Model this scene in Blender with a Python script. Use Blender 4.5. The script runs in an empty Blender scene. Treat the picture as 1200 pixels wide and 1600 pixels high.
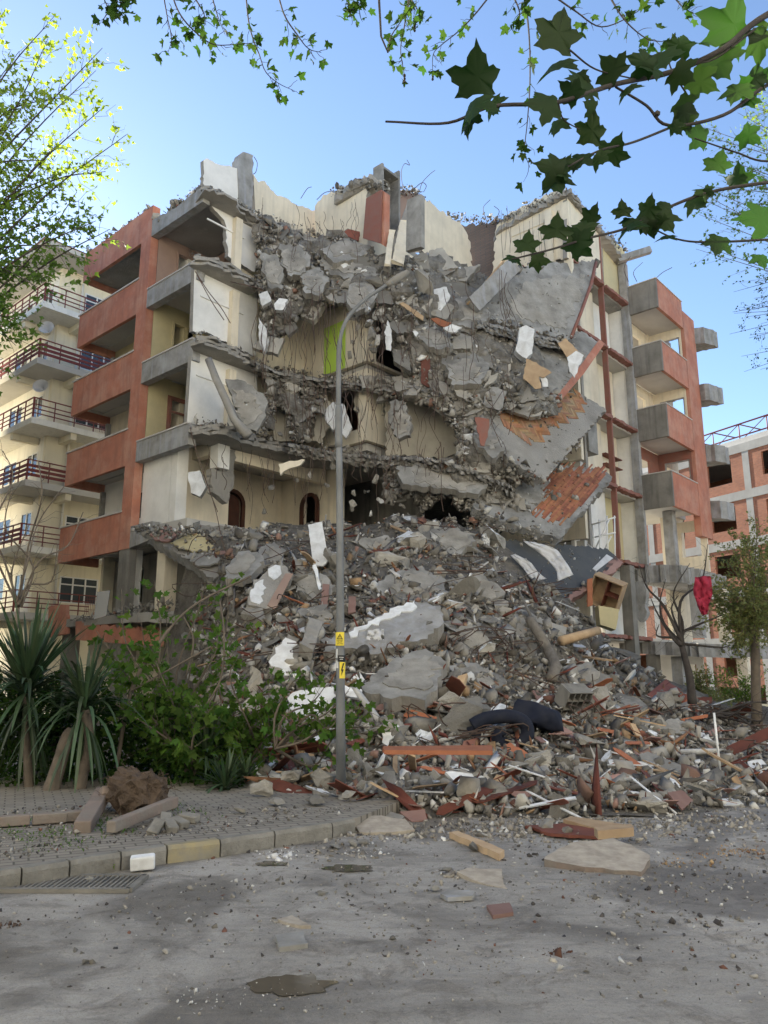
import bpy, bmesh, math, random
import numpy as np
from mathutils import Vector, Matrix, noise, Euler
from mathutils.geometry import tessellate_polygon
R = math.radians
random.seed(7); np.random.seed(7)
scene = bpy.context.scene
col = scene.collection
# ------------------------------------------------------------------ camera
FPX = 1202.0; TH = R(12.2); CT, SN = math.cos(TH), math.sin(TH); CH = 1.6
cam = bpy.data.cameras.new('camera'); camo = bpy.data.objects.new('camera', cam); col.objects.link(camo)
camo.location = (0, 0, CH); camo.rotation_euler = (R(90) + TH, 0, 0)
cam.sensor_fit = 'VERTICAL'; cam.sensor_height = 36; cam.sensor_width = 27; cam.lens = FPX/1600*36
cam.clip_start = 0.05; cam.clip_end = 3000
scene.camera = camo
scene.render.resolution_x = 768; scene.render.resolution_y = 1024
# ------------------------------------------------------------------ light
SUN_AZ = R(-34)      # clockwise from +Y: the sun stands behind the building, to the left
SUN_EL = R(24.6)
sun = bpy.data.lights.new('sun', 'SUN'); suno = bpy.data.objects.new('sun', sun); col.objects.link(suno)
sun.energy = 5.0; sun.angle = R(0.5); sun.color = (1, .93, .8)
sd = Vector((math.sin(SUN_AZ)*math.cos(SUN_EL), math.cos(SUN_AZ)*math.cos(SUN_EL), math.sin(SUN_EL)))
suno.rotation_euler = sd.to_track_quat('Z', 'Y').to_euler()
suno.location = (0, 0, 40)
w = bpy.data.worlds.new('World'); scene.world = w; w.use_nodes = True
nt = w.node_tree; nt.nodes.clear()
sky = nt.nodes.new('ShaderNodeTexSky'); sky.sky_type = 'NISHITA'; sky.sun_disc = False
sky.sun_elevation = SUN_EL; sky.sun_rotation = SUN_AZ; sky.air_density = 0.8; sky.dust_density = 0.1; sky.ozone_density = 1.6
bg = nt.nodes.new('ShaderNodeBackground'); bg.inputs[1].default_value = 0.095
wo = nt.nodes.new('ShaderNodeOutputWorld')
nt.links.new(sky.outputs[0], bg.inputs[0]); nt.links.new(bg.outputs[0], wo.inputs[0])
scene.view_settings.view_transform = 'Standard'; scene.view_settings.look = 'None'
scene.view_settings.gamma = 1; scene.view_settings.exposure = 1.76
# ------------------------------------------------------------------ pixel -> world
def ray(u, v):
    x = (u-600)/FPX; z = (800-v)/FPX
    return Vector((x, CT - z*SN, SN + z*CT))
O = Vector((0, 0, CH))
def at(u, v, Y):
    r = ray(u, v); return O + r*(Y/r.y)
def hitp(u, v, p, n):
    r = ray(u, v); return O + r*((p-O).dot(n)/r.dot(n))
def onZ(u, v, z=0.0):
    r = ray(u, v); return O + r*((z-CH)/r.z)
A = Vector((-.746, .666, 0)); B = Vector((.666, .746, 0)); C0 = Vector((-6.2, 24.6, 0)); UP = Vector((0, 0, 1))
def W(s, t, z): return C0 + A*s + B*t + UP*z
def pT(u, v, t): return hitp(u, v, W(0, t, 0), B)      # on the vertical plane t = const (runs along A)
def pS(u, v, s): return hitp(u, v, W(s, 0, 0), A)      # on the vertical plane s = const (runs along B)
def stz(p): q = p - C0; return q.dot(A), q.dot(B), p.z
# ------------------------------------------------------------------ object helpers
def tag(o, label=None, cat=None, group=None, kind=None):
    if label: o['label'] = label
    if cat: o['category'] = cat
    if group: o['group'] = group
    if kind: o['kind'] = kind
    return o
def empty(name, loc=(0, 0, 0), label=None, cat=None, group=None, rz=0):
    o = bpy.data.objects.new(name, None); col.objects.link(o); o.location = loc; o.rotation_euler = (0, 0, rz)
    o.empty_display_size = .2
    return tag(o, label, cat, group)
class MB:
    def __init__(s): s.v = []; s.f = []; s.m = []; s.sm = []
    def add(s, vs, fs, m=0, smooth=False):
        k = len(s.v); s.v += [tuple(p) for p in vs]
        for f in fs: s.f.append([i+k for i in f]); s.m.append(m); s.sm.append(smooth)
    def box(s, c, d, m=0, rot=None):
        c = Vector(c); vs = []
        for z in (-1, 1):
            for x, y in ((-1, -1), (1, -1), (1, 1), (-1, 1)):
                p = Vector((x*d[0]/2, y*d[1]/2, z*d[2]/2))
                if rot is not None: p = rot @ p
                vs.append(c+p)
        s.add(vs, [(3, 2, 1, 0), (4, 5, 6, 7), (0, 1, 5, 4), (1, 2, 6, 5), (2, 3, 7, 6), (3, 0, 4, 7)], m)
    def stb(s, s0, s1, t0, t1, z0, z1, m=0):     # box in building coordinates
        vs = [W(a, b, z) for z in (z0, z1) for a, b in ((s0, t0), (s0, t1), (s1, t1), (s1, t0))]
        s.add(vs, [(3, 2, 1, 0), (4, 5, 6, 7), (0, 1, 5, 4), (1, 2, 6, 5), (2, 3, 7, 6), (3, 0, 4, 7)], m)
    def beam(s, p, q, w, h, m=0, up=UP):
        p = Vector(p); q = Vector(q); d = (q-p)
        L = d.length; d.normalize(); x = d.cross(up)
        if x.length < 1e-4: x = Vector((1, 0, 0))
        x.normalize(); y = x.cross(d)
        s.box((p+q)/2, (w, L, h), m, Matrix((x, d, y)).transposed())
    def prism(s, loops, off, m=0, ms=None):       # loops: [outer, holes...] of 3D points; off: extrusion vector
        off = Vector(off); ms = m if ms is None else ms
        loops = [[Vector(p) for p in l] for l in loops]
        tri = tessellate_polygon(loops); flat = [p for l in loops for p in l]
        n = len(flat)
        s.add(flat + [p+off for p in flat], [], m)
        k = len(s.v) - 2*n
        for t in tri:
            s.f.append([i+k for i in t]); s.m.append(m); s.sm.append(False)
            s.f.append([i+k+n for i in reversed(t)]); s.m.append(m); s.sm.append(False)
        b = 0
        for l in loops:
            c = len(l)
            for i in range(c):
                j = (i+1) % c
                s.f.append([k+b+i, k+b+j, k+n+b+j, k+n+b+i]); s.m.append(ms); s.sm.append(False)
            b += c
    def tube(s, pts, rad, n=6, m=0, cap=True):
        pts = [Vector(p) for p in pts]
        if not hasattr(rad, '__len__'): rad = [rad]*len(pts)
        vs = []; prev = None
        for i, p in enumerate(pts):
            d = (pts[min(i+1, len(pts)-1)] - pts[max(i-1, 0)])
            if d.length < 1e-7: d = UP.copy()
            d.normalize()
            if prev is None:
                x = d.cross(Vector((.31, .77, .55))).normalized()
            else:
                x = (prev - d*prev.dot(d))
                x = x.normalized() if x.length > 1e-5 else d.cross(Vector((1, 0, 0))).normalized()
            prev = x; y = d.cross(x)
            for k in range(n):
                a = 2*math.pi*k/n; vs.append(p + (x*math.cos(a) + y*math.sin(a))*rad[i])
        fs = []
        for i in range(len(pts)-1):
            for k in range(n):
                fs.append((i*n+k, i*n+(k+1) % n, (i+1)*n+(k+1) % n, (i+1)*n+k))
        if cap:
            fs.append(tuple(reversed(range(n)))); fs.append(tuple(range((len(pts)-1)*n, len(pts)*n)))
        s.add(vs, fs, m, n > 4)
    def build(s, name, mats, parent=None, origin=None, fixn=False):
        me = bpy.data.meshes.new(name)
        vs = np.array(s.v, dtype=np.float64) if s.v else np.zeros((0, 3))
        if origin is not None: vs = vs - np.array(origin)
        me.from_pydata(vs.tolist(), [], s.f)
        if not isinstance(mats, (list, tuple)): mats = [mats]
        for mm in mats: me.materials.append(mm)
        me.polygons.foreach_set('material_index', s.m); me.polygons.foreach_set('use_smooth', s.sm)
        me.validate(); 
        if fixn:
            bm = bmesh.new(); bm.from_mesh(me); bmesh.ops.recalc_face_normals(bm, faces=bm.faces); bm.to_mesh(me); bm.free()
        me.update()
        o = bpy.data.objects.new(name, me); col.objects.link(o)
        if origin is not None: o.location = origin
        if parent is not None:
            o.parent = parent
            if origin is None: o.matrix_parent_inverse = Matrix.Translation(parent.location).inverted() if parent.rotation_euler.z == 0 else parent.matrix_basis.inverted()
            else: o.location = Vector(origin) - parent.matrix_basis.to_translation()
        return o
def jag(pts, amp=.08, step=.25, sel=None, rnd=random):
    """break the edges of a 3D polygon into an irregular outline (sel: indices of the edges that break)"""
    out = []; n = len(pts); pts = [Vector(p) for p in pts]
    nn = (pts[1]-pts[0]).cross(pts[2]-pts[0])
    for i in range(n):
        p, q = pts[i], pts[(i+1) % n]; out.append(p)
        if sel is not None and i not in sel: continue
        L = (q-p).length; k = max(1, int(L/step)); d = (q-p).normalized(); x = d.cross(nn).normalized()
        for j in range(1, k):
            a = (j + rnd.uniform(-.3, .3))/k
            out.append(p.lerp(q, a) + x*rnd.uniform(-amp, amp))
    return out
def catmull(P, k=6):
    P = [Vector(p) for p in P]
    if len(P) < 3: return P
    Q = [2*P[0]-P[1]] + P + [2*P[-1]-P[-2]]; out = []
    for i in range(1, len(Q)-2):
        a, b, c, d = Q[i-1:i+3]
        for j in range(k):
            t = j/k
            out.append(.5*((2*b) + (c-a)*t + (2*a-5*b+4*c-d)*t*t + (3*b-a-3*c+d)*t**3))
    out.append(P[-1]); return out
# ------------------------------------------------------------------ materials
def mat(name, base, rough=.85, var=None, scale=3.0, amt=.5, bump=.3, bscale=20, dirt=None, dscale=.8, damt=.5, obj=0.0, attr=False,
        metal=0, spec=.3, trans=None, streak=None, contrast=(.35, .65), det=8, bdist=.02, rough2=None):
    m = bpy.data.materials.new(name); m.use_nodes = True; N = m.node_tree; L = N.links; n = N.nodes
    bs = n['Principled BSDF']; bs.inputs['Roughness'].default_value = rough; bs.inputs['Metallic'].default_value = metal
    bs.inputs['Specular IOR Level'].default_value = spec
    tc = n.new('ShaderNodeNewGeometry')
    src = tc.outputs['Position']
    if attr != 'pos' and obj:    # shared meshes: pattern in the object's own space
        t2 = n.new('ShaderNodeTexCoord'); src = t2.outputs['Object']
    def ns(sc, det=det, rg=.6):
        x = n.new('ShaderNodeTexNoise'); x.inputs['Scale'].default_value = sc; x.inputs['Detail'].default_value = det
        x.inputs['Roughness'].default_value = rg; L.new(src, x.inputs['Vector']); return x
    def ramp(sock, lo, hi):
        r = n.new('ShaderNodeMapRange'); r.inputs['From Min'].default_value = lo; r.inputs['From Max'].default_value = hi
        L.new(sock, r.inputs['Value']); return r.outputs['Result']
    def mix(fac, a, b, mode='MIX'):
        x = n.new('ShaderNodeMix'); x.data_type = 'RGBA'; x.blend_type = mode
        if isinstance(fac, float): x.inputs['Factor'].default_value = fac
        else: L.new(fac, x.inputs['Factor'])
        for k, c in ((6, a), (7, b)):
            if isinstance(c, (tuple, list)): x.inputs[k].default_value = (*c[:3], 1)
            else: L.new(c, x.inputs[k])
        return x.outputs[2]
    def mul(sock, k):
        x = n.new('ShaderNodeMath'); x.operation = 'MULTIPLY'; x.inputs[1].default_value = k; L.new(sock, x.inputs[0]); return x.outputs[0]
    c = tuple(base)
    if var is not None:
        a = ns(scale); c = mix(mul(ramp(a.outputs['Fac'], *contrast), amt), c, var)
    if dirt is not None:
        d = ns(dscale, 10, .7); c = mix(mul(ramp(d.outputs['Fac'], .45, .7), damt), c, dirt)
    if streak is not None:
        mp = n.new('ShaderNodeMapping'); mp.inputs['Scale'].default_value = (4, 4, .35); L.new(src, mp.inputs['Vector'])
        x = n.new('ShaderNodeTexNoise'); x.inputs['Scale'].default_value = 1.3; x.inputs['Detail'].default_value = 7; L.new(mp.outputs[0], x.inputs['Vector'])
        c = mix(mul(ramp(x.outputs['Fac'], .5, .75), .55), c, streak)
    if obj:
        oi = n.new('ShaderNodeObjectInfo'); hs = n.new('ShaderNodeHueSaturation')
        L.new(ramp2(N, oi.outputs['Random'], 1-obj, 1+obj), hs.inputs['Value'])
        if isinstance(c, tuple): hs.inputs['Color'].default_value = (*c, 1)
        else: L.new(c, hs.inputs['Color'])
        c = hs.outputs[0]
    if attr is True:
        at_ = n.new('ShaderNodeAttribute'); at_.attribute_name = 'tone'
        c = mix(1.0, c, at_.outputs['Color'], 'MULTIPLY')
    if isinstance(c, tuple): bs.inputs['Base Color'].default_value = (*c, 1)
    else: L.new(c, bs.inputs['Base Color'])
    if bump:
        b = ns(bscale, 6, .65); bp = n.new('ShaderNodeBump'); bp.inputs['Strength'].default_value = bump; bp.inputs['Distance'].default_value = bdist
        L.new(b.outputs['Fac'], bp.inputs['Height']); L.new(bp.outputs[0], bs.inputs['Normal'])
    if rough2 is not None:
        x = ns(1.1, 8, .6); L.new(ramp2(N, ramp(x.outputs['Fac'], .45, .6), rough, rough2), bs.inputs['Roughness'])
    if trans:     # thin leaf: light passes through
        tr = n.new('ShaderNodeBsdfTranslucent'); tr.inputs[0].default_value = (*trans, 1)
        if attr is True: L.new(mix(1.0, trans, at_.outputs['Color'], 'MULTIPLY'), tr.inputs[0])
        mx = n.new('ShaderNodeMixShader'); mx.inputs[0].default_value = .45
        L.new(bs.outputs[0], mx.inputs[1]); L.new(tr.outputs[0], mx.inputs[2]); L.new(mx.outputs[0], n['Material Output'].inputs[0])
    return m
def ramp2(N, sock, lo, hi):
    r = N.nodes.new('ShaderNodeMapRange'); r.inputs['To Min'].default_value = lo; r.inputs['To Max'].default_value = hi
    N.links.new(sock, r.inputs['Value']); return r.outputs['Result']
M = {}
M['conc'] = mat('broken_concrete', (.32, .30, .265), .92, (.15, .138, .12), 2.2, .8, .8, 14, (.50, .48, .44), 1.1, .5, bdist=.04)
M['conc_smooth'] = mat('grey_concrete', (.29, .28, .255), .9, (.135, .128, .115), 1.1, .95, .6, 22, (.48, .47, .44), .9, .6)
M['conc_edge'] = mat('slab_edge_concrete', (.31, .298, .272), .9, (.16, .152, .137), 2.5, .8, .4, 18, (.42, .43, .45), .7, .5, streak=(.38, .40, .44))
M['conc_dark'] = mat('dark_concrete', (.155, .145, .125), .9, (.30, .28, .245), 1.2, .6, .4, 16, streak=(.06, .06, .055))  # darker concrete tone with near-black streaks
M['soffit'] = mat('ceiling_paint', (.50, .48, .44), .9, (.38, .36, .33), 1.2, .5, .1, 30)
M['cream'] = mat('cream_plaster', (.74, .66, .51), .9, (.60, .53, .41), 1.1, .6, .15, 25, (.38, .35, .28), .7, .4, streak=(.45, .41, .33))
M['yellow'] = mat('yellow_plaster', (.58, .50, .29), .9, (.46, .40, .24), 1.1, .6, .15, 25, (.36, .32, .22), .8, .5)
M['white'] = mat('white_plaster', (.78, .76, .71), .85, (.64, .62, .57), 1.2, .5, .15, 25, (.42, .41, .38), .8, .4)
M['pinkgrey'] = mat('pink_plaster', (.33, .23, .18), .9, (.25, .17, .14), 1.4, .6, .1, 25)
M['red'] = mat('terracotta_paint', (.47, .19, .12), .85, (.35, .145, .10), 1.6, .9, .3, 18, (.54, .34, .25), .9, .6, streak=(.27, .125, .09))
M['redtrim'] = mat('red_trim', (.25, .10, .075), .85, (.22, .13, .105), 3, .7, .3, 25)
M['coping'] = mat('pale_coping', (.55, .52, .48), .8, (.40, .38, .35), 3, .5, .1, 30)
M['brick'] = None
M['woodred'] = mat('mahogany_board', (.20, .065, .04), .6, (.11, .04, .028), 3, .7, .1, 30, obj=.35)
M['woodraw'] = mat('raw_timber', (.43, .31, .19), .85, (.30, .20, .12), 4, .7, .15, 30, obj=.3)
M['woodorange'] = mat('parquet_strip', (.37, .17, .075), .75, (.24, .12, .06), 5, .7, .1, 30, (.33, .29, .23), 1.2, .7, attr=True)
M['woodorange2'] = mat('orange_board', (.40, .15, .075), .7, (.27, .10, .05), 4, .7, .1, 30, obj=.3)
M['metal'] = mat('galvanised_steel', (.20, .205, .205), .7, (.12, .125, .13), 2.5, .7, .15, 30, metal=.15, streak=(.09, .095, .10))
M['dark'] = mat('dark_void', (.02, .02, .022), .9, bump=0)
M['rebar'] = mat('rusty_rebar', (.07, .055, .045), .8, (.12, .06, .04), 6, .6, 0)
M['cable'] = mat('black_cable', (.03, .03, .03), .7, bump=0)
M['glass'] = mat('window_glass', (.035, .045, .055), .12, spec=.6, bump=0)
M['winwhite'] = mat('white_window_frame', (.72, .72, .70), .6, bump=0)
M['rail'] = mat('maroon_rail', (.19, .05, .045), .7, (.12, .035, .03), 3, .5, 0)
M['cfall'] = mat('yellow_house_plaster', (.74, .68, .52), .9, (.66, .60, .47), .8, .6, .1, 25, streak=(.55, .49, .36))
M['cwhite'] = mat('white_house_plaster', (.74, .72, .65), .9, (.66, .63, .56), .8, .6, .1, 25, streak=(.50, .48, .43))
M['chunk'] = mat('concrete_lump', (.32, .30, .26), .93, (.155, .143, .122), 3, .8, .8, 16, (.50, .48, .435), 1.5, .5, obj=.42, bdist=.03)
M['plaster'] = mat('plaster_fragment', (.74, .75, .75), .85, (.52, .51, .49), 4, .6, .3, 18, (.34, .33, .30), 3.0, .5, obj=.15)
M['shard'] = mat('rubble_mix', (.9, .9, .9), .93, (.55, .53, .5), 4, .6, .6, 20, attr=True)
M['tile'] = mat('reddish_tile', (.28, .175, .145), .75, (.22, .12, .10), 3, .6, .2, 20, obj=.3)
M['heap'] = mat('shaded_rubble_dust', (.165, .15, .128), .95, (.07, .063, .053), 3.5, .8, 1.0, 9, (.29, .27, .235), 1.0, .5, bdist=.08)  # dust base kept dark so gaps between the pieces read as shade
M['bark'] = mat('tree_bark', (.16, .13, .10), .95, (.09, .075, .06), 6, .7, .8, 18)
M['darkbark'] = mat('wet_dark_bark', (.045, .038, .035), .9, (.08, .07, .06), 6, .6, .5, 18)
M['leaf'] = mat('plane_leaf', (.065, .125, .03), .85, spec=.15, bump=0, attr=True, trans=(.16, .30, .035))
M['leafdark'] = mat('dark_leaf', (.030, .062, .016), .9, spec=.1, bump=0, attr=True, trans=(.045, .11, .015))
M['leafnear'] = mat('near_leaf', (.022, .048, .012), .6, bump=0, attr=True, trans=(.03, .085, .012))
M['dustwall'] = mat('dusty_wall', (.46, .42, .34), .92, (.34, .31, .25), 1.5, .7, .3, 20, (.26, .24, .20), .8, .6)
M['leafy'] = mat('young_leaf', (.065, .13, .025), .55, bump=0, attr=True, trans=(.24, .37, .05))
M['yucca'] = mat('yucca_leaf', (.035, .065, .032), .5, bump=0, attr=True, spec=.4)
M['leafolive'] = mat('olive_leaf', (.15, .17, .07), .6, bump=0, attr=True, trans=(.28, .32, .10))
M['soil'] = mat('root_soil', (.13, .092, .064), .95, (.065, .046, .033), 5, .7, 1, 20, bdist=.05)
M['navy'] = mat('navy_velour', (.010, .013, .026), .9, (.035, .037, .045), 4, .5, .1, 30)
M['cloth'] = mat('pale_curtain', (.60, .60, .60), .9, (.40, .40, .41), 3, .6, .2, 20)
M['redcloth'] = mat('red_cloth', (.35, .03, .06), .9, (.2, .02, .04), 5, .6, .2, 20)
M['lime'] = mat('lime_paint', (.42, .60, .08), .85, (.36, .50, .10), 2, .5, .1, 20)
M['carpet'] = mat('slate_carpet', (.075, .082, .09), .95, (.11, .11, .11), 2, .6, .3, 30)
M['kerbc'] = mat('kerb_concrete', (.25, .235, .205), .92, (.13, .12, .10), 5, .8, .8, 16, (.32, .30, .26), 1.2, .6, bdist=.03)
M['kerby'] = mat('kerb_yellow', (.34, .28, .15), .85, (.24, .225, .19), 4, 1.0, .5, 20, (.2, .19, .16), 3, .8)
M['signy'] = mat('sign_yellow', (.80, .62, .06), .5, bump=0)
M['signk'] = mat('sign_black', (.015, .015, .015), .5, bump=0)
M['signw'] = mat('sticker_white', (.65, .65, .63), .6, (.45, .44, .42), 20, .6, 0)
M['marble'] = mat('speckled_slab', (.44, .385, .31), .85, (.26, .225, .18), 9, .8, .3, 30)
def brick_mat(name, c1, c2, mortar, scale=1.0, bw=.22, rh=.09):
    m = bpy.data.materials.new(name); m.use_nodes = True; N = m.node_tree; L = N.links; n = N.nodes
    uv = n.new('ShaderNodeUVMap'); br = n.new('ShaderNodeTexBrick'); L.new(uv.outputs[0], br.inputs['Vector'])
    br.inputs['Color1'].default_value = (*c1, 1); br.inputs['Color2'].default_value = (*c2, 1); br.inputs['Mortar'].default_value = (*mortar, 1)
    br.inputs['Scale'].default_value = scale; br.inputs['Brick Width'].default_value = bw; br.inputs['Row Height'].default_value = rh
    br.inputs['Mortar Size'].default_value = .009
    ns = n.new('ShaderNodeTexNoise'); ns.inputs['Scale'].default_value = 1.2; ns.inputs['Detail'].default_value = 8; L.new(uv.outputs[0], ns.inputs['Vector'])
    mx = n.new('ShaderNodeMix'); mx.data_type = 'RGBA'; mx.blend_type = 'MULTIPLY'; mx.inputs['Factor'].default_value = .6
    L.new(br.outputs[0], mx.inputs[6]); L.new(ramp2(N, ns.outputs['Fac'], .5, 1.35), mx.inputs[7])
    L.new(mx.outputs[2], n['Principled BSDF'].inputs['Base Color']); n['Principled BSDF'].inputs['Roughness'].default_value = .9
    bp = n.new('ShaderNodeBump'); bp.inputs['Strength'].default_value = .5; bp.inputs['Distance'].default_value = .01
    L.new(br.outputs['Fac'], bp.inputs['Height']); bp.invert = True; L.new(bp.outputs[0], n['Principled BSDF'].inputs['Normal'])
    return m
M['planter'] = mat('planter_stone', (.25, .195, .16), .92, (.15, .12, .10), 4, .8, .6, 18, (.30, .28, .24), 2, .7, bdist=.03)
M['torn'] = mat('torn_concrete_mass', (.24, .222, .19), .95, (.10, .09, .076), 2.5, .9, 1.0, 7, (.38, .36, .32), 1.3, .6, bdist=.12)
M['screed'] = mat('screed_layer', (.36, .34, .30), .92, (.18, .168, .146), 2.0, .9, .8, 16, (.30, .27, .22), .7, .7, bdist=.03)
M['door_dark'] = mat('dark_door_wood', (.09, .038, .026), .7, (.05, .025, .02), 3, .7, .1, 30)
M['frame_grey'] = mat('dull_white_frame', (.38, .365, .335), .9, (.28, .265, .24), 1, .7, .1, 20, streak=(.30, .29, .27))
M['logbark'] = mat('weathered_log', (.21, .185, .15), .9, (.11, .095, .08), 5, .8, .8, 14)
M['olbrick'] = brick_mat('grimy_brick', (.17, .115, .09), (.13, .095, .075), (.11, .10, .09), 1, .2, .07)
M['brick'] = brick_mat('hollow_brick_wall', (.40, .15, .075), (.30, .105, .055), (.20, .15, .12))
# ================================================================== GROUND AND STREET
def ground_mat():
    m = bpy.data.materials.new('wet_asphalt'); m.use_nodes = True; N = m.node_tree; L = N.links; n = N.nodes; bs = n['Principled BSDF']
    g = n.new('ShaderNodeNewGeometry')
    def ns(sc, det=8, rg=.6, v=None, dist=0):
        x = n.new('ShaderNodeTexNoise'); x.inputs['Scale'].default_value = sc; x.inputs['Detail'].default_value = det; x.inputs['Roughness'].default_value = rg
        x.inputs['Distortion'].default_value = dist; L.new(v or g.outputs['Position'], x.inputs['Vector']); return x.outputs['Fac']
    def mr(s, a, b, c=0, d=1):
        r = n.new('ShaderNodeMapRange'); r.inputs[1].default_value = a; r.inputs[2].default_value = b; r.inputs[3].default_value = c; r.inputs[4].default_value = d; L.new(s, r.inputs[0]); return r.outputs[0]
    def mix(f, a, b):
        x = n.new('ShaderNodeMix'); x.data_type = 'RGBA'; L.new(f, x.inputs[0])
        for k, c in ((6, a), (7, b)):
            if isinstance(c, tuple): x.inputs[k].default_value = (*c, 1)
            else: L.new(c, x.inputs[k])
        return x.outputs[2]
    c = mix(mr(ns(.55, 9, .7, dist=.4), .36, .64), (.22, .205, .18), (.47, .44, .395))
    c = mix(mr(ns(2.6, 8, .72, dist=.8), .5, .60, 0, .75), c, (.16, .142, .118)); c = mix(mr(ns(1.3, 9, .75, dist=1.2), .54, .62, 0, .35), c, (.40, .375, .33)); c = mix(mr(ns(160, 4, .8), .50, .66, 0, .7), c, (.40, .375, .335)); c = mix(mr(ns(130, 4, .8, dist=.3), .52, .68, 0, .7), c, (.10, .09, .078))
    c = mix(mr(ns(7, 8, .7), .45, .75, 0, .6), c, (.38, .35, .305))           # dried mud and dust
    c = mix(mr(ns(45, 6, .8), .52, .70, 0, .75), c, (.42, .385, .335)); c = mix(mr(ns(38, 6, .8, dist=.5), .55, .70, 0, .7), c, (.085, .075, .062))            # grit
    mp = n.new('ShaderNodeMapping'); mp.inputs['Rotation'].default_value = (0, 0, R(-66)); mp.inputs['Scale'].default_value = (.6, 5.5, 1); L.new(g.outputs['Position'], mp.inputs['Vector'])
    st = ns(1.5, 8, .65, mp.outputs[0], .3)                                   # smears left by tracked machines
    c = mix(mr(st, .50, .70, 0, .32), c, (.13, .115, .095))
    wet = mr(ns(.5, 6, .55, dist=.8), .50, .58)
    c = mix(mr(wet, 0, 1, 0, .55), c, (.085, .072, .056))
    cv = n.new('ShaderNodeTexVoronoi'); cv.feature = 'DISTANCE_TO_EDGE'; cv.inputs['Scale'].default_value = .8; wv = n.new('ShaderNodeTexNoise'); wv.inputs['Scale'].default_value = 2.2; wv.inputs['Detail'].default_value = 6; L.new(g.outputs['Position'], wv.inputs['Vector'])
    vm = n.new('ShaderNodeVectorMath'); vm.operation = 'MULTIPLY_ADD'; vm.inputs[1].default_value = (.9, .9, 0); L.new(wv.outputs['Color'], vm.inputs[0]); L.new(g.outputs['Position'], vm.inputs[2]); L.new(vm.outputs[0], cv.inputs['Vector'])
    c = mix(mr(cv.outputs['Distance'], .0, .008, .22, 0), c, (.06, .052, .042))
    L.new(c, bs.inputs['Base Color']); L.new(mr(wet, 0, 1, .8, .5), bs.inputs['Roughness']); bs.inputs['Specular IOR Level'].default_value = .4
    bp = n.new('ShaderNodeBump'); bp.inputs['Strength'].default_value = .9; bp.inputs['Distance'].default_value = .02
    h = n.new('ShaderNodeMath'); h.operation = 'ADD'; L.new(ns(24, 8, .75), h.inputs[0]); L.new(mr(st, .3, .8, 0, .5), h.inputs[1])
    L.new(h.outputs[0], bp.inputs['Height']); L.new(bp.outputs[0], bs.inputs['Normal'])
    return m
M['asphalt'] = ground_mat()
M['earth'] = mat('bare_earth', (.13, .12, .09), .95, (.08, .085, .045), 1.2, .7, .6, 10)
mb = MB(); mb.add([(-600, -60, -.03), (600, -60, -.03), (600, 900, -.03), (-600, 900, -.03)], [(0, 1, 2, 3)])
tag(mb.build('ground', M['earth']), kind='structure')
# road sheet: gently uneven, fine enough near the camera to carry real ruts
def road_h(x, y):
    h = .012*noise.noise(Vector((x*.7, y*.7, 0))) + .006*noise.noise(Vector((x*3, y*3, 1)))
    for a, b, wd in RUTS:
        dx, dy = b[0]-a[0], b[1]-a[1]; L = math.hypot(dx, dy); t = ((x-a[0])*dx + (y-a[1])*dy)/L; d = ((x-a[0])*dy - (y-a[1])*dx)/L
        if -.2 < t < L+.2 and abs(d) < wd:
            e = min(1, (t+.2)*3, (L+.2-t)*3, (wd-abs(d))*8)
            h += e*(.010*math.sin(t*2*math.pi/.11) - .006)
    return h
g1 = lambda u, v: tuple(onZ(u, v, 0)[:2])
RUTS = [(g1(235, 1425), g1(440, 1378), .16), (g1(930, 1395), g1(1190, 1335), .22), (g1(980, 1420), g1(1230, 1355), .2), (g1(1090, 1440), g1(1230, 1500), .2), (g1(560, 1540), g1(760, 1490), .18)]
mb = MB(); nx, ny = 300, 420; X0, X1, Y0, Y1 = -5.5, 7.5, 1.2, 13.5
vs = []; 
for j in range(ny+1):
    y = Y0 + (Y1-Y0)*(j/ny)**1.25
    for i in range(nx+1):
        x = X0 + (X1-X0)*i/nx; vs.append((x, y, road_h(x, y)))
mb.add(vs, [(j*(nx+1)+i, j*(nx+1)+i+1, (j+1)*(nx+1)+i+1, (j+1)*(nx+1)+i) for j in range(ny) for i in range(nx)], 0, True)
mb.add([(-60, -40, -.02), (60, -40, -.02), (60, 40, -.02), (-60, 40, -.02)], [(0, 1, 2, 3)])
tag(mb.build('road', M['asphalt']), kind='structure')
def puddle(name, u, v, ru, rv, label, sd):
    c = onZ(u, v); rx = ru/FPX*c.y; ry = abs(onZ(u, v-rv).y - onZ(u, v+rv).y)/2; rn = random.Random(sd); mb = MB(); k = 40
    vs = [c + Vector((rx*math.cos(a)*f, ry*math.sin(a)*f, .005)) for a, f in ((2*math.pi*i/k, .8+.4*noise.noise(Vector((i*.35, sd, 0)))) for i in range(k))]
    mb.add(vs, [tuple(range(k))]); o = mb.build(name, M['water']); tag(o, kind='structure')
M['water'] = mat('muddy_water', (.10, .085, .062), .06, (.13, .11, .085), 2, .6, .06, 6, spec=.5)
puddle('puddle', 452, 1540, 72, 20, '', 1); puddle('puddle', 545, 1357, 45, 7, '', 2); puddle('puddle', 425, 1350, 30, 5, '', 3)
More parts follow.
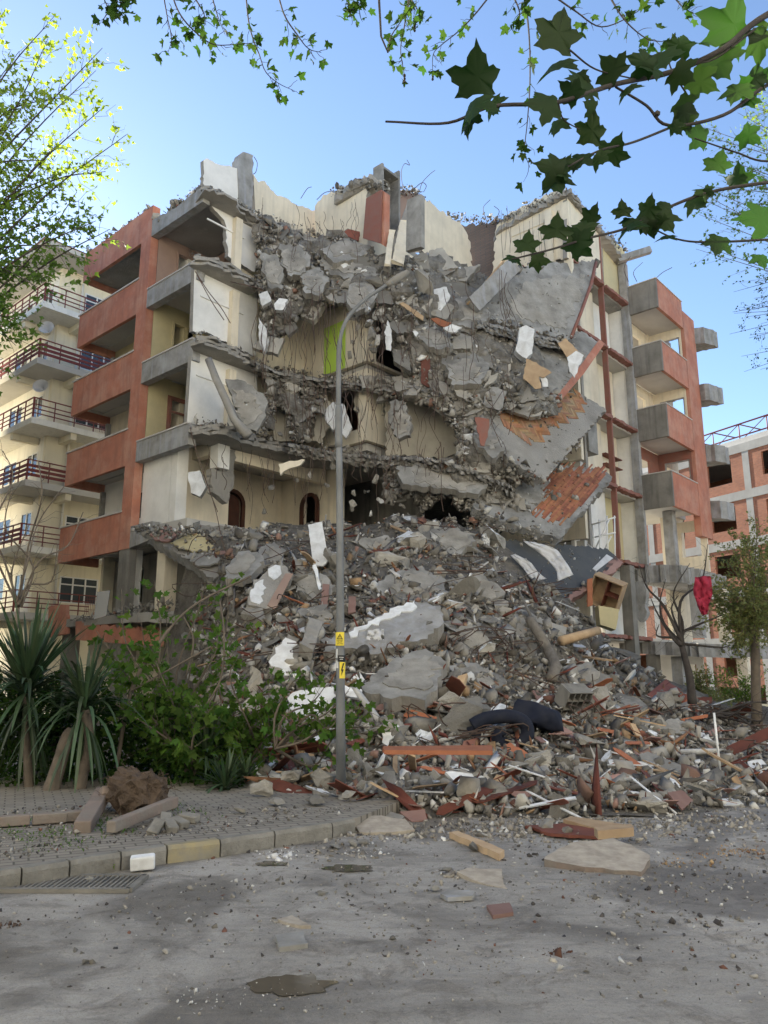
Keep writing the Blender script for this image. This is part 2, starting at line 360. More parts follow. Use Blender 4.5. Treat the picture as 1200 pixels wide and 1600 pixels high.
# pavement, kerbs
kl = [(-80, 1372), (35, 1357), (110, 1345), (190, 1332), (262, 1322), (345, 1312), (430, 1299), (520, 1286), (556, 1279)]   # top front line of the kerb
KZ = .15
kp = [onZ(u, v, KZ) for u, v in kl]
M['paver'] = brick_mat('pavement_block', (.28, .25, .205), (.22, .195, .16), (.10, .09, .07), 1, .22, .11)
mb = MB(); back = [Vector((p.x-.6, 11.4 if i else 9, KZ-.01)) for i, p in enumerate(kp)]
pts = [p + Vector((0, .11, -.012)) for p in kp] + [Vector((2.2, 14.5, KZ-.012)), Vector((-14, 14.5, KZ-.012)), Vector((-14, kp[0].y+.11, KZ-.012))]
mb.prism([pts], (0, 0, -.14)); pv = mb.build('pavement', M['paver']); tag(pv, kind='structure')
ul = pv.data.uv_layers.new(name='UVMap')
for lp in pv.data.loops:
    c = pv.data.vertices[lp.vertex_index].co; a = R(25); ul.data[lp.index].uv = (c.x*math.cos(a)+c.y*math.sin(a), -c.x*math.sin(a)+c.y*math.cos(a))
kn = ['short grey kerb stone cut off by the left frame edge', 'worn grey kerb stone at the left frame edge', 'long grey kerb stone by the drain grate', 'grey kerb stone behind the white broken block', 'kerb stone with faded yellow paint',
      'kerb stone left of the flat grey board', 'grey kerb stone under the fallen board by the lamp post', 'last kerb stone in front of the lamp post']
for i in range(len(kp)-1):
    p, q = kp[i], kp[i+1]; d = (q-p).normalized(); nrm = Vector((-d.y, d.x, 0))
    p2 = p + d*.008; q2 = q - d*.008; mb = MB()
    prof = [(0, -.16), (-.0, -.035), (.02, 0), (.12, 0), (.12, -.16)]
    k = max(2, int((q2-p2).length/.08)); vs = []
    for j in range(k+1):
        c = p2.lerp(q2, j/k)
        for a, z in prof:
            f = .006*noise.noise(c*6 + Vector((a*9, 0, z*9)))
            vs.append(c + nrm*(a + f) + UP*(z + f*1.2))
    n5 = 5; fs = [(j*n5+m_, (j+1)*n5+m_, (j+1)*n5+m_+1, j*n5+m_+1) for j in range(k) for m_ in range(4)] + [tuple(range(5)), tuple(reversed(range(k*n5, k*n5+5)))]
    mb.add(vs, fs); o = mb.build('kerb_stone', M['kerby'] if i == 4 else M['kerbc'], fixn=True); tag(o, kn[i], 'kerb', 'kerb stones along the pavement')
# drain grate
gr = empty('drain_grate', onZ(95, 1389, 0), 'rusty slotted drain grate sunk in the road beside the kerb', 'drain grate')
mb = MB(); c = onZ(95, 1391, .02)
mb.box(c, (1.05, .05, .03)); mb.box(c+Vector((0, .42, 0)), (1.05, .05, .03)); mb.box(c+Vector((-.52, .21, 0)), (.05, .42, .03)); mb.box(c+Vector((.52, .21, 0)), (.05, .42, .03)); mb.build('frame', M['conc_dark'], gr)
mb = MB()
for i in range(24): mb.box(c+Vector((-.47+i*.041, .21, 0)), (.018, .40, .024))
mb.build('bars', M['conc_dark'], gr)

# ================================================================== THE COLLAPSED BUILDING
bld = empty('apartment_building', C0, 'half-demolished terracotta and cream apartment block with its front corner torn away', 'building')
def uvwall(o):
    ul = o.data.uv_layers.new(name='UVMap')
    for lp in o.data.loops:
        c = o.data.vertices[lp.vertex_index].co; ul.data[lp.index].uv = ((c-C0).dot(A)*1.0 + (c-C0).dot(B)*1.0 if False else (c.x*.9 + c.y*.45), c.z)
def part(name, fn, m, lab=None, parent=None, fixn=True):
    mb = MB(); fn(mb); o = mb.build(name, m, parent or bld, fixn=fixn)
    if lab: o['label'] = lab
    return o
def boxp(name, m, *a, lab=None, parent=None): return part(name, lambda q: q.stb(*a), m, lab, parent)
def wS(name, s, loops, m, th=.2, jg=None, lab=None, amp=.1, step=.3, m2=None):   # pixels traced on a plane that runs along B
    L = [[pS(u, v, s) for u, v in l] for l in loops]
    if jg is not None: L[0] = jag(L[0], amp, step, jg)
    return part(name, lambda q: q.prism(L, A*th, 0, 1), [m, m2 or M['conc']], lab)
def wT(name, t, loops, m, th=.2, jg=None, lab=None, amp=.1, step=.3, m2=None):   # pixels traced on a plane that runs along A
    L = [[pT(u, v, t) for u, v in l] for l in loops]
    if jg is not None: L[0] = jag(L[0], amp, step, jg)
    return part(name, lambda q: q.prism(L, B*th, 0, 1), [m, m2 or M['conc']], lab)
def rectS(name, s, t0, t1, z0, z1, m, holes=(), th=.2, lab=None, jt=None):
    o = [W(s, t0, z0), W(s, t1, z0), W(s, t1, z1), W(s, t0, z1)]
    if jt: o = jag(o, .15, .3, jt)
    return part(name, lambda q: q.prism([o]+[[W(s, a, c), W(s, b, c), W(s, b, d), W(s, a, d)] for a, b, c, d in holes], A*th, 0), m, lab)
def rectT(name, t, s0, s1, z0, z1, m, holes=(), th=.2, lab=None):
    o = [W(s0, t, z0), W(s1, t, z0), W(s1, t, z1), W(s0, t, z1)]
    return part(name, lambda q: q.prism([o]+[[W(a, t, c), W(b, t, c), W(b, t, d), W(a, t, d)] for a, b, c, d in holes], B*th, 0), m, lab)
SB = [3.05, 6.15, 9.35, 12.4, 15.48, 18.55]    # beam undersides
ST_ = [3.8, 6.9, 10.1, 13.2, 16.22, 19.05]      # floor tops
# ---- left facade
boxp('facade_pier', M['red'], 3.9, 4.6, -.03, .3, 6.15, 19.9)
boxp('facade_pier', M['conc_dark'], 3.9, 4.6, 0, .3, 0, 6.149)
tops = [7.57, 10.75, 13.9, 16.95, 19.93]
for i in range(5):
    zb, zt = SB[i+1], tops[i]
    def f(q, zb=zb, zt=zt):
        q.stb(4.6, 9.4, 0, .14, zb, zt, 0); q.stb(9.26, 9.4, .14, 1.7, zb, zt, 0)
    bal = part('balcony_parapet', f, M['red'])
    if i < 4:
        def f(q, zt=zt): q.stb(4.56, 9.46, -.05, .2, zt+.002, zt+.06); 
        part('coping', f, M['coping'], parent=bal)
    boxp('balcony_slab', M['soffit'], 4.6, 9.26, .142, 1.7, zb+.35, zb+.60)
    part('ceiling_moulding', lambda q, zb=zb: (q.stb(4.7, 9.0, 1.2, 1.32, zb+.30, zb+.346), q.stb(4.7, 9.0, .42, .54, zb+.30, zb+.346), q.stb(4.7, 4.82, .54, 1.2, zb+.30, zb+.346), q.stb(8.9, 9.0, .54, 1.2, zb+.30, zb+.346)), M['soffit'])
    z0 = ST_[i+1] if i < 4 else None
    if i < 4:
        cm = [M['white'], M['cream'], M['yellow'], M['cwhite']][i]
        rectT('loggia_wall', 1.7, 3.9, 9.26, ST_[i+1], SB[i+2]+.35, cm, holes=[(5.3, 6.9, ST_[i+1]+.9, ST_[i+1]+2.1)])
        wn = part('window', lambda q, z=ST_[i+1]: (q.stb(5.3, 5.38, 1.74, 1.82, z+.9, z+2.1), q.stb(6.82, 6.9, 1.74, 1.82, z+.9, z+2.1), q.stb(6.06, 6.14, 1.74, 1.82, z+.9, z+2.1), q.stb(5.38, 6.82, 1.75, 1.81, z+2.03, z+2.1), q.stb(5.38, 6.82, 1.75, 1.81, z+.9, z+.97)), M['winwhite'])
        part('pane', lambda q, z=ST_[i+1]: q.stb(5.38, 6.82, 1.775, 1.785, z+.97, z+2.03), M['glass'], parent=wn)
    boxp('corner_post', M['conc_edge'] if i < 4 else M['red'], 9.1, 9.25, 1.5, 1.69, tops[i]-.9 if i else 7, SB[min(i+2, 5)] if i < 4 else 19.9)
# broken rubble line on top of the roof parapet is scattered later; the back shell keeps the rooms dark
part('roof_slab', lambda q: q.prism([jag([W(9.4, 0.1, 19.1), W(9.4, 13.5, 19.1), W(-7.1, 13.5, 19.1), W(-7.1, 13.1, 19.1), W(-2.45, 13.1, 19.1), W(-2.45, 5.6, 19.1), W(.85, 5.6, 19.1), W(.85, 2.0, 19.1), W(.62, .1, 19.1)], .1, .4, [7])], UP*-.3), [M['conc']])
for i, z in enumerate(ST_[:5]):
    part('floor_slab', lambda q, z=z: q.prism([[W(9.2, 1.72, z), W(9.2, 13.4, z), W(-7.1, 13.4, z), W(-7.1, 13.15, z), W(-2.4, 13.15, z), W(-2.4, 5.65, z), W(.9, 5.65, z), W(.9, .32, z), W(3.88, .32, z), W(3.88, 1.72, z)]], UP*-.28), M['soffit'])
rectT('back_wall', 13.45, -7.2, 9.4, 0, 19.0, M['conc'])
rectS('side_wall', 9.2, 1.9, 13.44, 0, 19.0, M['cfall'])
# ---- exposed end rooms of the left wing
beams = [(15.48, 16.22, .55), (12.4, 13.2, .55), (9.35, 10.1, .55)]
for z0, z1, s0 in beams:
    part('edge_beam', lambda q, z0=z0, z1=z1, s0=s0: q.prism([jag([W(s0, -.02, z0), W(3.898, -.02, z0), W(3.898, -.02, z1), W(s0, -.02, z1)], .05, .12, [3])], B*.3, 0), M['conc_edge'])
part('edge_beam', lambda q: q.prism([jag([W(.5, -.02, 18.52), W(3.898, -.02, 18.52), W(3.898, -.02, 19.25), W(2.2, -.02, 19.05), W(.5, -.02, 19.2)], .05, .12, [2, 3, 4])], B*.3, 0), M['conc_edge'])
part('edge_beam', lambda q: q.prism([jag([W(2.6, -.02, 6.3), W(3.898, -.02, 6.15), W(3.898, -.02, 6.95), W(2.5, -.02, 6.95)], .1, .15, [3])], B*.3, 0), M['conc_edge'])
rc = [None, None, M['yellow'], M['yellow'], M['pinkgrey']]
for i in (2, 3, 4):
    zf = ST_[i]; zc = SB[i+1]
    rectS('room_wall', 3.9, .32, 3.2, zf, zc+.47, rc[i], holes=[(1.25, 2.2, zf+.02, zf+2.1)], th=.15)
    part('reveal', lambda q, zf=zf: (q.stb(3.86, 4.06, 1.16, 1.248, zf+.02, zf+2.18), q.stb(3.86, 4.06, 2.202, 2.29, zf+.02, zf+2.18), q.stb(3.86, 4.06, 1.25, 2.2, zf+2.102, zf+2.18)), M['redtrim'] if i == 2 else rc[i])
    rectS('passage_wall', 5.2, .5, 4, zf, zc+.45, M['soffit'], th=.1)
    rectT('room_wall', 3.2, .86, 4.05, zf, zc+.47, rc[i] if i != 4 else M['pinkgrey'], th=.15, holes=[] if i != 4 else [(1.0, 2.7, zf+.3, zf+1.6)])
    boxp('room_column', rc[i], 2.95, 3.35, 2.8, 3.19, zf, zc+.2)
    boxp('ceiling_beam', rc[i], .9, 3.88, 2.85, 3.19, zc-.1, zc+.46)
    boxp('sill_strip', M['coping'], .6, 3.88, -.06, .12, ST_[i]+.003, ST_[i]+.05)
part('door_frame', lambda q: (q.stb(3.80, 3.86, 1.2, 1.3, 10.12, 12.2), q.stb(3.80, 3.86, 2.1, 2.2, 10.12, 12.2), q.stb(3.80, 3.86, 1.3, 2.1, 12.1, 12.2), q.stb(3.80, 3.86, 1.3, 2.1, 11.6, 11.68)), M['redtrim'])
# storey below (z 7-9.3): white end wall and the deep open room beside it
rectT('infill_wall', .35, 2.1, 3.9, 6.92, 9.6, M['white'], th=.15)
boxp('room_column', M['white'], 1.72, 2.08, .36, .8, 6.92, 9.6)
rectS('room_wall', 2.1, .86, 2.9, 6.92, 9.8, M['cream'], th=.15)
rectS('room_wall', 3.4, 2.9, 6.6, 6.92, 9.8, M['cream'], holes=[(3.6, 4.5, 6.94, 8.9)], th=.15)
rectT('room_wall', 6.6, -.2, 3.4, 6.92, 9.8, M['cream'], holes=[(1.2, 2.0, 6.94, 8.9)], th=.15)
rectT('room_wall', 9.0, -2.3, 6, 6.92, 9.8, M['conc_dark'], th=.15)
def archpts(pl, a, b, z0, z1, k=10):
    r = (b-a)/2; return [pl(a, z0), pl(b, z0)] + [pl((a+b)/2 + r*math.cos(math.pi*j/k), z1-r+r*math.sin(math.pi*j/k)) for j in range(k+1)]
for nm, pl, a, b, off in (('arched_door_frame', lambda x, z: W(3.33, x, z), 3.5, 4.6, A*.1), ('arched_door_frame', lambda x, z: W(x, 6.5, z), 1.1, 2.1, B*.1)):
    part(nm, lambda q: q.prism([archpts(pl, a-.05, b+.05, 6.94, 9.0), archpts(pl, a+.12, b-.12, 6.96, 8.85)], off), M['door_dark'])
part('arched_door_leaf', lambda q: q.prism([archpts(lambda x, z: W(3.45, x, z), 3.65, 4.45, 6.95, 8.8)], A*.05), M['door_dark'])
boxp('hanging_column', M['white'], .4, .85, 1.1, 1.6, 8.75, 9.9); 
part('stripped_column', lambda q: q.prism([jag([W(.62, 1.1, 7.9), W(.62, 1.75, 7.6), W(.62, 2.0, 8.4), W(.6, 2.0, 9.6), W(.6, 1.62, 9.6), W(.6, 1.6, 8.8), W(.6, 1.0, 8.7)], .06, .12)], A*.3), M['conc'])
boxp('ceiling_beam', M['cream'], .9, 3.3, 1.2, 1.5, 9.35, 9.8); boxp('ceiling_beam', M['cream'], .62, .89, 1.65, 6.5, 9.2, 9.85)
# ---- cross wall at the end of the left wing (plane s = .65), storey by storey
wS('end_wall', .65, [[(322, 297), (331, 322), (345, 338), (353, 352), (356, 400), (376, 411), (398, 425), (405, 400), (400, 372), (396, 355), (398, 328), (362, 314)]], M['white'], jg=[0, 1, 2, 3, 4, 5, 6, 7, 8], amp=.06, step=.15)
wS('end_wall', .65, [[(304, 412), (301, 517), (330, 522), (362, 540), (400, 556), (402, 470), (401, 444), (370, 430), (330, 412)]], M['white'], jg=[1, 2, 3, 4, 5, 6, 7, 8], amp=.05, step=.15)
wS('end_wall', .65, [[(300, 545), (292, 662), (340, 668), (400, 690), (404, 572), (372, 548), (320, 530)]], M['white'], jg=[1, 2, 3, 4, 5, 6], amp=.05, step=.15)
part('wall_moulding', lambda q: (q.stb(.6, .648, .3, 2.0, 18.0, 18.06), q.stb(.6, .648, .2, 2.1, 14.9, 14.96), q.stb(.6, .648, .2, 2.1, 11.9, 11.96)), M['white'])
for zz in (10.2, 13.3, 16.3):
    boxp('corner_column', M['cream'], .42, .648, 1.45, 1.75, zz, zz+2.3)
# corner wall beyond, recessed and cream
for i, (zf, zc) in enumerate(((6.92, 9.8), (10.1, 12.9), (13.2, 15.9), (16.22, 18.7))):
    if i == 0: continue
    rectS('inner_wall', .85, 2.12, 5.4, zf, zc, M['cream'])
    rectT('inner_wall', 5.4, -2.65, .85, zf, zc, M['cream'] if i != 1 else M['cream'], holes=[(-2.2, -1.0, 10.6, 12.4)] if i == 1 else [])
    rectS('inner_wall', -2.65, 5.6, 12.9, zf, zc, M['cream'], holes=[(5.9, 7.6, zf+.1, zc-.2)] if i == 2 else [(7.0, 9.5, zf+.2, zc-.3)])
rectT('lime_wall', 5.36, -1.5, -.35, 13.22, 15.2, M['lime'], th=.035)
for i, (zf, zc) in enumerate(((3.8, 6.6), (6.92, 9.8), (10.1, 12.9), (13.2, 15.9), (16.22, 18.7))):
    rectT('inner_wall', 12.9, -7.3, -2.65, zf, zc, M['cream'], holes=[(-6.3, -4.9, zf+.2, zf+2.0)] if i < 3 else [])
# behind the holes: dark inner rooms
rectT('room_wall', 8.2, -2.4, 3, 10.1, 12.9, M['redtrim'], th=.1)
# ---- attic walls left standing
wT('attic_wall', .3, [[(317, 291), (316, 250), (322, 247), (345, 257), (372, 261), (372, 300), (374, 318), (340, 300)]], M['white'], jg=[0, 2, 3, 5, 6, 7], amp=.06, step=.15) if False else None
wS('attic_wall', .65, [[(319, 291), (318, 250), (324, 247), (346, 258), (372, 262), (372, 317), (345, 303)]], M['white'], jg=[0, 1, 2, 3, 5, 6], amp=.05, step=.12)
part('attic_column', lambda q: q.prism([jag([pS(371, 248, .6), pS(380, 237, .6), (pS(396, 243, .6)), pS(395, 330, .6), pS(374, 318, .6)], .05, .15, [0, 1, 2, 3])], A*.35), M['conc_edge'])
wS('attic_wall', .7, [[(396, 272), (404, 285), (414, 283), (430, 303), (447, 309), (455, 316), (470, 322), (490, 329), (496, 326), (497, 370), (470, 382), (400, 352)]], M['cream'], jg=[0, 1, 2, 3, 4, 5, 6, 8, 9], amp=.05, step=.12)
wT('attic_wall', 5.4, [[(492, 322), (505, 304), (530, 297), (548, 290), (572, 284), (574, 370), (560, 384), (494, 384)]], M['cream'], jg=[0, 1, 2, 3, 4, 5], amp=.08, step=.15)
part('attic_roof_edge', lambda q: q.prism([jag([W(-.9, 5.25, 20.65), W(-2.0, 5.15, 20.85), W(-2.9, 5.2, 20.85), W(-3.2, 5.6, 20.7), W(-2.7, 6.2, 20.6), W(-1.0, 5.9, 20.6)], .12, .12)], UP*-.22), M['conc'])
wS('attic_wall', -2.65, [[(664, 310), (680, 322), (695, 332), (707, 343), (722, 352), (735, 378), (737, 420), (712, 418), (690, 398), (660, 392)]], M['cream'], jg=[0, 1, 2, 3, 4, 5, 6, 7, 8], amp=.1, step=.15)
wS('attic_wall', -2.4, [[(600, 300), (650, 300), (664, 312), (660, 392), (600, 395)]], M['pinkgrey'], jg=[0, 1], amp=.08)
for uu, sc in ((578, 1), (590, 1)):
    pass
cab = part('tall_cabinet', lambda q: (q.stb(-2.95, -2.5, 5.9, 6.0, 19.1, 21.7), q.stb(-2.95, -2.5, 6.9, 7.0, 19.1, 21.9), q.stb(-2.95, -2.5, 6.0, 6.9, 21.5, 21.6), q.stb(-2.5, -2.46, 5.9, 7.0, 19.1, 21.7)), M['conc_smooth'], 'tall grey cabinet clinging to the attic wall')
part('door_leaf', lambda q: q.prism([[pT(572, 310, 5.0), pT(596, 296, 5.0), pT(594, 380, 5.0), pT(567, 372, 5.0)]], B*.06), M['redtrim'], 'reddish door leaning in the attic')
part('door_leaf', lambda q: q.prism([[pT(596, 296, 5.1), pT(601, 300, 5.1), pT(600, 384, 5.1), pT(594, 380, 5.1)]], B*.3), M['red'])
part('grey_cupboard', lambda q: q.prism([[pT(636, 312, 4.6), pT(658, 303, 4.6), pT(658, 385, 4.6), pT(634, 392, 4.6)]], B*.2), M['conc_smooth'])
wT('attic_wall', 12.9, [[(776, 352), (790, 338), (815, 322), (840, 312), (862, 300), (884, 297), (884, 402), (800, 432), (770, 432), (772, 400)]], M['cream'], jg=[0, 1, 2, 3, 4, 6, 7, 8, 9], amp=.08, step=.15)
part('attic_column', lambda q: q.stb(-6.62, -6.3, 12.7, 12.899, 18.9, 21.4), M['cream'])
part('wall_moulding', lambda q: (q.stb(-6.28, -4.5, 12.86, 12.899, 21.0, 21.06)), M['cream'])
part('attic_roof_edge', lambda q: q.prism([jag([W(-7.6, 12.7, 21.95), W(-4.0, 12.7, 21.7), W(-3.4, 13.1, 21.5), W(-3.6, 13.8, 21.5), W(-7.4, 13.8, 21.9)], .12, .15)], UP*-.2), M['conc'])
# brick spur between the two attic walls
o = wT('brick_wall', 13.2, [[(716, 356), (735, 350), (760, 348), (790, 340), (782, 400), (775, 440), (738, 432), (722, 410), (735, 380)]], M['brick'], jg=[0, 1, 2, 3, 4, 5, 6, 7, 8], amp=.12, step=.12, m2=M['olbrick']); o.data.materials[0] = M['olbrick']; uvwall(o)
# ---- right wing, wall along B at s = -7.3
zr = [0.2, 3.3, 6.4, 9.55, 12.6, 15.82, 18.85]
wS('attic_wall', -7.3, [[(886, 306), (900, 318), (915, 336), (928, 350), (938, 362), (940, 440), (886, 402)]], M['cream'], jg=[0, 1, 2, 3], amp=.07, step=.12)
wS('attic_wall', -7.0, [[(941, 366), (955, 372), (968, 384), (976, 392), (978, 470), (944, 446)]], M['yellow'], jg=[0, 1, 2], amp=.05, step=.12)
part('beam_stub', lambda q: q.beam(W(-7.2, 17.9, 21.0), W(-8.4, 18.9, 21.5), .28, .3), M['conc_edge'])
part('attic_roof_edge', lambda q: q.prism([jag([W(-7.5, 12.8, 21.9), W(-7.5, 16.0, 21.5), W(-7.4, 18.4, 21.1), W(-7.0, 18.3, 21.1), W(-7.0, 12.8, 21.9)], .08, .15)], UP*-.15), M['conc'])
boxp('painted_column', M['redtrim'], -7.33, -7.1, 15.76, 15.87, 6.45, 21.3)
boxp('end_column', M['conc_edge'], -7.42, -7.05, 18.2, 18.45, 6.45, 20.9)
boxp('end_column', M['cream'], -7.38, -7.05, 12.8, 13.0, 12, 21.5)
for i in range(1, 7):
    z = zr[i]
    part('slab_edge', lambda q, z=z: q.prism([jag([W(-7.45, 13.0, z), W(-7.45, 15.71, z), W(-7.45, 15.71, z-.13), W(-7.45, 13.0, z-.13)], .03, .15, [0, 2])], A*.3), M['redtrim'])
    part('slab_edge', lambda q, z=z: q.prism([jag([W(-7.45, 15.96, z), W(-7.45, 18.19, z), W(-7.45, 18.19, z-.13), W(-7.45, 15.96, z-.13)], .03, .15, [0, 2])], A*.3), M['redtrim'])
    boxp('floor_slab', M['soffit'], -7.14, -3.0, 13.2, 24, z-.2, z-.001) if i < 6 else boxp('roof_slab', M['conc'], -7.14, -3.0, 13.2, 24, z-.2, z)
    if i < 6:
        z1 = zr[i+1]
        rectS('bay_wall', -6.75 if i > 1 else -6.2, 13.0, 15.9, z+.001, z1-.21, M['cream'] if i != 2 else M['white'], th=.15)
        rectS('bay_wall', -6.4, 15.96, 18.2, z+.001, z1-.21, M['cream'] if i in (3, 4) else M['yellow'] if i in (2,) else M['white'], th=.15)
        rectT('cross_wall', 18.3, -7.1, -4.0, z+.001, z1-.21, M['white'], th=.12)
part('wall_shelf', lambda q: (q.stb(-6.75, -6.41, 16.3, 17.9, 11.2, 11.24), q.stb(-6.75, -6.41, 16.3, 17.9, 10.75, 10.79)), M['woodred'])
ac = part('wall_cabinet', lambda q: q.stb(-7.3, -6.76, 13.6, 14.4, 10.6, 12.0), M['conc_smooth'], 'grey wall cabinet hanging in the open kitchen')
# right balconies
rb = [(18.25, 19.65), (15.15, 16.56), (12.05, 13.55), (8.9, 10.45)]
for i, (z0, z1) in enumerate(rb):
    lo = .0
    bp_ = part('balcony_parapet', lambda q, z0=z0, z1=z1: q.stb(-8.76, -7.25, 18.3, 18.44, z0, z1), M['conc_dark'])
    part('parapet_side', lambda q, z0=z0, z1=z1: q.stb(-8.762, -8.62, 18.442, 21.4, z0, z1), M['red'], parent=bp_)
    part('coping', lambda q, z1=z1: (q.stb(-8.80, -7.25, 18.26, 18.48, z1+.002, z1+.04), q.stb(-8.80, -8.58, 18.482, 21.4, z1+.002, z1+.04)), M['coping'], parent=bp_)
    boxp('balcony_slab', M['soffit'], -8.6, -7.06, 18.45, 21.4, z0+.12, z0+.36)
    if i:
        zz = rb[i-1][0]
        rectT('balcony_wall', 21.4, -8.6, -7.0, z0+.3, zz+.12, M['redtrim'] if i == 3 else M['cream'], holes=[(-8.5, -7.3, z0+1.3, zz-.35)], th=.15)
        rectS('balcony_wall', -7.0, 18.42, 21.4, z0+.3, zz+.12, M['cream'] if i < 3 else M['redtrim'], holes=[(19.4, 20.4, z0+.4, zz-.4)], th=.12)
        part('window_frame', lambda q, a=z0+1.3, b=zz-.35: (q.stb(-8.5, -8.44, 21.42, 21.5, a, b), q.stb(-7.36, -7.3, 21.42, 21.5, a, b), q.stb(-8.44, -7.36, 21.42, 21.5, b-.06, b)), M['conc_edge'])
boxp('facade_pier', M['red'], -8.77, -8.45, 21.42, 22.9, 8.0, 19.2)
rectS('rear_wall', -7.0, 21.6, 24, .3, 18.6, M['cream'], holes=[(22.2, 23.2, z+1, z+2.2) for z in (6.5, 9.6, 12.7, 15.9)])
for z in (17.6, 14.6, 11.5, 8.7):
    part('cantilever_slab', lambda q, z=z: q.prism([jag([W(-8.3, 22.93, z+.4), W(-9.2, 22.93, z+.3), W(-9.5, 24.0, z+.3), W(-8.3, 24.0, z+.4)], .1, .2, [0, 1, 2])], UP*.85), M['conc_edge'])
# lowest storeys on the right: bare frame
part('broken_slab', lambda q: q.prism([jag([W(-7.0, 17.9, 6.4), W(-8.9, 18.1, 6.3), W(-9.0, 23.5, 6.3), W(-7.0, 23.5, 6.4)], .15, .15, [0, 1])], UP*-.75), M['conc_edge'])
part('broken_slab', lambda q: q.prism([jag([W(-6.0, 18.0, 3.25), W(-9.4, 18.0, 3.0), W(-10.6, 24.0, 3.0), W(-6.0, 24.0, 3.25)], .2, .15, [0, 1])], UP*-.55), M['conc_edge'])
for s, t, z0, z1, m in ((-7.9, 19.9, 6.4, 9.0, 'conc_edge'), (-7.35, 18.3, 0, 2.6, 'conc_dark'), (-8.3, 18.6, 0, 2.5, 'conc_edge'), (-8.8, 19.9, 3.3, 5.6, 'conc_edge'), (-10.0, 21.5, 0, 2.5, 'cream'), (-7.3, 16.4, 0, 6.2, 'conc_dark'), (-9.0, 22.6, 3.2, 5.6, 'cream')):
    boxp('column', M[m], s-.22, s+.22, t-.22, t+.22, z0, z1)
rectT('lower_wall', 22.2, -8.7, -7.1, 6.4, 8.9, M['cream'], holes=[(-8.4, -7.5, 7.2, 8.4)], th=.12)
rectT('lower_wall', 20.6, -8.6, -6.2, .1, 2.7, M['white'], th=.12, holes=[(-8.3, -7.5, .3, 2.2)])
part('hanging_chunk', lambda q: q.prism([jag([pT(980, 908, 17.7), pT(1008, 908, 17.7), pT(1010, 960, 17.7), pT(1000, 972, 17.7), pT(984, 958, 17.7)], .06, .15)], B*.35), M['conc_edge'])
# low left storey under the balconies
part('broken_slab', lambda q: q.prism([jag([W(9.4, 0, 3.85), W(4.0, -.1, 3.8), W(1.4, -.6, 3.7), W(.6, 0, 3.6), W(1.0, 2.0, 3.6), W(9.4, 2.0, 3.85)], .2, .2, [1, 2, 3, 4])], UP*-.3), M['conc'])
part('parapet_remnant', lambda q: q.prism([jag([pT(118, 1000, -.05), pT(118, 972, -.05), pT(250, 985, -.05), pT(250, 1010, -.05)], .08, .15, [1, 2])], B*.15), M['red'])
part('parapet_remnant', lambda q: q.prism([jag([pT(74, 996, -.05), pT(76, 948, -.05), pT(103, 945, -.05), pT(103, 990, -.05)], .05, .12, [1, 2])], B*.15), M['red'])
for s, z0, z1, m in ((4.5, 3.85, 6.2, 'white'), (2.2, 3.85, 6.4, 'cream'), (8.7, 0, 3.6, 'conc_dark'), (4.5, 0, 3.5, 'cream'), (1.2, 0, 3.3, 'cream')):
    boxp('column', M[m], s-.25, s+.25, .25, .75, z0, z1)
rectT('lower_wall', 2.4, 0, 9.2, 3.86, 6.5, M['conc_dark'], holes=[(6.9, 8.0, 4.5, 6.0)], th=.15)
rectT('lower_wall', 1.5, 0, 9.2, 0, 3.5, M['cream'], holes=[(5.6, 7.2, 1.0, 2.8), (2.2, 3.4, .2, 2.8)], th=.15)
# ---- broken slab tongues that stick out in front of the cross walls
def tongue(pts, z, th, sel, nm='broken_slab', layers=3, amp=.14):
    P = [onZ(u, v, z) if len(p) == 2 else W(p[1], p[2], z) for p in pts for (u, v) in [p[:2]]]
    for k in range(layers):
        q = MB(); rn = random.Random(hash((z, k)) % 999); P2 = jag([p + Vector((rn.uniform(-.1, .1), rn.uniform(-.15, .05), 0))*k for p in P], amp, .16, sel, rn)
        q.prism([P2], UP*(-th/layers*.8)); 
        for i in range(len(q.v)):
            c = Vector(q.v[i]); q.v[i] = tuple(c + UP*(-k*th/layers + .07*noise.noise(c*1.1)))
        q.build(nm, M['conc'], bld, fixn=True)
tongue([(303, 400), (335, 402), (370, 418), (402, 442), (0, .9, 2.3), (0, .9, .2)], 16.2, .4, [0, 1, 2])
tongue([(306, 524), (330, 524), (375, 548), (420, 577), (480, 588), (560, 600), (640, 604), (0, -2.4, 6.2), (0, .6, 5.3), (0, .9, .3)], 13.1, .38, [0, 1, 2, 3, 4, 5])
tongue([(300, 664), (345, 660), (400, 683), (450, 694), (526, 705), (600, 713), (660, 716), (720, 735), (0, -2.4, 8.5), (0, .6, 5.4), (0, .9, .3)], 10.0, .42, [0, 1, 2, 3, 4, 5, 6])
tongue([(318, 290), (360, 306), (400, 338), (440, 352), (500, 372), (0, .9, 5.3), (0, .9, .2)], 19.0, .35, [0, 1, 2, 3])
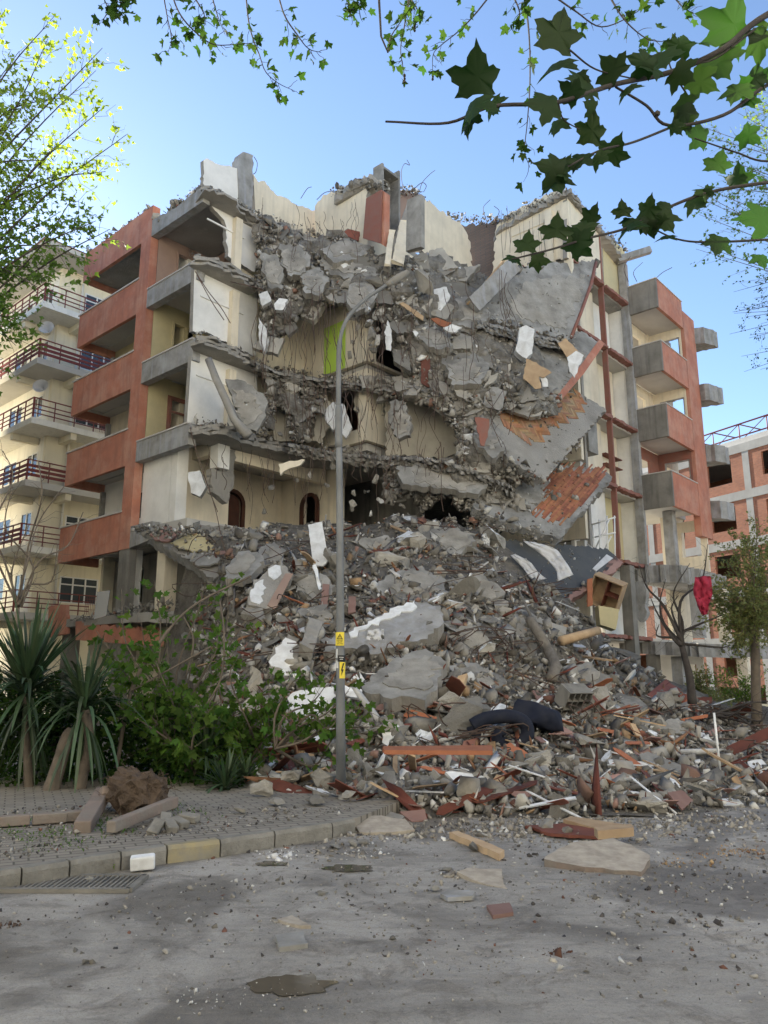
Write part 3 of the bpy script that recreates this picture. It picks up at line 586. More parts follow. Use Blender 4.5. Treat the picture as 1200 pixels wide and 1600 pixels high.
# ================================================================== RUBBLE
def rbf_fit(P, h):
    P = np.array(P); n = len(P); D = np.linalg.norm(P[:, None]-P[None], axis=2)
    K = np.zeros((n+3, n+3)); K[:n, :n] = D + np.eye(n)*-.02; K[:n, n] = 1; K[:n, n+1:] = P; K[n, :n] = 1; K[n+1:, :n] = P.T
    c = np.linalg.solve(K, np.concatenate([h, [0, 0, 0]]))
    return lambda X, Y: (np.hypot(np.asarray(X)[..., None]-P[:, 0], np.asarray(Y)[..., None]-P[:, 1]) @ c[:n] + c[n] + c[n+1]*np.asarray(X) + c[n+2]*np.asarray(Y))
hc = []
def hcp(u, v, Y): p = at(u, v, Y); hc.append((p.x, p.y, p.z))
for u, v in ((395, 1262), (470, 1272), (560, 1278), (640, 1290), (700, 1285), (780, 1285), (850, 1290), (930, 1295), (1010, 1290), (1100, 1280), (1200, 1270)):
    p = onZ(u, v, 0); hc.append((p.x, p.y, -.04)); hc.append((p.x*.93, p.y-1.2, -.35))
for t in ((400, 1200, 12.4), (500, 1205, 12.6), (650, 1195, 12.8), (800, 1190, 12.8), (950, 1200, 13), (1080, 1205, 13), (1220, 1200, 13), (1350, 1200, 13.5),
          (400, 1130, 14.5), (520, 1130, 14.5), (650, 1130, 14.3), (780, 1130, 14.6), (900, 1130, 15.3), (1000, 1135, 16.5), (1100, 1150, 17), (1200, 1165, 17), (1350, 1165, 17),
          (420, 1060, 16.4), (520, 1060, 16.4), (650, 1060, 16.4), (760, 1060, 17), (860, 1060, 18.5), (940, 1075, 20), (1010, 1090, 22), (1100, 1120, 21), (1200, 1140, 20),
          (430, 990, 18.4), (520, 990, 18.4), (650, 980, 18.6), (760, 990, 19.2), (850, 990, 20.5), (890, 1000, 21.5), (930, 1020, 22.5),
          (380, 930, 20.2), (450, 920, 20.5), (560, 920, 20.4), (660, 920, 20.5), (780, 925, 21.4), (860, 945, 23), (900, 960, 24.5),
          (330, 870, 22.6), (400, 860, 22.8), (500, 860, 23), (600, 860, 23), (700, 865, 23), (770, 880, 23.6),
          (330, 832, 25), (420, 826, 25.4), (520, 825, 25.5), (620, 812, 25.4), (700, 812, 25.2), (760, 830, 25.5)):
    hcp(*t)
for x, y, h in ((-6.2, 18, .3), (-5.2, 15, .1), (-5.6, 20.5, 1.0), (6.5, 27, 3.4), (6, 24.5, 4.2), (9, 26, 1.6), (-4, 28, 6.9), (0, 29, 6.8), (4, 29, 6.3), (-6.6, 20, .4), (-5.5, 16, .2), (-3.6, 13, -.2), (-8, 17, -.3), (-9, 22, .5), (-9, 12, -.5), (7, 29, 3.6), (9.5, 30, 1.4), (12, 32, .4), (16, 28, .2), (14, 22, .6), (18, 20, .2),
                (20, 34, 0), (-10, 30, 3), (-4, 34, 6.5), (8, 34, 2), (-6.3, 22.3, 3.6), (-6.8, 24.4, 5.2)):
    hc.append((x, y, h))
HF = rbf_fit([(a, b) for a, b, c in hc], np.array([c for a, b, c in hc]))
gx0, gx1, gy0, gy1, gs = -9.5, 20, 9.6, 34, .11
GX = np.arange(gx0, gx1, gs); GY = np.arange(gy0, gy1, gs); XX, YY = np.meshgrid(GX, GY)
HH = np.concatenate([HF(XX[i:i+20], YY[i:i+20]) for i in range(0, len(GY), 20)])
for j in range(len(GY)):
    for i in range(len(GX)):
        h = HH[j, i]
        uu_ = 600+1202*GX[i]/(GY[j]*1.0); fade = min(1, max(0, (uu_-(285-min(60, max(0, (GY[j]-23.5)*30))))/75)); 
        if h > 0: h = h*fade*fade*(3-2*fade)
        HH[j, i] = h
        if h > -.3:
            p = Vector((GX[i], GY[j], 0)); k = min(1, max(0, (h+.05)*1.5))
            HH[j, i] = h + k*(.22*noise.noise(p*.7) + .16*noise.noise(p*1.9) + .07*noise.noise(p*5) - .05)
def Hh(x, y):
    i = (x-gx0)/gs; j = (y-gy0)/gs; a = int(i); b = int(j)
    if a < 0 or b < 0 or a >= len(GX)-1 or b >= len(GY)-1: return -1
    f, g = i-a, j-b
    return (HH[b, a]*(1-f)+HH[b, a+1]*f)*(1-g) + (HH[b+1, a]*(1-f)+HH[b+1, a+1]*f)*g
def heap(u, v):     # first point of the heap (or the road) on the sight line
    r = ray(u, v); y = 3.0
    while y < 33:
        k = y/r.y; x = r.x*k; z = CH + r.z*k
        if z <= max(0, Hh(x, y)): return Vector((x, y, max(0, Hh(x, y))))
        y += .05
    p = onZ(u, v, 0) if ray(u, v).z < 0 else None
    return p if p is not None and p.y < 26 else None
mb = MB(); ny, nx = HH.shape
vs = [(XX[j, i], YY[j, i], HH[j, i]) for j in range(ny) for i in range(nx)]
fs = [(j*nx+i, j*nx+i+1, (j+1)*nx+i+1, (j+1)*nx+i) for j in range(ny-1) for i in range(nx-1) if HH[j:j+2, i:i+2].max() > -.1]
mb.add(vs, fs, 0, True)
tag(mb.build('rubble_mound', M['heap']), 'mound of grey dust, crumbled concrete and brick in front of the torn building', 'rubble', kind='stuff')
# ---- lumps and shards
def hull(rn, n, sx=1, sy=1, sz=1, rough=0, cuts=0, flat=None):
    bm = bmesh.new()
    for _ in range(n):
        p = Vector((rn.gauss(0, 1), rn.gauss(0, 1), rn.gauss(0, 1))).normalized()*rn.uniform(.8, 1)
        q = Vector((max(-.72, min(.72, p.x)), max(-.72, min(.72, p.y)), max(-.72, min(.72, p.z))))
        bm.verts.new((q.x*sx, q.y*sy, q.z*sz))
    r = bmesh.ops.convex_hull(bm, input=bm.verts)
    bmesh.ops.delete(bm, geom=[g for g in set(r['geom_interior']) | set(r['geom_unused']) if isinstance(g, bmesh.types.BMVert)], context='VERTS')
    if cuts:
        bmesh.ops.dissolve_limit(bm, angle_limit=.2, verts=bm.verts, edges=bm.edges)
        bmesh.ops.triangulate(bm, faces=bm.faces)
        bmesh.ops.subdivide_edges(bm, edges=bm.edges, cuts=cuts, use_grid_fill=True)
        off = Vector((rn.uniform(0, 99), 0, 0))
        for v in bm.verts:
            c = v.co.copy()
            if c.length > 0: v.co += c.normalized()*(rough*noise.noise(c*2.6+off) + rough*.6*noise.noise(c*8+off))
    bmesh.ops.recalc_face_normals(bm, faces=bm.faces)
    return bm
def bm_mesh(bm, name, mats, white=None):
    me = bpy.data.meshes.new(name); 
    if white is not None:
        bm.normal_update()
        for f in bm.faces:
            if f.normal.dot(white) > .78: f.material_index = 1
    bm.to_mesh(me); bm.free()
    for m_ in mats: me.materials.append(m_)
    return me
rn = random.Random(11)
LUMPS = [bm_mesh(hull(rn, rn.choice((9, 11, 13)), 1, rn.uniform(.55, .95), rn.uniform(.45, .85), .085, 3), 'concrete_lump', [M['chunk']]) for _ in range(16)]
SLABBY = [bm_mesh(hull(rn, 12, 1, rn.uniform(.6, .9), rn.uniform(.16, .28), .06, 3), 'slab_fragment', [M['chunk']]) for _ in range(10)]
WLUMP = [bm_mesh(hull(rn, 14, 1, rn.uniform(.6, .9), rn.uniform(.35, .6), .10, 3), 'plastered_lump', [M['chunk'], M['plaster']], Vector((rn.uniform(-.3, .3), rn.uniform(-.2, .2), 1)).normalized()) for _ in range(8)]
def irr(rn, n=7, ax=1, ay=.6):
    a0 = rn.uniform(0, 6.28); P = []
    for i in range(n):
        a = a0 + (i + rn.uniform(-.3, .3))*2*math.pi/n; r = rn.uniform(.6, 1); P.append(Vector((math.cos(a)*ax*r, math.sin(a)*ay*r, 0)))
    return P
def plate_mesh(rn, name, mats, th, n=6, ax=1, ay=.6):
    q = MB(); P = irr(rn, n, ax, ay); q.prism([jag(P, .03, .12, None, rn)], (0, 0, th), 0, len(mats)-1); me = bpy.data.meshes.new(name); me.from_pydata(q.v, [], q.f)
    for m_ in mats: me.materials.append(m_)
    me.polygons.foreach_set('material_index', q.m); me.update()
    bm = bmesh.new(); bm.from_mesh(me); bmesh.ops.recalc_face_normals(bm, faces=bm.faces); bm.to_mesh(me); bm.free(); return me
PLASTER = [plate_mesh(rn, 'plaster_fragment', [M['plaster'], M['chunk']], .12, rn.choice((5, 6, 7))) for _ in range(8)]
TILES = [plate_mesh(rn, 'board_fragment', [M['tile']], .07, rn.choice((4, 4, 5)), 1, .7) for _ in range(6)]
def board_mesh(rn, name, m, w, th, brk=True):
    q = MB(); e = .08 if brk else .01
    P = [Vector((-1, -w, 0)), Vector((1+rn.uniform(-e, e)*2, -w, 0)), Vector((1+rn.uniform(-e, e)*2, w*.2, 0)), Vector((1+rn.uniform(-e, e)*3, w, 0)), Vector((-1+rn.uniform(-e, e)*2, w, 0)), Vector((-1+rn.uniform(-e, e)*3, 0, 0))]
    q.prism([P], (0, 0, th)); me = bpy.data.meshes.new(name); me.from_pydata(q.v, [], q.f); me.materials.append(m); me.update()
    bm = bmesh.new(); bm.from_mesh(me); bmesh.ops.recalc_face_normals(bm, faces=bm.faces); bm.to_mesh(me); bm.free(); return me
PLANKR = [board_mesh(rn, 'plank', M['woodred'], w, .03) for w in (.06, .09, .16, .3)]
PLANKO = [board_mesh(rn, 'plank', M['woodorange2'], w, .03) for w in (.06, .12, .3)]
PLANKW = [board_mesh(rn, 'plank', M['woodraw'], w, .05) for w in (.05, .09, .14)]
STICKW = [board_mesh(rn, 'batten', M['plaster'], w, .03) for w in (.03, .05, .1)]
def place(me, name, p, size, rn, label, cat, group=None, tilt=1.0, rot=None, sc=(1, 1, 1)):
    o = bpy.data.objects.new(name, me); col.objects.link(o); o.location = p
    o.rotation_euler = rot if rot else (rn.uniform(-tilt, tilt), rn.uniform(-tilt, tilt), rn.uniform(0, 6.28))
    o.scale = (size*sc[0], size*sc[1], size*sc[2]); return tag(o, label, cat, group)
def inpoly(u, v, P):
    c = False; n = len(P); j = n-1
    for i in range(n):
        if ((P[i][1] > v) != (P[j][1] > v)) and (u < (P[j][0]-P[i][0])*(v-P[i][1])/(P[j][1]-P[i][1]) + P[i][0]): c = not c
        j = i
    return c
HEAPPX = [(385, 1245), (340, 1200), (310, 1130), (300, 1050), (300, 980), (310, 920), (330, 900), (300, 840), (420, 822), (520, 822), (640, 806), (720, 806), (780, 840), (800, 900), (885, 925), (945, 972), (1015, 1045), (1060, 1082), (1110, 1105), (1210, 1140), (1215, 1262), (1000, 1270), (780, 1278), (560, 1270)]
# hanging curtain of wreckage: depth field of the torn face, in pixels of the photograph -> metres
cc = [(400, 350, 26.3), (470, 375, 27.2), (540, 395, 27.0), (620, 400, 26.3), (700, 420, 27.6), (760, 440, 28.6), (840, 430, 28.8), (930, 420, 30), (400, 450, 26.0), (480, 450, 26.8), (560, 460, 26.4), (650, 480, 26.0), (740, 500, 26.6), (820, 560, 26.8), (880, 560, 28.0),
      (410, 560, 26.2), (500, 600, 27.4), (600, 600, 26.6), (700, 600, 25.8), (780, 620, 25.8), (860, 640, 26.6), (420, 690, 26.4), (520, 700, 27.4), (600, 700, 26.6), (700, 700, 25.6), (780, 720, 25.8), (600, 780, 26.6), (700, 780, 25.8), (800, 800, 26.0), (420, 800, 26.5)]
CF = rbf_fit([(a, b) for a, b, c in cc], np.array([c for a, b, c in cc]))
def curt(u, v, d=0): return at(u, v, float(CF(u, v)) + d)
MASS = [
 [(398, 352), (412, 344), (440, 352), (470, 375), (500, 380), (520, 360), (548, 368), (562, 392), (600, 400), (640, 405), (690, 402), (740, 430), (775, 440), (760, 470), (742, 500), (770, 520), (800, 520), (830, 545), (850, 590), (868, 640), (846, 660), (815, 640), (790, 640), (760, 655), (735, 640), (700, 604), (650, 598), (620, 560), (606, 520), (585, 480), (560, 500), (540, 482), (520, 468), (500, 480), (480, 500), (468, 490), (450, 520), (430, 540), (418, 560), (405, 545), (408, 500), (402, 430)],
 [(560, 598), (600, 590), (660, 604), (720, 600), (760, 640), (752, 668), (775, 700), (800, 730), (830, 745), (790, 770), (740, 760), (720, 715), (712, 670), (690, 640), (660, 632), (640, 622), (600, 618)],
 [(600, 720), (700, 722), (760, 745), (800, 770), (840, 800), (800, 800), (745, 790), (720, 800), (700, 770), (660, 800), (640, 768), (610, 790), (600, 760)],
 [(700, 590), (760, 560), (800, 590), (782, 618), (735, 645)],
 [(420, 585), (470, 592), (520, 604), (500, 640), (480, 690), (455, 690), (450, 650), (430, 640), (415, 690), (405, 660), (412, 620)]]
# backing shells of the hanging wreckage: rough solid sheets that leave the openings between them free
for mi, P in enumerate(MASS):
    us = [p[0] for p in P]; vs_ = [p[1] for p in P]; st = 4; q = MB(); idx = {}
    u0, v0 = int(min(us)), int(min(vs_)); nu = int((max(us)-u0)/st)+2; nv = int((max(vs_)-v0)/st)+2
    ins = lambda i, j: inpoly(u0+i*st + 5*noise.noise(Vector((i*.3, j*.3, 0))), v0+j*st + 5*noise.noise(Vector((i*.3, j*.3, 5))), P)
    for j in range(nv):
        for i in range(nu):
            if all(ins(i+a, j+b) for a, b in ((0, 0), (1, 0), (1, 1), (0, 1))):
                f = []
                for a, b in ((0, 0), (1, 0), (1, 1), (0, 1)):
                    k = (i+a, j+b)
                    if k not in idx:
                        idx[k] = len(q.v); u = u0+k[0]*st; v = v0+k[1]*st; n_ = noise.noise(Vector((u*.03, v*.03, mi))) + .6*noise.noise(Vector((u*.09, v*.09, mi)))
                        q.v.append(tuple(curt(u, v, .35 + .45*n_)))
                    f.append(idx[k])
                q.f.append(f); q.m.append(0); q.sm.append(False)
    o = q.build('torn_floor_mass', M['torn'], bld); o.modifiers.new('thickness', 'SOLIDIFY').thickness = -.35; o.modifiers['thickness'].offset = 1
# ---- merged small shards (nobody could count them)
def shard_variants(rn, n, sz):
    out = []
    for _ in range(n):
        bm = hull(rn, 9, *sz); bm.verts.ensure_lookup_table(); bmesh.ops.triangulate(bm, faces=bm.faces)
        out.append((np.array([v.co[:] for v in bm.verts]), np.array([[v.index for v in f.verts] for f in bm.faces]))); bm.free()
    return out
SV = shard_variants(rn, 12, (1, .75, .55)); SF = shard_variants(rn, 8, (1, .6, .12)); SL = shard_variants(rn, 6, (1, .1, .07))
PAL = [((.33, .308, .268), 36), ((.21, .195, .168), 28), ((.46, .44, .395), 14), ((.78, .77, .74), 5), ((.31, .19, .145), 3), ((.20, .10, .075), 2), ((.42, .28, .16), 3), ((.16, .145, .125), 9)]
def rotm(rn):
    q = rn.normal(size=4); q /= np.linalg.norm(q); a, b, c, d = q
    return np.array([[1-2*(c*c+d*d), 2*(b*c-a*d), 2*(b*d+a*c)], [2*(b*c+a*d), 1-2*(b*b+d*d), 2*(c*d-a*b)], [2*(b*d-a*c), 2*(c*d+a*b), 1-2*(b*b+c*c)]])
def merged(name, items, m, label, cat, rs):      # items: (point, size, variant list, tone)
    Vv = []; Ff = []; Cc = []; k = 0
    for p, sz, var, tone in items:
        v, f = var[rs.randint(len(var))]; v2 = (v*sz) @ rotm(rs).T + np.array(p); Vv.append(v2); Ff.append(f+k); k += len(v); Cc.append(np.tile((*tone, 1), (len(f), 1)))
    V = np.concatenate(Vv); Fa = np.concatenate(Ff); C_ = np.concatenate(Cc)
    me = bpy.data.meshes.new(name); me.vertices.add(len(V)); me.vertices.foreach_set('co', V.ravel()); me.loops.add(Fa.size); me.loops.foreach_set('vertex_index', Fa.ravel().astype(np.int32))
    me.polygons.add(len(Fa)); me.polygons.foreach_set('loop_start', np.arange(0, Fa.size, 3, dtype=np.int32)); me.update(calc_edges=True)
    at_ = me.attributes.new('tone', 'FLOAT_COLOR', 'FACE'); at_.data.foreach_set('color', C_.astype(np.float32).ravel())
    me.materials.append(m); o = bpy.data.objects.new(name, me); col.objects.link(o); return tag(o, label, cat, kind='stuff')
rs = np.random.RandomState(5); rn = random.Random(21)
def tone(pal=PAL):
    c = rn.choices([a for a, b in pal], [b for a, b in pal])[0]; k = rn.uniform(.7, 1.25); return tuple(min(1, x*k) for x in c)
def rpoly(P):
    while True:
        u = rn.uniform(min(p[0] for p in P), max(p[0] for p in P)); v = rn.uniform(min(p[1] for p in P), max(p[1] for p in P))
        if inpoly(u, v, P): return u, v
items = []
for _ in range(14500):
    u, v = rpoly(HEAPPX); p = heap(u, v)
    if p is None: continue
    k = p.y/20
    sz = min(.34, .036*math.exp(rn.gauss(0, .7))*(.6+k)*1.25*(1 if v > 900 else .8)); var = SV if rn.random() < .62 else SF if rn.random() < .75 else SL
    if var is SF: sz *= 1.5
    if var is SL: sz *= 3.2
    t_ = tone(); 
    if var is SL: t_ = tone([((.30, .16, .09), 3), ((.18, .06, .045), 4), ((.55, .54, .52), 2), ((.2, .19, .18), 3)])
    items.append((p + Vector((0, 0, rn.uniform(-.02, .09)*(.5+k))), sz, var, t_))
merged('rubble', items, M['shard'], 'loose crumbled concrete, plaster flakes and splinters covering the heap', 'rubble', rs)
items = []
CP = [((.34, .318, .28), 40), ((.21, .195, .168), 27), ((.48, .46, .41), 18), ((.78, .77, .74), 4), ((.30, .17, .12), 3), ((.16, .145, .12), 8)]
for _ in range(11000):
    P = MASS[rn.choices(range(5), [10, 5, 3.5, 1.2, 1.2])[0]]; u, v = rpoly(P); sz = min(.4, .10*math.exp(rn.gauss(0, .55)))
    items.append((curt(u, v, rn.uniform(-.25, .3)), sz, SV if rn.random() < .7 else SF, tone(CP)))
merged('hanging_rubble', items, M['shard'], 'crumbled concrete caught in the mesh of the torn floors', 'rubble', rs)
# grit on the road and the pavement
items = []
def cluster(u, v, ru, rv, n_, sz, pal, var=None):
    for _ in range(n_):
        p = onZ(u+rn.gauss(0, ru), v+rn.gauss(0, rv), .005); items.append((p, min(.09, sz*math.exp(rn.gauss(0, .5))), var or (SV if rn.random() < .6 else SF), tone(pal)))
WP = [((.78, .77, .75), 5), ((.5, .47, .42), 2)]; WD = [((.48, .33, .18), 5), ((.3, .17, .1), 2), ((.5, .45, .38), 1)]; CG = [((.40, .37, .32), 5), ((.26, .235, .20), 4), ((.7, .69, .66), 1)]
for a in ((435, 1337, 14, 4, 60, .02, WP), (568, 1334, 18, 4, 70, .012, WP), (545, 1330, 40, 8, 120, .02, CG), (735, 1305, 22, 6, 110, .025, WD, SL), (700, 1368, 16, 4, 50, .025, CG), (850, 1300, 55, 10, 260, .035, CG), (600, 1300, 60, 10, 260, .03, CG), (760, 1290, 80, 10, 300, .03, CG),
          (950, 1290, 90, 12, 420, .03, CG), (1100, 1285, 80, 12, 380, .03, CG), (1160, 1330, 30, 5, 120, .015, WD), (1060, 1345, 30, 6, 70, .012, WD), (868, 1488, 10, 3, 40, .012, [((.12, .06, .04), 1)]), (20, 1445, 12, 3, 30, .012, [((.12, .08, .06), 1)]), (460, 1440, 18, 4, 40, .01, CG),
          (930, 1265, 60, 6, 130, .03, WP), (420, 1290, 30, 8, 60, .03, CG), (330, 1275, 60, 10, 60, .02, CG), (505, 1560, 60, 18, 60, .006, CG), (350, 1560, 60, 12, 60, .008, WP), (700, 1480, 160, 50, 300, .007, CG), (900, 1420, 160, 40, 300, .008, CG), (1000, 1360, 160, 25, 360, .012, CG)): cluster(*a)
GP = [((.40, .37, .32), 30), ((.20, .185, .16), 40), ((.55, .54, .52), 8), ((.22, .11, .08), 5), ((.10, .09, .085), 20)]
for _ in range(5200):
    a = rn.random(); u = rn.uniform(-20, 1220)
    v = rn.triangular(1255, 1600, 1262) if a < .7 else rn.uniform(1262, 1340)
    p = onZ(u, v, 0); kz = 0
    if v < 1400 and u < 560:
        vk = np.interp(u, [k_[0] for k_ in kl], [k_[1] for k_ in kl])
        if v < vk-14: p = onZ(u, v, KZ); 
        elif v < vk+2: continue
    sz = min(.05, .009*math.exp(rn.gauss(0, .6))*(.5+p.y/7))
    items.append((p, sz, SV if rn.random() < .7 else SF, tone(GP)))
merged('gravel', items, M['shard'], 'small stones, grit and plaster crumbs strewn over the road', 'gravel', rs)
# ---- individual pieces
def lab(size, what, where): return ('large ' if size > .42 else 'medium ' if size > .2 else 'small ') + what + ' ' + where
cnt = 0
def spot_h(u):
    return 'at the left foot of the heap' if u < 560 else 'in the middle of the heap' if u < 820 else 'on the right flank of the heap'
for _ in range(260):
    u, v = rpoly(HEAPPX); p = heap(u, v)
    if p is None: continue
    s = min(.9, .22*math.exp(rn.gauss(0, .55)))*(.75+.02*p.y); kind = rn.choice((0, 0, 1, 1, 1, 2)); s = min(s, .34 if v > 1190 else .9)
    me = rn.choice((LUMPS, SLABBY, WLUMP)[kind]); nm = ('concrete_lump', 'slab_fragment', 'plastered_lump')[kind]
    wh = ('grey concrete lump', 'flat grey slab fragment', 'concrete lump with a white plastered face')[kind]
    g = lab(s, wh, spot_h(u)); place(me, nm, p + Vector((0, 0, s*.15)), s*(1.25 if kind == 1 else 1), rn, g, 'rubble', g, .6 if kind else 3)
# rounded stones along the foot of the heap (behind and beside the lamp post)
for i in range(95):
    u = rn.triangular(400, 1190, 600); v = rn.uniform(1215, 1262); p = heap(u, v)
    if p is None: continue
    s = rn.uniform(.07, .2); g = 'pale rubble stone in the row at the foot of the heap'
    place(rn.choice(LUMPS), 'rubble_stone', p + Vector((0, 0, s*.35)), s, rn, g, 'stone', 'pale rubble stones along the foot of the heap', 3)
for i in range(110):
    P = MASS[rn.choices(range(5), [10, 6, 3, 1, 1.5])[0]]; u, v = rpoly(P); s = min(.75, .27*math.exp(rn.gauss(0, .42)))
    kind = rn.choice((0, 0, 1, 1, 2)); wh = ('grey concrete lump', 'cracked grey slab fragment', 'concrete lump with a white plastered face')[kind]
    g = lab(s, wh, 'hanging in the ' + ('upper' if v < 600 else 'lower') + ' torn floors'); o = place(rn.choice((LUMPS, SLABBY, WLUMP)[kind]), ('concrete_lump', 'slab_fragment', 'plastered_lump')[kind], curt(u, v, rn.uniform(-.25, .1)), s*(1.3 if kind == 1 else 1), rn, g, 'rubble', g, .5, sc=(1, 1, 1))
    if kind: o.rotation_euler = (R(90)+rn.uniform(-.5, .5), rn.uniform(-.6, .6), rn.uniform(-.6, .6))
# lumps strung on bent bars in front of the open storeys
for i in range(58):
    a = rn.random()
    u, v = (rn.gauss(583, 14), rn.uniform(480, 580)) if a < .2 else (rn.uniform(545, 640), rn.uniform(725, 830)) if a < .55 else (rn.uniform(400, 530), rn.uniform(725, 800)) if a < .65 else (rn.uniform(415, 600), rn.uniform(590, 690)) if a < .8 else (rn.gauss(755, 20), rn.uniform(550, 640))
    s = rn.uniform(.1, .24); k = rn.random() < .3
    place(rn.choice(WLUMP if k else LUMPS), 'plastered_lump' if k else 'concrete_lump', curt(u, v, -.1), s, rn, ('white-faced' if k else 'grey') + ' concrete lump dangling on a bent bar in front of an open storey', 'rubble', ('white-faced' if k else 'grey') + ' lumps dangling on bent bars', 3)
# cracked floor pieces that still hang together in the mesh: jittered cells with gaps
def cellpieces(P, cs, keep, sd, dmin, dmax, th):
    r_ = random.Random(sd); us = [p[0] for p in P]; vs_ = [p[1] for p in P]; u0, v0 = min(us), min(vs_); J = {}
    def cn(i, j):
        if (i, j) not in J: J[(i, j)] = (u0+i*cs+(j % 2)*cs*.5+r_.uniform(-.36, .36)*cs, v0+j*cs*.85+r_.uniform(-.34, .34)*cs)
        return J[(i, j)]
    for j in range(int((max(vs_)-v0)/cs/.85)+1):
        for i in range(-1, int((max(us)-u0)/cs)+1):
            q4 = [cn(i, j), cn(i+1, j), cn(i+1, j+1), cn(i, j+1)]; cu = sum(p[0] for p in q4)/4; cv = sum(p[1] for p in q4)/4
            if not inpoly(cu, cv, P) or r_.random() > keep: continue
            sh = r_.uniform(.80, .95); q4 = [(cu+(u-cu)*sh, cv+(v-cv)*sh) for u, v in q4]; Y = float(CF(cu, cv)) + r_.uniform(dmin, dmax); tx, ty = r_.uniform(-.35, .35), r_.uniform(-.5, .5)
            P3 = [at(u, v, Y + tx*(u-cu)*Y/FPX + (ty+.35)*(v-cv)*-Y/FPX) for u, v in q4]; P3 = jag(P3, .035*cs/28, .10, None, r_); c = sum(P3, Vector())/len(P3)
            q = MB(); q.prism([P3], Vector((r_.uniform(-.2, .2), 1, r_.uniform(-.3, .1))).normalized()*r_.uniform(*th), 0); o = q.build('slab_fragment', M['chunk'], None, c, fixn=True)
            g = lab(cs/60, 'cracked grey slab fragment', 'hanging in the torn floors'); tag(o, g, 'rubble', g)
cellpieces(MASS[0], 30, .72, 3, -.35, .05, (.15, .35)); cellpieces(MASS[1], 24, .45, 4, -.3, .1, (.15, .3)); cellpieces(MASS[2], 24, .45, 5, -.3, .1, (.15, .3)); cellpieces(MASS[3], 26, .6, 6, -.5, -.1, (.15, .3)); cellpieces(MASS[4], 24, .5, 7, -.2, .1, (.1, .2))
# snapped floor edges running across the torn face: thin broken layers
def stratum(P, Yo, h, dep, sd):
    r_ = random.Random(sd); L_ = catmull([Vector((u, v, 0)) for u, v in P], 12)
    for k in range(4):
        q = MB(); top = []; 
        for i, p in enumerate(L_):
            vv = p.y + k*h/4 + r_.uniform(-1.5, 1.5); Y = float(CF(p.x, vv)) + Yo - r_.uniform(0, dep)*(1-.15*k) ; top.append((at(p.x, vv, Y), at(p.x, vv+h/4*r_.uniform(.7, 1.5), Y+r_.uniform(-.1, .1)), at(p.x, vv-2, Y+1.1), at(p.x, vv+h/4, Y+1.1)))
        for i, t in enumerate(top): q.v += [tuple(x) for x in t]
        for i in range(len(top)-1):
            a = i*4; q.f += [[a, a+1, a+5, a+4], [a+2, a, a+4, a+6], [a+1, a+3, a+7, a+5]]; q.m += [0]*3; q.sm += [False]*3
        q.build('snapped_floor_edge', M['conc'] if k % 2 == 0 else M['conc_dark'], bld)
stratum([(400, 566), (440, 582), (500, 592), (560, 600), (640, 603), (700, 612), (758, 628)], -.1, 12, .4, 1)
stratum([(450, 692), (500, 702), (560, 711), (610, 714), (660, 716), (720, 728), (770, 748), (800, 760)], -.2, 16, .5, 2)
stratum([(398, 440), (420, 452), (438, 470)], -.1, 10, .4, 3)
stratum([(740, 496), (780, 510), (830, 522), (880, 534), (900, 545)], -.5, 14, .3, 4)
def scat(n, MS, nm, what, cat, smin, smax, tilt=.5, zone=None, off=.1):
    for _ in range(n):
        for _t in range(50):
            u, v = rpoly(HEAPPX)
            if zone is None or rn.random() < zone(u, v): break
        p = heap(u, v)
        if p is None: continue
        s = rn.uniform(smin, smax)*(.6+p.y/28); g = what + ' ' + spot_h(u); r_ = (rn.uniform(-tilt, tilt)+.35, rn.uniform(-tilt, tilt), rn.uniform(0, 6.28))
        place(rn.choice(MS), nm, p+Vector((0, -.05, off)), s, rn, g, cat, g, rot=r_)
low = lambda u, v: 1 if v > 1080 else .25
rgt = lambda u, v: (1 if v > 1080 else .2)*(1 if u > 620 else .4)
scat(60, PLANKR, 'plank', 'broken dark red-brown board', 'board', .18, .62, zone=low)
scat(34, PLANKO, 'plank', 'broken orange-brown board', 'board', .15, .5, zone=rgt)
scat(30, PLANKW, 'plank', 'splintered pale timber piece', 'timber', .2, .6, zone=low)
scat(34, STICKW, 'batten', 'thin white painted batten', 'batten', .2, .6, zone=low)
scat(60, PLASTER, 'plaster_fragment', 'flat white plaster fragment', 'plaster', .1, .3)
scat(34, TILES, 'board_fragment', 'flat reddish brown fragment', 'board', .12, .34, zone=rgt)
# stones along the top of the left roof parapet
for i in range(16):
    s_ = rn.uniform(.7, 3.8) if i < 9 else rn.uniform(4, 9.3); p = W(s_, rn.uniform(.05, .3), (19.25 if i < 9 else 19.95)+(.0 if i > 8 else .1)); z = rn.uniform(.12, .3) if i < 9 else rn.uniform(.08, .16)
    place(rn.choice(LUMPS), 'concrete_lump', p, z, rn, 'broken concrete lump lying on the left roof edge', 'rubble', 'lumps on the left roof edge', 3)
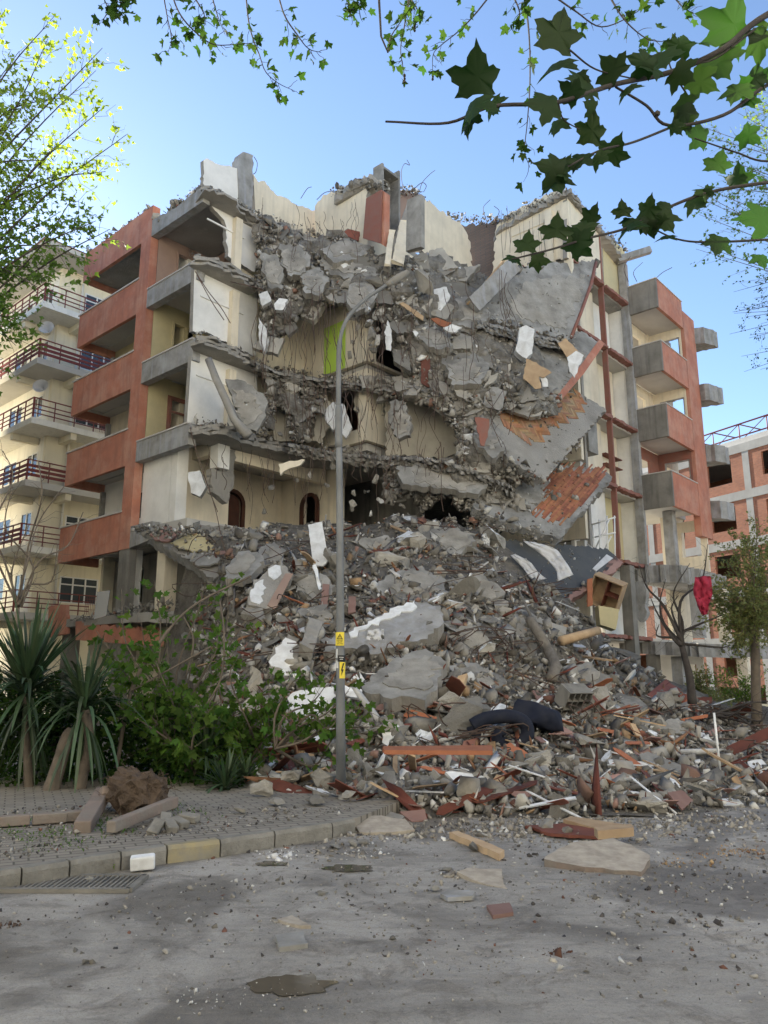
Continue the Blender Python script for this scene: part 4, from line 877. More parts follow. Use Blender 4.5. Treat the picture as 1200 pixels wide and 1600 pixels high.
# crumbled edges on the standing walls and slab ends
items = []
EDGE = [((317, 292), (245, 352), .12), ((560, 288), (600, 288), .15), ((520, 300), (560, 290), .12), ((600, 290), (660, 305), .14), ((780, 345), (884, 300), .14), ((886, 303), (940, 362), .12), ((940, 362), (980, 392), .1), ((700, 340), (780, 345), .15),
        ((305, 405), (400, 440), .13), ((308, 525), (420, 578), .14), ((420, 578), (640, 604), .14), ((302, 662), (450, 695), .14), ((450, 695), (720, 735), .16), ((400, 340), (500, 372), .2), ((320, 295), (400, 335), .1), ((140, 396), (240, 326), .015), ((210, 825), (330, 835), .1)]
for a, b, wd in EDGE:
    L = math.hypot(a[0]-b[0], a[1]-b[1])
    for _ in range(int(L*2.2)):
        t = rn.random(); u = a[0]+(b[0]-a[0])*t; v = a[1]+(b[1]-a[1])*t
        if u < 320 and v < 600: pp = pT(u, v, .15)
        elif v < 400:
            pp = pS(u, v, .6) if u < 497 else pT(u, v, 5.3) if u < 600 else pS(u, v, -2.6) if u < 740 else pT(u, v, 12.8) if u < 885 else pS(u, v, -7.35)
        elif u < 500: pp = pS(u, v, .5)
        else: pp = curt(u, v, 0)
        items.append((pp + Vector((rn.gauss(0, .1), rn.gauss(0, .12), rn.gauss(0, wd*.8))), min(.25, .07*math.exp(rn.gauss(0, .5))), SV if rn.random() < .5 else SF, tone(CP)))
merged('crumbled_edges', items, M['shard'], 'crumbled concrete clinging to the broken wall tops and slab ends', 'rubble', rs)
# ================================================================== PIECES ONE CAN POINT AT
def plane3(a): 
    P = [at(*x) for x in a]; n = (P[1]-P[0]).cross(P[2]-P[0]).normalized()
    if n.dot(P[0]-O) < 0: n = -n      # n points away from the viewer
    return P[0], n
def plate(name, anc, poly, th, mats, label, cat, parent=None, amp=.08, step=.12, sel=None, sd=0, group=None, off=0):
    p0, n = plane3(anc); p0 = p0 + n*off; P = [hitp(u, v, p0, n) for u, v in poly]; rr = random.Random(sd or len(label or 'xyz'))
    P = jag(P, amp, step, sel, rr) if amp else P
    q = MB(); q.prism([P], n*th, 0, 1 if isinstance(mats, list) and len(mats) > 1 else 0)
    c = sum(P, Vector())/len(P)
    o = q.build(name, mats, parent, None if parent else c, fixn=True)
    if not parent: tag(o, label, cat, group)
    elif label: o['label'] = label
    area = sum((P[i]-P[0]).cross(P[i+1]-P[0]).length for i in range(1, len(P)-1))/2
    if not parent and isinstance(mats, list) and area > .5:
        for _ in range(int(min(90, area*22))):
            a_, b_ = rr.choice(P), rr.choice(P); w_ = c.lerp(a_.lerp(b_, rr.random()), rr.random()); CR.append((w_-n*.01, .018*math.exp(rr.gauss(0, .6))*(1+w_.y/22), SV if rr.random() < .5 else SF, tone(CP)))
        if mats[0] is CS and 'parquet' not in (label or ''):
            k_ = rr.choice(P); q = MB(); Q_ = [c.lerp(x, .78).lerp(k_, .14) for x in (hitp(u, v, p0, n) for u, v in poly)]; Q_ = [x - n*.025 for x in jag(Q_, .14, .12, None, rr)]
            q.prism([Q_], n*.03); q.build('screed_layer', M['screed'], o, None, fixn=True).matrix_parent_inverse = Matrix.Translation(-c)
    return o, p0, n
CR = []
def hplate(name, poly, th, mats, label, cat, tilt=(0, 0), lift=.02, amp=.03, step=.1, parent=None, group=None):
    """a flat piece lying on the heap or on the street; tilt = rise per metre to the right and to the back"""
    cu = sum(p[0] for p in poly)/len(poly); cv = sum(p[1] for p in poly)/len(poly); c = heap(cu, cv) + UP*lift
    n = Vector((-tilt[0], -tilt[1], 1)).normalized(); P = jag([hitp(u, v, c, n) for u, v in poly], amp, step, None, random.Random(len(label or 'x'))) if amp else [hitp(u, v, c, n) for u, v in poly]
    q = MB(); q.prism([P], n*-th, 0, 1 if isinstance(mats, list) and len(mats) > 1 else 0); o = q.build(name, mats, parent, None if parent else sum(P, Vector())/len(P), fixn=True)
    return tag(o, label, cat, group) if not parent else o
CC, CS, CE = M['conc'], M['conc_smooth'], M['conc_edge']
# -- hanging floor plates on the right
a1 = [(933, 407, 30), (890, 531, 28.0), (743, 495, 26.8)]
g1_ = plate('hanging_concrete', a1, [(800, 418), (845, 412), (933, 407), (925, 445), (908, 490), (890, 531), (860, 525), (800, 508), (743, 495), (765, 470), (790, 428)], .26, [CS, CC], 'big smooth grey floor slab hanging just under the right attic wall', 'concrete piece', sd=3)[0]
plate('red_edge', a1, [(927, 412), (934, 407), (926, 446), (912, 490), (904, 510), (899, 510), (908, 478), (920, 440)], .1, M['redtrim'], None, None, parent=None, amp=.02, off=-.03) if False else None
q = MB(); p0, n = plane3(a1); q.tube([hitp(u, v, p0, n)-n*.02 for u, v in ((931, 410), (923, 445), (907, 490), (892, 528))], .07, 5); r_ = q.build('painted_edge', M['redtrim'], g1_)
a2 = [(936, 534, 29.4), (872, 620, 26.8), (800, 600, 26.0)]
g2_ = plate('hanging_concrete', a2, [(880, 528), (908, 517), (936, 534), (905, 580), (872, 620), (850, 636), (812, 622), (795, 600), (815, 565), (850, 540)], .26, [CS, CC], 'dusty grey floor slab with a red painted edge hanging above the herringbone floor', 'concrete piece', sd=4)[0]
q = MB(); p0, n = plane3(a2); q.prism([[hitp(u, v, p0, n)-n*.03 for u, v in ((936, 531), (944, 538), (912, 584), (878, 624), (869, 620), (902, 578))]], n*.2); q.build('painted_edge', M['red'], g2_, fixn=True)
def floorboards(parent, anc, region, mode, bl, bw, mat_, name, sd, ang=0.0, ex=None):
    p0, n = plane3(anc); rr = random.Random(sd); cx = at(*anc[0]); ex = (at(*anc[1])-at(*anc[0])).normalized(); ey = n.cross(ex)
    e1 = ex*math.cos(ang)+ey*math.sin(ang); e2 = -ex*math.sin(ang)+ey*math.cos(ang); q = MB(); tones = []
    P = [hitp(u, v, p0, n) for u, v in region]; c = sum(P, Vector())/len(P); P2 = [((p-c).dot(e1), (p-c).dot(e2)) for p in P]; m = max(max(abs(a), abs(b)) for a, b in P2)+bl
    def add(x, y, dx, dy):
        if not inpoly(x, y, P2): return
        o_ = c + e1*x + e2*y - n*(.022 + rr.uniform(0, .006)); a, b = e1*dx*.49, e2*dy*.49
        vs = [o_-a-b, o_+a-b, o_+a+b, o_-a+b]; vs += [w_+n*.02 for w_ in vs]
        q.add(vs, [(0, 1, 2, 3), (7, 6, 5, 4), (0, 4, 5, 1), (1, 5, 6, 2), (2, 6, 7, 3), (3, 7, 4, 0)]); k = rr.uniform(.75, 1.25); tones.extend([(k, k*rr.uniform(.85, 1.1), k*.9, 1)]*6)
    if mode == 'herring':
        r_ = int(round(bl/bw)); N_ = int(m/bw)+2
        for i in range(-N_, N_):
            for j in range(-N_, N_):
                k = (i-j) % (2*r_)
                if k == 0: add((i+r_/2)*bw, (j+.5)*bw, bl, bw)
                elif k == 2*r_-1: add((i+.5)*bw, (j+r_/2)*bw, bw, bl)
    else:
        N_ = int(m/bw)+2
        for j in range(-N_, N_):
            x = -m + rr.uniform(0, bl)
            while x < m: add(x, j*bw, bl, bw); x += bl
    o = q.build(name, mat_, parent); at__ = o.data.attributes.new('tone', 'FLOAT_COLOR', 'FACE'); at__.data.foreach_set('color', np.array(tones, dtype=np.float32).ravel()); return o
a3 = [(947, 640, 29.0), (849, 749, 25.6), (782, 635, 26.3)]
g3 = plate('hanging_concrete', a3, [(782, 630), (900, 612), (947, 640), (900, 692), (849, 749), (800, 722), (764, 690), (770, 655)], .3, [CC, CE], 'tilted floor slab carrying torn orange herringbone parquet', 'concrete piece', sd=5)[0]
floorboards(g3, a3, [(786, 630), (898, 612), (915, 626), (908, 646), (880, 662), (862, 668), (842, 692), (818, 688), (798, 672), (778, 652)], 'herring', .44, .088, M['woodorange'], 'herringbone_parquet', 3, R(35))
a4 = [(955, 743, 28.6), (873, 842, 25.4), (740, 770, 25.8)]
g4 = plate('hanging_concrete', a4, [(735, 770), (812, 748), (880, 727), (945, 735), (957, 745), (915, 795), (873, 842), (830, 825), (775, 812), (742, 795)], .3, [CS, CE], 'tilted floor slab with red-brown parquet boards, below the herringbone one', 'concrete piece', sd=6)[0]
M['woodredp'] = mat('red_parquet', (.36, .155, .08), .55, (.17, .065, .04), 4, .7, .1, 30, attr=True)
floorboards(g4, a4, [(830, 742), (880, 727), (944, 737), (935, 760), (882, 818), (828, 797), (858, 775), (842, 770), (868, 748), (810, 752)], 'strip', .95, .062, M['woodredp'], 'parquet_boards', 4)
a5 = [(967, 872, 28.2), (870, 950, 24.6), (770, 845, 25.2)]
g5 = plate('hanging_concrete', a5, [(768, 842), (830, 846), (950, 858), (967, 876), (935, 900), (895, 925), (865, 950), (845, 942), (812, 895)], .34, [M['carpet'], CC], 'slab with dark slate carpet sagging onto the heap under the parquet slabs', 'concrete piece', sd=7)[0]
plate('carpet_edging', a5, [(948, 866), (958, 872), (932, 892), (926, 888)], .03, M['leafdark2'] if 'leafdark2' in M else M['cloth'], None, None, parent=g5, amp=0, off=-.03)
q = MB(); p0, n = plane3(a5); q.prism([jag([hitp(u, v, p0, n) for u, v in ((960, 868), (975, 880), (945, 905), (905, 930), (880, 948), (872, 945), (905, 918), (940, 896))], .06, .12)], n*.45); q.build('broken_edge', M['tile'], g5, fixn=True)
def cloth(name, pts_l, pts_r, Ya, Yb, label, m, cat='curtain', fold=.05):
    """a rumpled strip between two traced borders"""
    q = MB(); k = 26; w_ = 10; L_ = catmull([Vector((u, v, 0)) for u, v in pts_l], 8); R_ = catmull([Vector((u, v, 0)) for u, v in pts_r], 8)
    for i in range(k+1):
        t = i/k; a = L_[min(int(t*(len(L_)-1)), len(L_)-1)]; b = R_[min(int(t*(len(R_)-1)), len(R_)-1)]
        for j in range(w_+1):
            p = a.lerp(b, j/w_); Y = Ya+(Yb-Ya)*t; q.v.append(tuple(at(p.x, p.y, Y - fold*(1+1.3*noise.noise(Vector((i*.12, j*.75, Ya)))+.5*math.sin(j*1.3+3*noise.noise(Vector((i*.25, j*.2, 0)))))+.09*noise.noise(Vector((i*.35, j*.6, 3))))))
    for i in range(k):
        for j in range(w_): a = i*(w_+1)+j; q.f.append([a, a+1, a+w_+2, a+w_+1]); q.m.append(0); q.sm.append(True)
    o = q.build(name, m, None, sum((Vector(v) for v in q.v), Vector())/len(q.v)); sm = o.modifiers.new('s', 'SOLIDIFY'); sm.thickness = .015; return tag(o, label, cat)
cloth('curtain', [(818, 846), (850, 870), (868, 890), (872, 908)], [(838, 848), (868, 858), (885, 880), (896, 898)], 24.7, 23.9, 'crumpled pale grey curtain lying across the dark carpet slab', M['cloth'])
cloth('curtain', [(798, 868), (815, 885), (828, 902), (838, 908)], [(806, 866), (828, 878), (842, 895), (854, 904)], 24.3, 23.7, 'narrow white curtain strip left of the large one on the carpet slab', M['cloth'])
cloth('curtain', [(752, 834), (756, 850), (760, 862)], [(766, 834), (765, 850), (763, 866)], 24.6, 24.5, 'small white rag hanging at the left end of the carpet slab', M['plaster'])
cloth('plastic_sheet', [(575, 985), (572, 1005), (580, 1024)], [(600, 982), (600, 1005), (598, 1028)], 17.6, 17.4, 'crumpled whitish plastic sheet right of the lamp post under the white-topped slab', M['cloth'], 'plastic sheet', .08)
# -- other pieces in the torn face
def beamp(name, a, b, w_, h_, m, label, cat, group=None):
    p, q_ = at(*a), at(*b); q = MB(); c = (p+q_)/2; d = (q_-p).normalized(); x = d.cross(c-O).normalized(); y = x.cross(d); L = (q_-p).length
    rr = random.Random(len(label)); n_ = max(2, int(L/.15)); vs = []
    for i in range(n_+1):
        e = p.lerp(q_, i/n_); j = .015 if 0 < i < n_ else .05
        for sx, sy in ((-1, -1), (1, -1), (1, 1), (-1, 1)): vs.append(e + x*(sx*w_/2 + rr.uniform(-j, j)) + y*(sy*h_/2 + rr.uniform(-j, j)) + d*(rr.uniform(-.05, .05) if i in (0, n_) else 0))
    fs = [(i*4+k, i*4+(k+1) % 4, i*4+4+(k+1) % 4, i*4+4+k) for i in range(n_) for k in range(4)] + [(3, 2, 1, 0), tuple(n_*4+k for k in range(4))]
    q.add(vs, fs); o = q.build(name, m, None, c, fixn=True); return tag(o, label, cat, group)
beamp('concrete_beam', (738, 478, 26.2), (802, 415, 27.4), .62, .3, M['conc_edge'], 'short ribbed concrete column leaning across the corner of the big grey slab', 'beam')
beamp('timber', (731, 474, 26.2), (786, 408, 27.3), .07, .2, M['woodraw'], 'pale timber along the upper side of the leaning ribbed column', 'timber')
beamp('concrete_beam', (604, 420, 25.6), (640, 322, 27.0), .26, .3, M['conc'], 'upright split concrete post under the tall attic cabinet', 'post')
beamp('plaster_chunk', (621, 412, 25.5), (634, 345, 26.4), .42, .1, M['cream'], 'cream panel clinging to the right side of the upright split post', 'panel')
beamp('plaster_chunk', (605, 415, 25.4), (612, 362, 26.2), .22, .1, M['cream'], 'narrow cream panel on the left side of the upright split post', 'panel')
def boulder(u, v, Y, s, label, sc=(1, 1, 1), me=None, rot=(.3, .2, .5), nm='boulder', z=None):
    p = at(u, v, Y) if Y else heap(u, v) + UP*(z or 0)
    return place(me or LUMPS[int(u) % 16], nm, p, s, random, label, 'rubble', None, rot=rot, sc=sc)
boulder(664, 440, 25.4, .82, 'large pale rounded boulder of concrete below the attic cabinet', (.9, .5, 1), rot=(0, .25, .1))
boulder(586, 440, 26.0, .55, 'grey wedge lump left of the upright split post', (1, .6, .8))
plate('cracked_concrete', [(470, 400, 27), (560, 400, 26.6), (500, 470, 26.2)], [(505, 388), (545, 398), (575, 410), (592, 428), (575, 438), (548, 436), (520, 430), (500, 412)], .3, [CS, CC], 'wide smooth slab piece left of the upright split post', 'concrete piece', sd=9)
plate('cracked_concrete', [(420, 380, 26.2), (480, 380, 26.6), (440, 450, 25.8)], [(436, 380), (472, 386), (486, 400), (478, 425), (455, 432), (440, 415)], .28, [CS, CC], 'cracked grey slab piece high on the left of the torn face', 'concrete piece', sd=10)
plate('cracked_concrete', [(470, 430, 26.2), (520, 430, 26.4), (490, 470, 25.8)], [(470, 425), (500, 418), (515, 440), (498, 462), (475, 455)], .28, [CS, CC], 'round-shouldered grey slab piece beneath the high cracked slab piece', 'concrete piece', sd=11)
plate('cracked_concrete', [(410, 400, 25.9), (440, 400, 26.0), (425, 470, 25.6)], [(408, 395), (432, 398), (442, 425), (440, 452), (420, 448), (410, 425)], .25, [CS, CC], 'upright cracked grey slab piece beside the white end wall', 'concrete piece', sd=12)
plate('cracked_concrete', [(545, 440, 25.9), (590, 440, 26.0), (570, 490, 25.4)], [(545, 445), (575, 438), (590, 455), (580, 475), (556, 488), (542, 470)], .28, [CS, CC], 'grey slab piece behind the curved arm of the lamp post', 'concrete piece', sd=13)
plate('cracked_concrete', [(632, 590, 26), (680, 620, 25.6), (650, 690, 25.6)], [(608, 628), (630, 625), (643, 660), (640, 680), (622, 686), (606, 660)], .25, [CS, CC], 'upright blunt slab piece right of the dark opening', 'concrete piece', sd=14)
plate('cracked_concrete', [(640, 520, 25.8), (700, 520, 25.8), (650, 560, 25.2)], [(636, 507), (668, 508), (700, 525), (708, 540), (680, 545), (655, 530)], .25, [CS, CC], 'flat grey slab piece lying right of the white hanging sheet', 'concrete piece', sd=15)
plate('cracked_concrete', [(352, 592, 24.6), (395, 600, 24.7), (385, 675, 24.3)], [(352, 592), (378, 594), (395, 602), (419, 628), (412, 655), (405, 668), (388, 676), (372, 650)], .22, [CS, CC], 'large grey slab flake hanging beside the white wall of the third floor', 'concrete piece', sd=16)
q = MB(); q.tube([at(u, v, 24.4) for u, v in ((327, 560), (338, 590), (352, 625), (366, 655), (388, 682))], [.1, .13, .15, .17, .2], 7); 
for i in range(len(q.v)): q.v[i] = tuple(Vector(q.v[i]) + Vector((1, 1, 1))*.09*noise.noise(Vector(q.v[i])*3))
tag(q.build('concrete_strip', CC), 'bent crumbling concrete strip hanging in front of the third floor wall', 'beam')
for u, v, s_, l_ in ((575, 486, .2, 'topmost'), (577, 503, .24, 'second'), (581, 522, .26, 'third'), (590, 532, .22, 'lowest')):
    boulder(u, v, 25.2, s_*1.5, l_+' white-faced lump in the string of lumps behind the lamp arm', (1, .9, 1.1), WLUMP[int(u) % 8], rot=(1.1, u*.37, v*.21), nm='plastered_lump')
VP = lambda Y: [(600, 500, Y), (700, 500, Y), (650, 700, Y-.2)]
PP = M['plaster']
for nm, Y, poly, th, m, label, cat in (
  ('plastered_block', 26.0, [(812, 512), (822, 508), (835, 514), (832, 552), (822, 560), (806, 548)], .35, PP, 'upright white plastered block hanging under the big grey slab', 'rubble'),
  ('white_board', 25.3, [(606, 500), (612, 516), (611, 548), (603, 546), (600, 520)], .04, PP, 'narrow white sheet hanging between the slab pieces right of the lamp arm', 'board'),
  ('plaster_chunk', 26.1, [(678, 452), (698, 448), (704, 462), (690, 484), (678, 496)], .1, PP, 'pale blue-white panel right under the large pale boulder', 'panel'),
  ('door_leaf', 26.4, [(636, 466), (655, 464), (676, 474), (676, 492), (655, 486)], .06, M['woodorange2'], 'orange door piece wedged below the large pale boulder', 'door'),
  ('plank', 25.4, [(624, 474), (630, 472), (662, 494), (661, 501), (655, 497)], .05, M['woodraw'], 'pale orange plank pointing down left of the blue-white panel', 'plank'),
  ('plank', 25.4, [(673, 498), (682, 496), (706, 504), (697, 512), (688, 509)], .05, M['woodorange2'], 'short orange board under the blue-white panel', 'board'),
  ('plaster_fragment', 25.3, [(692, 512), (706, 506), (722, 511), (712, 519), (700, 518)], .12, PP, 'bright white flake beside the short orange board', 'plaster'),
  ('door_leaf', 25.9, [(657, 556), (673, 551), (671, 606), (658, 598)], .06, M['woodred'], 'dark red upright door leaf in the middle of the torn face', 'door'),
  ('plaster_chunk', 26.2, [(674, 552), (694, 556), (695, 598), (675, 604)], .1, M['cream'], 'cream wall piece right of the dark red door leaf', 'panel'),
  ('red_board', 24.9, [(742, 652), (764, 655), (764, 670), (757, 697), (751, 696)], .05, M['redtrim'], 'pointed red board hanging left of the herringbone floor', 'board'),
  ('concrete_block', 25.6, [(757, 617), (770, 604), (792, 612), (786, 635), (780, 641), (758, 634)], .5, CE, 'grey block with a yellow painted end left of the herringbone floor', 'rubble'),
  ('chipboard', 25.9, [(822, 560), (838, 566), (862, 582), (850, 590), (842, 588), (846, 606), (836, 608), (818, 592)], .04, M['woodraw'], 'torn brown chipboard piece on the dusty slab', 'board'),
  ('chipboard', 26.4, [(872, 536), (884, 528), (905, 552), (893, 564), (882, 552)], .04, M['woodraw'], 'small chipboard and white scrap near the red slab edge', 'board'),
  ('white_board', 26.3, [(886, 558), (900, 548), (912, 555), (898, 590), (890, 580)], .04, PP, 'white torn sheet near the red slab edge', 'board'),
  ('white_board', 26.0, [(843, 580), (855, 592), (856, 604), (848, 604)], .04, PP, 'small white sheet beside the torn chipboard', 'board'),
  ('plaster_fragment', 26.8, [(508, 640), (520, 628), (538, 632), (545, 652), (550, 668), (540, 684), (530, 668), (520, 672), (508, 655)], .2, PP, 'jagged white plaster patch behind the lamp post at the third floor', 'plaster'),
  ('plaster_fragment', 25.6, [(404, 460), (418, 454), (424, 470), (410, 478)], .2, PP, 'upper white flake beside the white end wall', 'plaster'),
  ('plaster_fragment', 25.6, [(428, 475), (436, 466), (450, 468), (442, 484), (430, 484)], .2, PP, 'curled white flake right of the upper white flake', 'plaster'),
  ('plaster_fragment', 25.8, [(404, 496), (414, 510), (420, 530), (412, 552), (405, 530)], .2, PP, 'long white plaster strip beside the white end wall', 'plaster'),
  ('plaster_fragment', 26.4, [(522, 400), (534, 392), (548, 412), (540, 422), (526, 410)], .2, PP, 'white plaster slab lying on the cracked slabs below the attic', 'plaster'),
  ('brick_piece', 27.6, [(688, 400), (700, 402), (720, 420), (712, 424), (690, 412)], .3, M['redtrim'], 'strip of red brickwork right of the pale boulder', 'brick'),
  ('cupboard', 27.0, [(519, 372), (545, 358), (564, 362), (560, 376), (545, 370), (530, 380)], .3, M['woodred'], 'tipped dark red wooden frame beneath the attic wall', 'furniture'),
  ('hanging_lump', 24.6, [(294, 738), (312, 735), (322, 760), (312, 776), (298, 770)], .25, [PP, CC], 'white-faced lump hanging in the open second floor on the left', 'rubble'),
  ('plaster_chunk', 25.4, [(435, 725), (452, 720), (476, 718), (470, 726), (448, 734), (438, 742)], .15, M['cream'], 'torn cream ceiling flap in the open second floor', 'panel'),
  ('picture_frame', 25.9, [(302, 817), (312, 814), (313, 828), (303, 828)], .04, M['glass'], 'small dark glass frame standing on the second floor slab', 'frame')):
    plate(nm, VP(Y), poly, th, m, label, cat, amp=.03, step=.12, sd=len(label))
for poly, Y, l_ in (([(602, 622), (645, 628), (690, 640), (712, 668), (716, 712), (660, 716), (604, 712)], 27.3, 'dusty beige wall remnant behind the rubble right of the dark opening'), ([(560, 604), (602, 612), (600, 648), (566, 650), (552, 640)], 27.6, 'dusty beige wall remnant above the dark opening'),
                    ([(745, 668), (790, 690), (845, 745), (800, 760), (748, 722)], 28.0, 'brownish cream wall surface under the herringbone slab'), ([(418, 600), (500, 606), (520, 640), (505, 690), (430, 688)], 27.6, 'pale grey cream wall with stripped patches beside the hanging grey flake')):
    plate('plaster_chunk', VP(Y), poly, .15, M['dustwall'], l_, 'wall piece', amp=.08, step=.14, sd=len(l_))
def edgecrumb(anc, seg, n_, sp=.12):
    p0, n = plane3(anc)
    for _ in range(n_):
        t = rn.random()*(len(seg)-1); i = int(t); a, b = seg[i], seg[i+1]; u = a[0]+(b[0]-a[0])*(t-i); v = a[1]+(b[1]-a[1])*(t-i)
        EC.append((hitp(u, v, p0, n)+n*rn.uniform(-.05, .35)+Vector((rn.gauss(0, sp), rn.gauss(0, sp), rn.gauss(0, sp))), min(.3, .08*math.exp(rn.gauss(0, .6))), SV if rn.random() < .6 else SF, tone(CP)))
EC = []
edgecrumb(a1, [(743, 495), (800, 508), (860, 525), (890, 531)], 260, .18); edgecrumb(a1, [(765, 470), (790, 428), (845, 412), (930, 407)], 130); edgecrumb(a2, [(795, 600), (812, 622), (850, 636), (872, 620)], 160, .15)
edgecrumb(a3, [(764, 690), (800, 722), (849, 749), (900, 692)], 220, .12); edgecrumb(a3, [(764, 690), (770, 655), (782, 630)], 90, .2); edgecrumb(a4, [(735, 770), (742, 795), (775, 812), (830, 825), (873, 842)], 260, .16); edgecrumb(a5, [(768, 842), (812, 895), (845, 942), (865, 950), (935, 900)], 200, .15); edgecrumb(a3, [(790, 640), (850, 625), (905, 620), (860, 660), (800, 680)], 45, .05); edgecrumb(a4, [(830, 745), (930, 745), (880, 800), (800, 790)], 45, .05); edgecrumb([(500, 1010, 17.2), (690, 945, 18.6), (600, 1015, 17.1)], [(505, 1018), (550, 1012), (590, 1022), (668, 998)], 60)
merged('slab_edge_crumbs', EC+CR, M['shard'], 'crumbled concrete along the snapped edges of the hanging slabs', 'rubble', rs)
# -- left: sagging second floor slab
a6 = [(222, 832, 26.3), (330, 908, 23.2), (430, 838, 24.2)]
g6 = plate('sagging_concrete', a6, [(222, 832), (262, 824), (330, 822), (400, 826), (442, 842), (408, 872), (372, 885), (333, 906), (290, 872)], .5, [CC, CE], 'cracked floor slab sagging from the left wing onto the heap', 'concrete piece', sd=17)[0]
for i, pl in enumerate(([(228, 826), (262, 822), (282, 830), (262, 846), (240, 842)], [(266, 848), (300, 832), (332, 842), (336, 858), (300, 862)], [(284, 866), (335, 862), (362, 866), (340, 880), (310, 884)], [(335, 838), (372, 830), (400, 846), (388, 860), (350, 860)])):
    plate('loose_flooring', a6, pl, .06, (M['tile'], M['yellow'], CS, CS)[i], None, None, parent=g6, amp=.05, off=-.12-.02*i, sd=i+30)
plate('smooth_concrete', [(352, 885, 21.2), (407, 880, 21.2), (375, 905, 20.6)], [(352, 888), (372, 862), (402, 862), (412, 872), (396, 895), (378, 906), (352, 905)], .22, [CS, CC], 'smooth grey slab piece leaning at the left top of the heap', 'concrete piece', sd=18)
plate('smooth_concrete', [(405, 850, 22.4), (440, 850, 22.6), (425, 880, 21.8)], [(405, 858), (428, 846), (448, 860), (440, 878), (412, 884)], .22, [CS, CC], 'grey slab piece right of the leaning smooth slab at the left top of the heap', 'concrete piece', sd=19)
w1, p0, n = plate('plastered_concrete', [(388, 945, 19.2), (445, 885, 20.4), (440, 915, 19.9)], [(388, 945), (396, 912), (425, 882), (446, 884), (458, 898), (440, 922), (424, 952), (405, 948)], .3, [CC, CC], 'tilted slab with white plaster patches and a pinkish side, upper left of the heap', 'concrete piece', sd=20)
for pl in ([(392, 940), (398, 912), (412, 905), (416, 918), (405, 944)], [(420, 900), (424, 886), (438, 884), (440, 896), (428, 906)]): plate('plaster_patch', [(388, 945, 19.2), (445, 885, 20.4), (440, 915, 19.9)], pl, .03, PP, None, None, parent=w1, off=-.025, sd=5)
plate('pink_side', [(388, 945, 19.2), (445, 885, 20.4), (440, 915, 19.9)], [(418, 945), (446, 896), (458, 896), (430, 952)], .03, M['pinkgrey'], None, None, parent=w1, off=-.03, amp=0)
plate('door_panel', [(480, 818, 21.9), (505, 816, 21.9), (500, 920, 20.9)], [(481, 820), (503, 815), (513, 876), (505, 884), (490, 884)], .07, PP, 'white door panel standing upright at the top of the heap behind the lamp post', 'panel', amp=.01)
beamp('batten', (492, 884, 20.6), (500, 922, 20.1), .09, .06, PP, 'white batten below the upright white door panel', 'batten')
plate('plank', [(500, 912, 20.0), (514, 912, 20.0), (505, 962, 19.2)], [(504, 912), (515, 913), (510, 962), (500, 963)], .05, M['tile'], 'upright pinkish brown plank under the white batten', 'plank', amp=.01)
plate('plank', [(544, 930, 19.0), (560, 930, 19.0), (550, 962, 18.5)], [(545, 932), (556, 932), (556, 956), (544, 958)], .05, M['tile'], 'short brown plank standing right of the lamp post', 'plank', amp=.01)
w2, p0, n = plate('plastered_concrete', [(425, 1045, 16.4), (467, 1000, 17.1), (452, 1066, 16.2)], [(422, 1048), (428, 1012), (450, 990), (468, 998), (468, 1040), (455, 1064), (440, 1066)], .3, [CC, CC], 'upright slab with flaking white plaster left of the lamp post', 'concrete piece', sd=21)
plate('plaster_patch', [(425, 1045, 16.4), (467, 1000, 17.1), (452, 1066, 16.2)], [(424, 1040), (430, 1012), (446, 996), (462, 1002), (458, 1020), (464, 1036), (452, 1058), (440, 1044)], .03, PP, None, None, parent=w2, off=-.03, sd=8, amp=.08)
beamp('fallen_pipe', (478, 1020, 16.6), (492, 975, 17.6), .3, .3, CC, 'rounded concrete post piece between the white slab and the lamp post', 'post')
a7 = [(548, 990, 17.4), (690, 945, 18.6), (600, 1010, 17.2)]
w3, p0, n = plate('broken_beam', [(500, 1010, 17.2), (690, 945, 18.6), (600, 1015, 17.1)], [(500, 1000), (545, 988), (600, 958), (650, 940), (688, 946), (694, 972), (668, 998), (625, 1002), (590, 1022), (550, 1012), (505, 1018)], .55, [CE, CC], 'big broken beam with a bright white plastered top edge, right behind the lamp post', 'beam', sd=22)
plate('plaster_patch', [(500, 1010, 17.2), (690, 945, 18.6), (600, 1015, 17.1)], [(545, 988), (600, 958), (648, 937), (652, 948), (610, 966), (575, 980), (548, 996)], .03, PP, None, None, parent=w3, off=-.03, sd=9)
a8 = [(570, 1080, 15.4), (697, 1035, 16.6), (620, 1090, 15.3)]
plate('broken_concrete', [(570, 1080, 14.9), (697, 1035, 15.8), (640, 1015, 16.4)], [(566, 1076), (580, 1055), (612, 1032), (640, 1020), (665, 1013), (698, 1034), (690, 1055), (684, 1072), (664, 1094), (640, 1088), (612, 1092)], .3, [CS, CC], 'large flat grey slab lying in the lower middle of the heap right of the post', 'concrete piece', sd=23)
for i, (poly, Y, l_) in enumerate((([(448, 1090), (470, 1078), (500, 1074), (522, 1072), (521, 1098), (505, 1120), (490, 1140), (458, 1150), (470, 1130), (452, 1112)], 15.0, 'wide torn white plaster sheet left of the lamp post behind the leaves'),
       ([(538, 1070), (566, 1078), (560, 1090), (540, 1086)], 14.7, 'small white plaster piece right of the post behind the leaves'),
       ([(595, 1140), (606, 1128), (624, 1134), (620, 1150), (606, 1166), (597, 1160)], 14.0, 'bright white plaster flake low right of the lamp post'),
       ([(548, 1062), (562, 1050), (570, 1062), (560, 1072)], 15.8, 'tiny round white flake right of the yellow sticker on the post'))):
    plate('plaster_sheet', [(450, 1150, Y-.3), (520, 1150, Y-.3), (480, 1060, Y+.5)], poly, .06, PP, l_, 'plaster', sd=40+i, amp=.05, off=-.15)
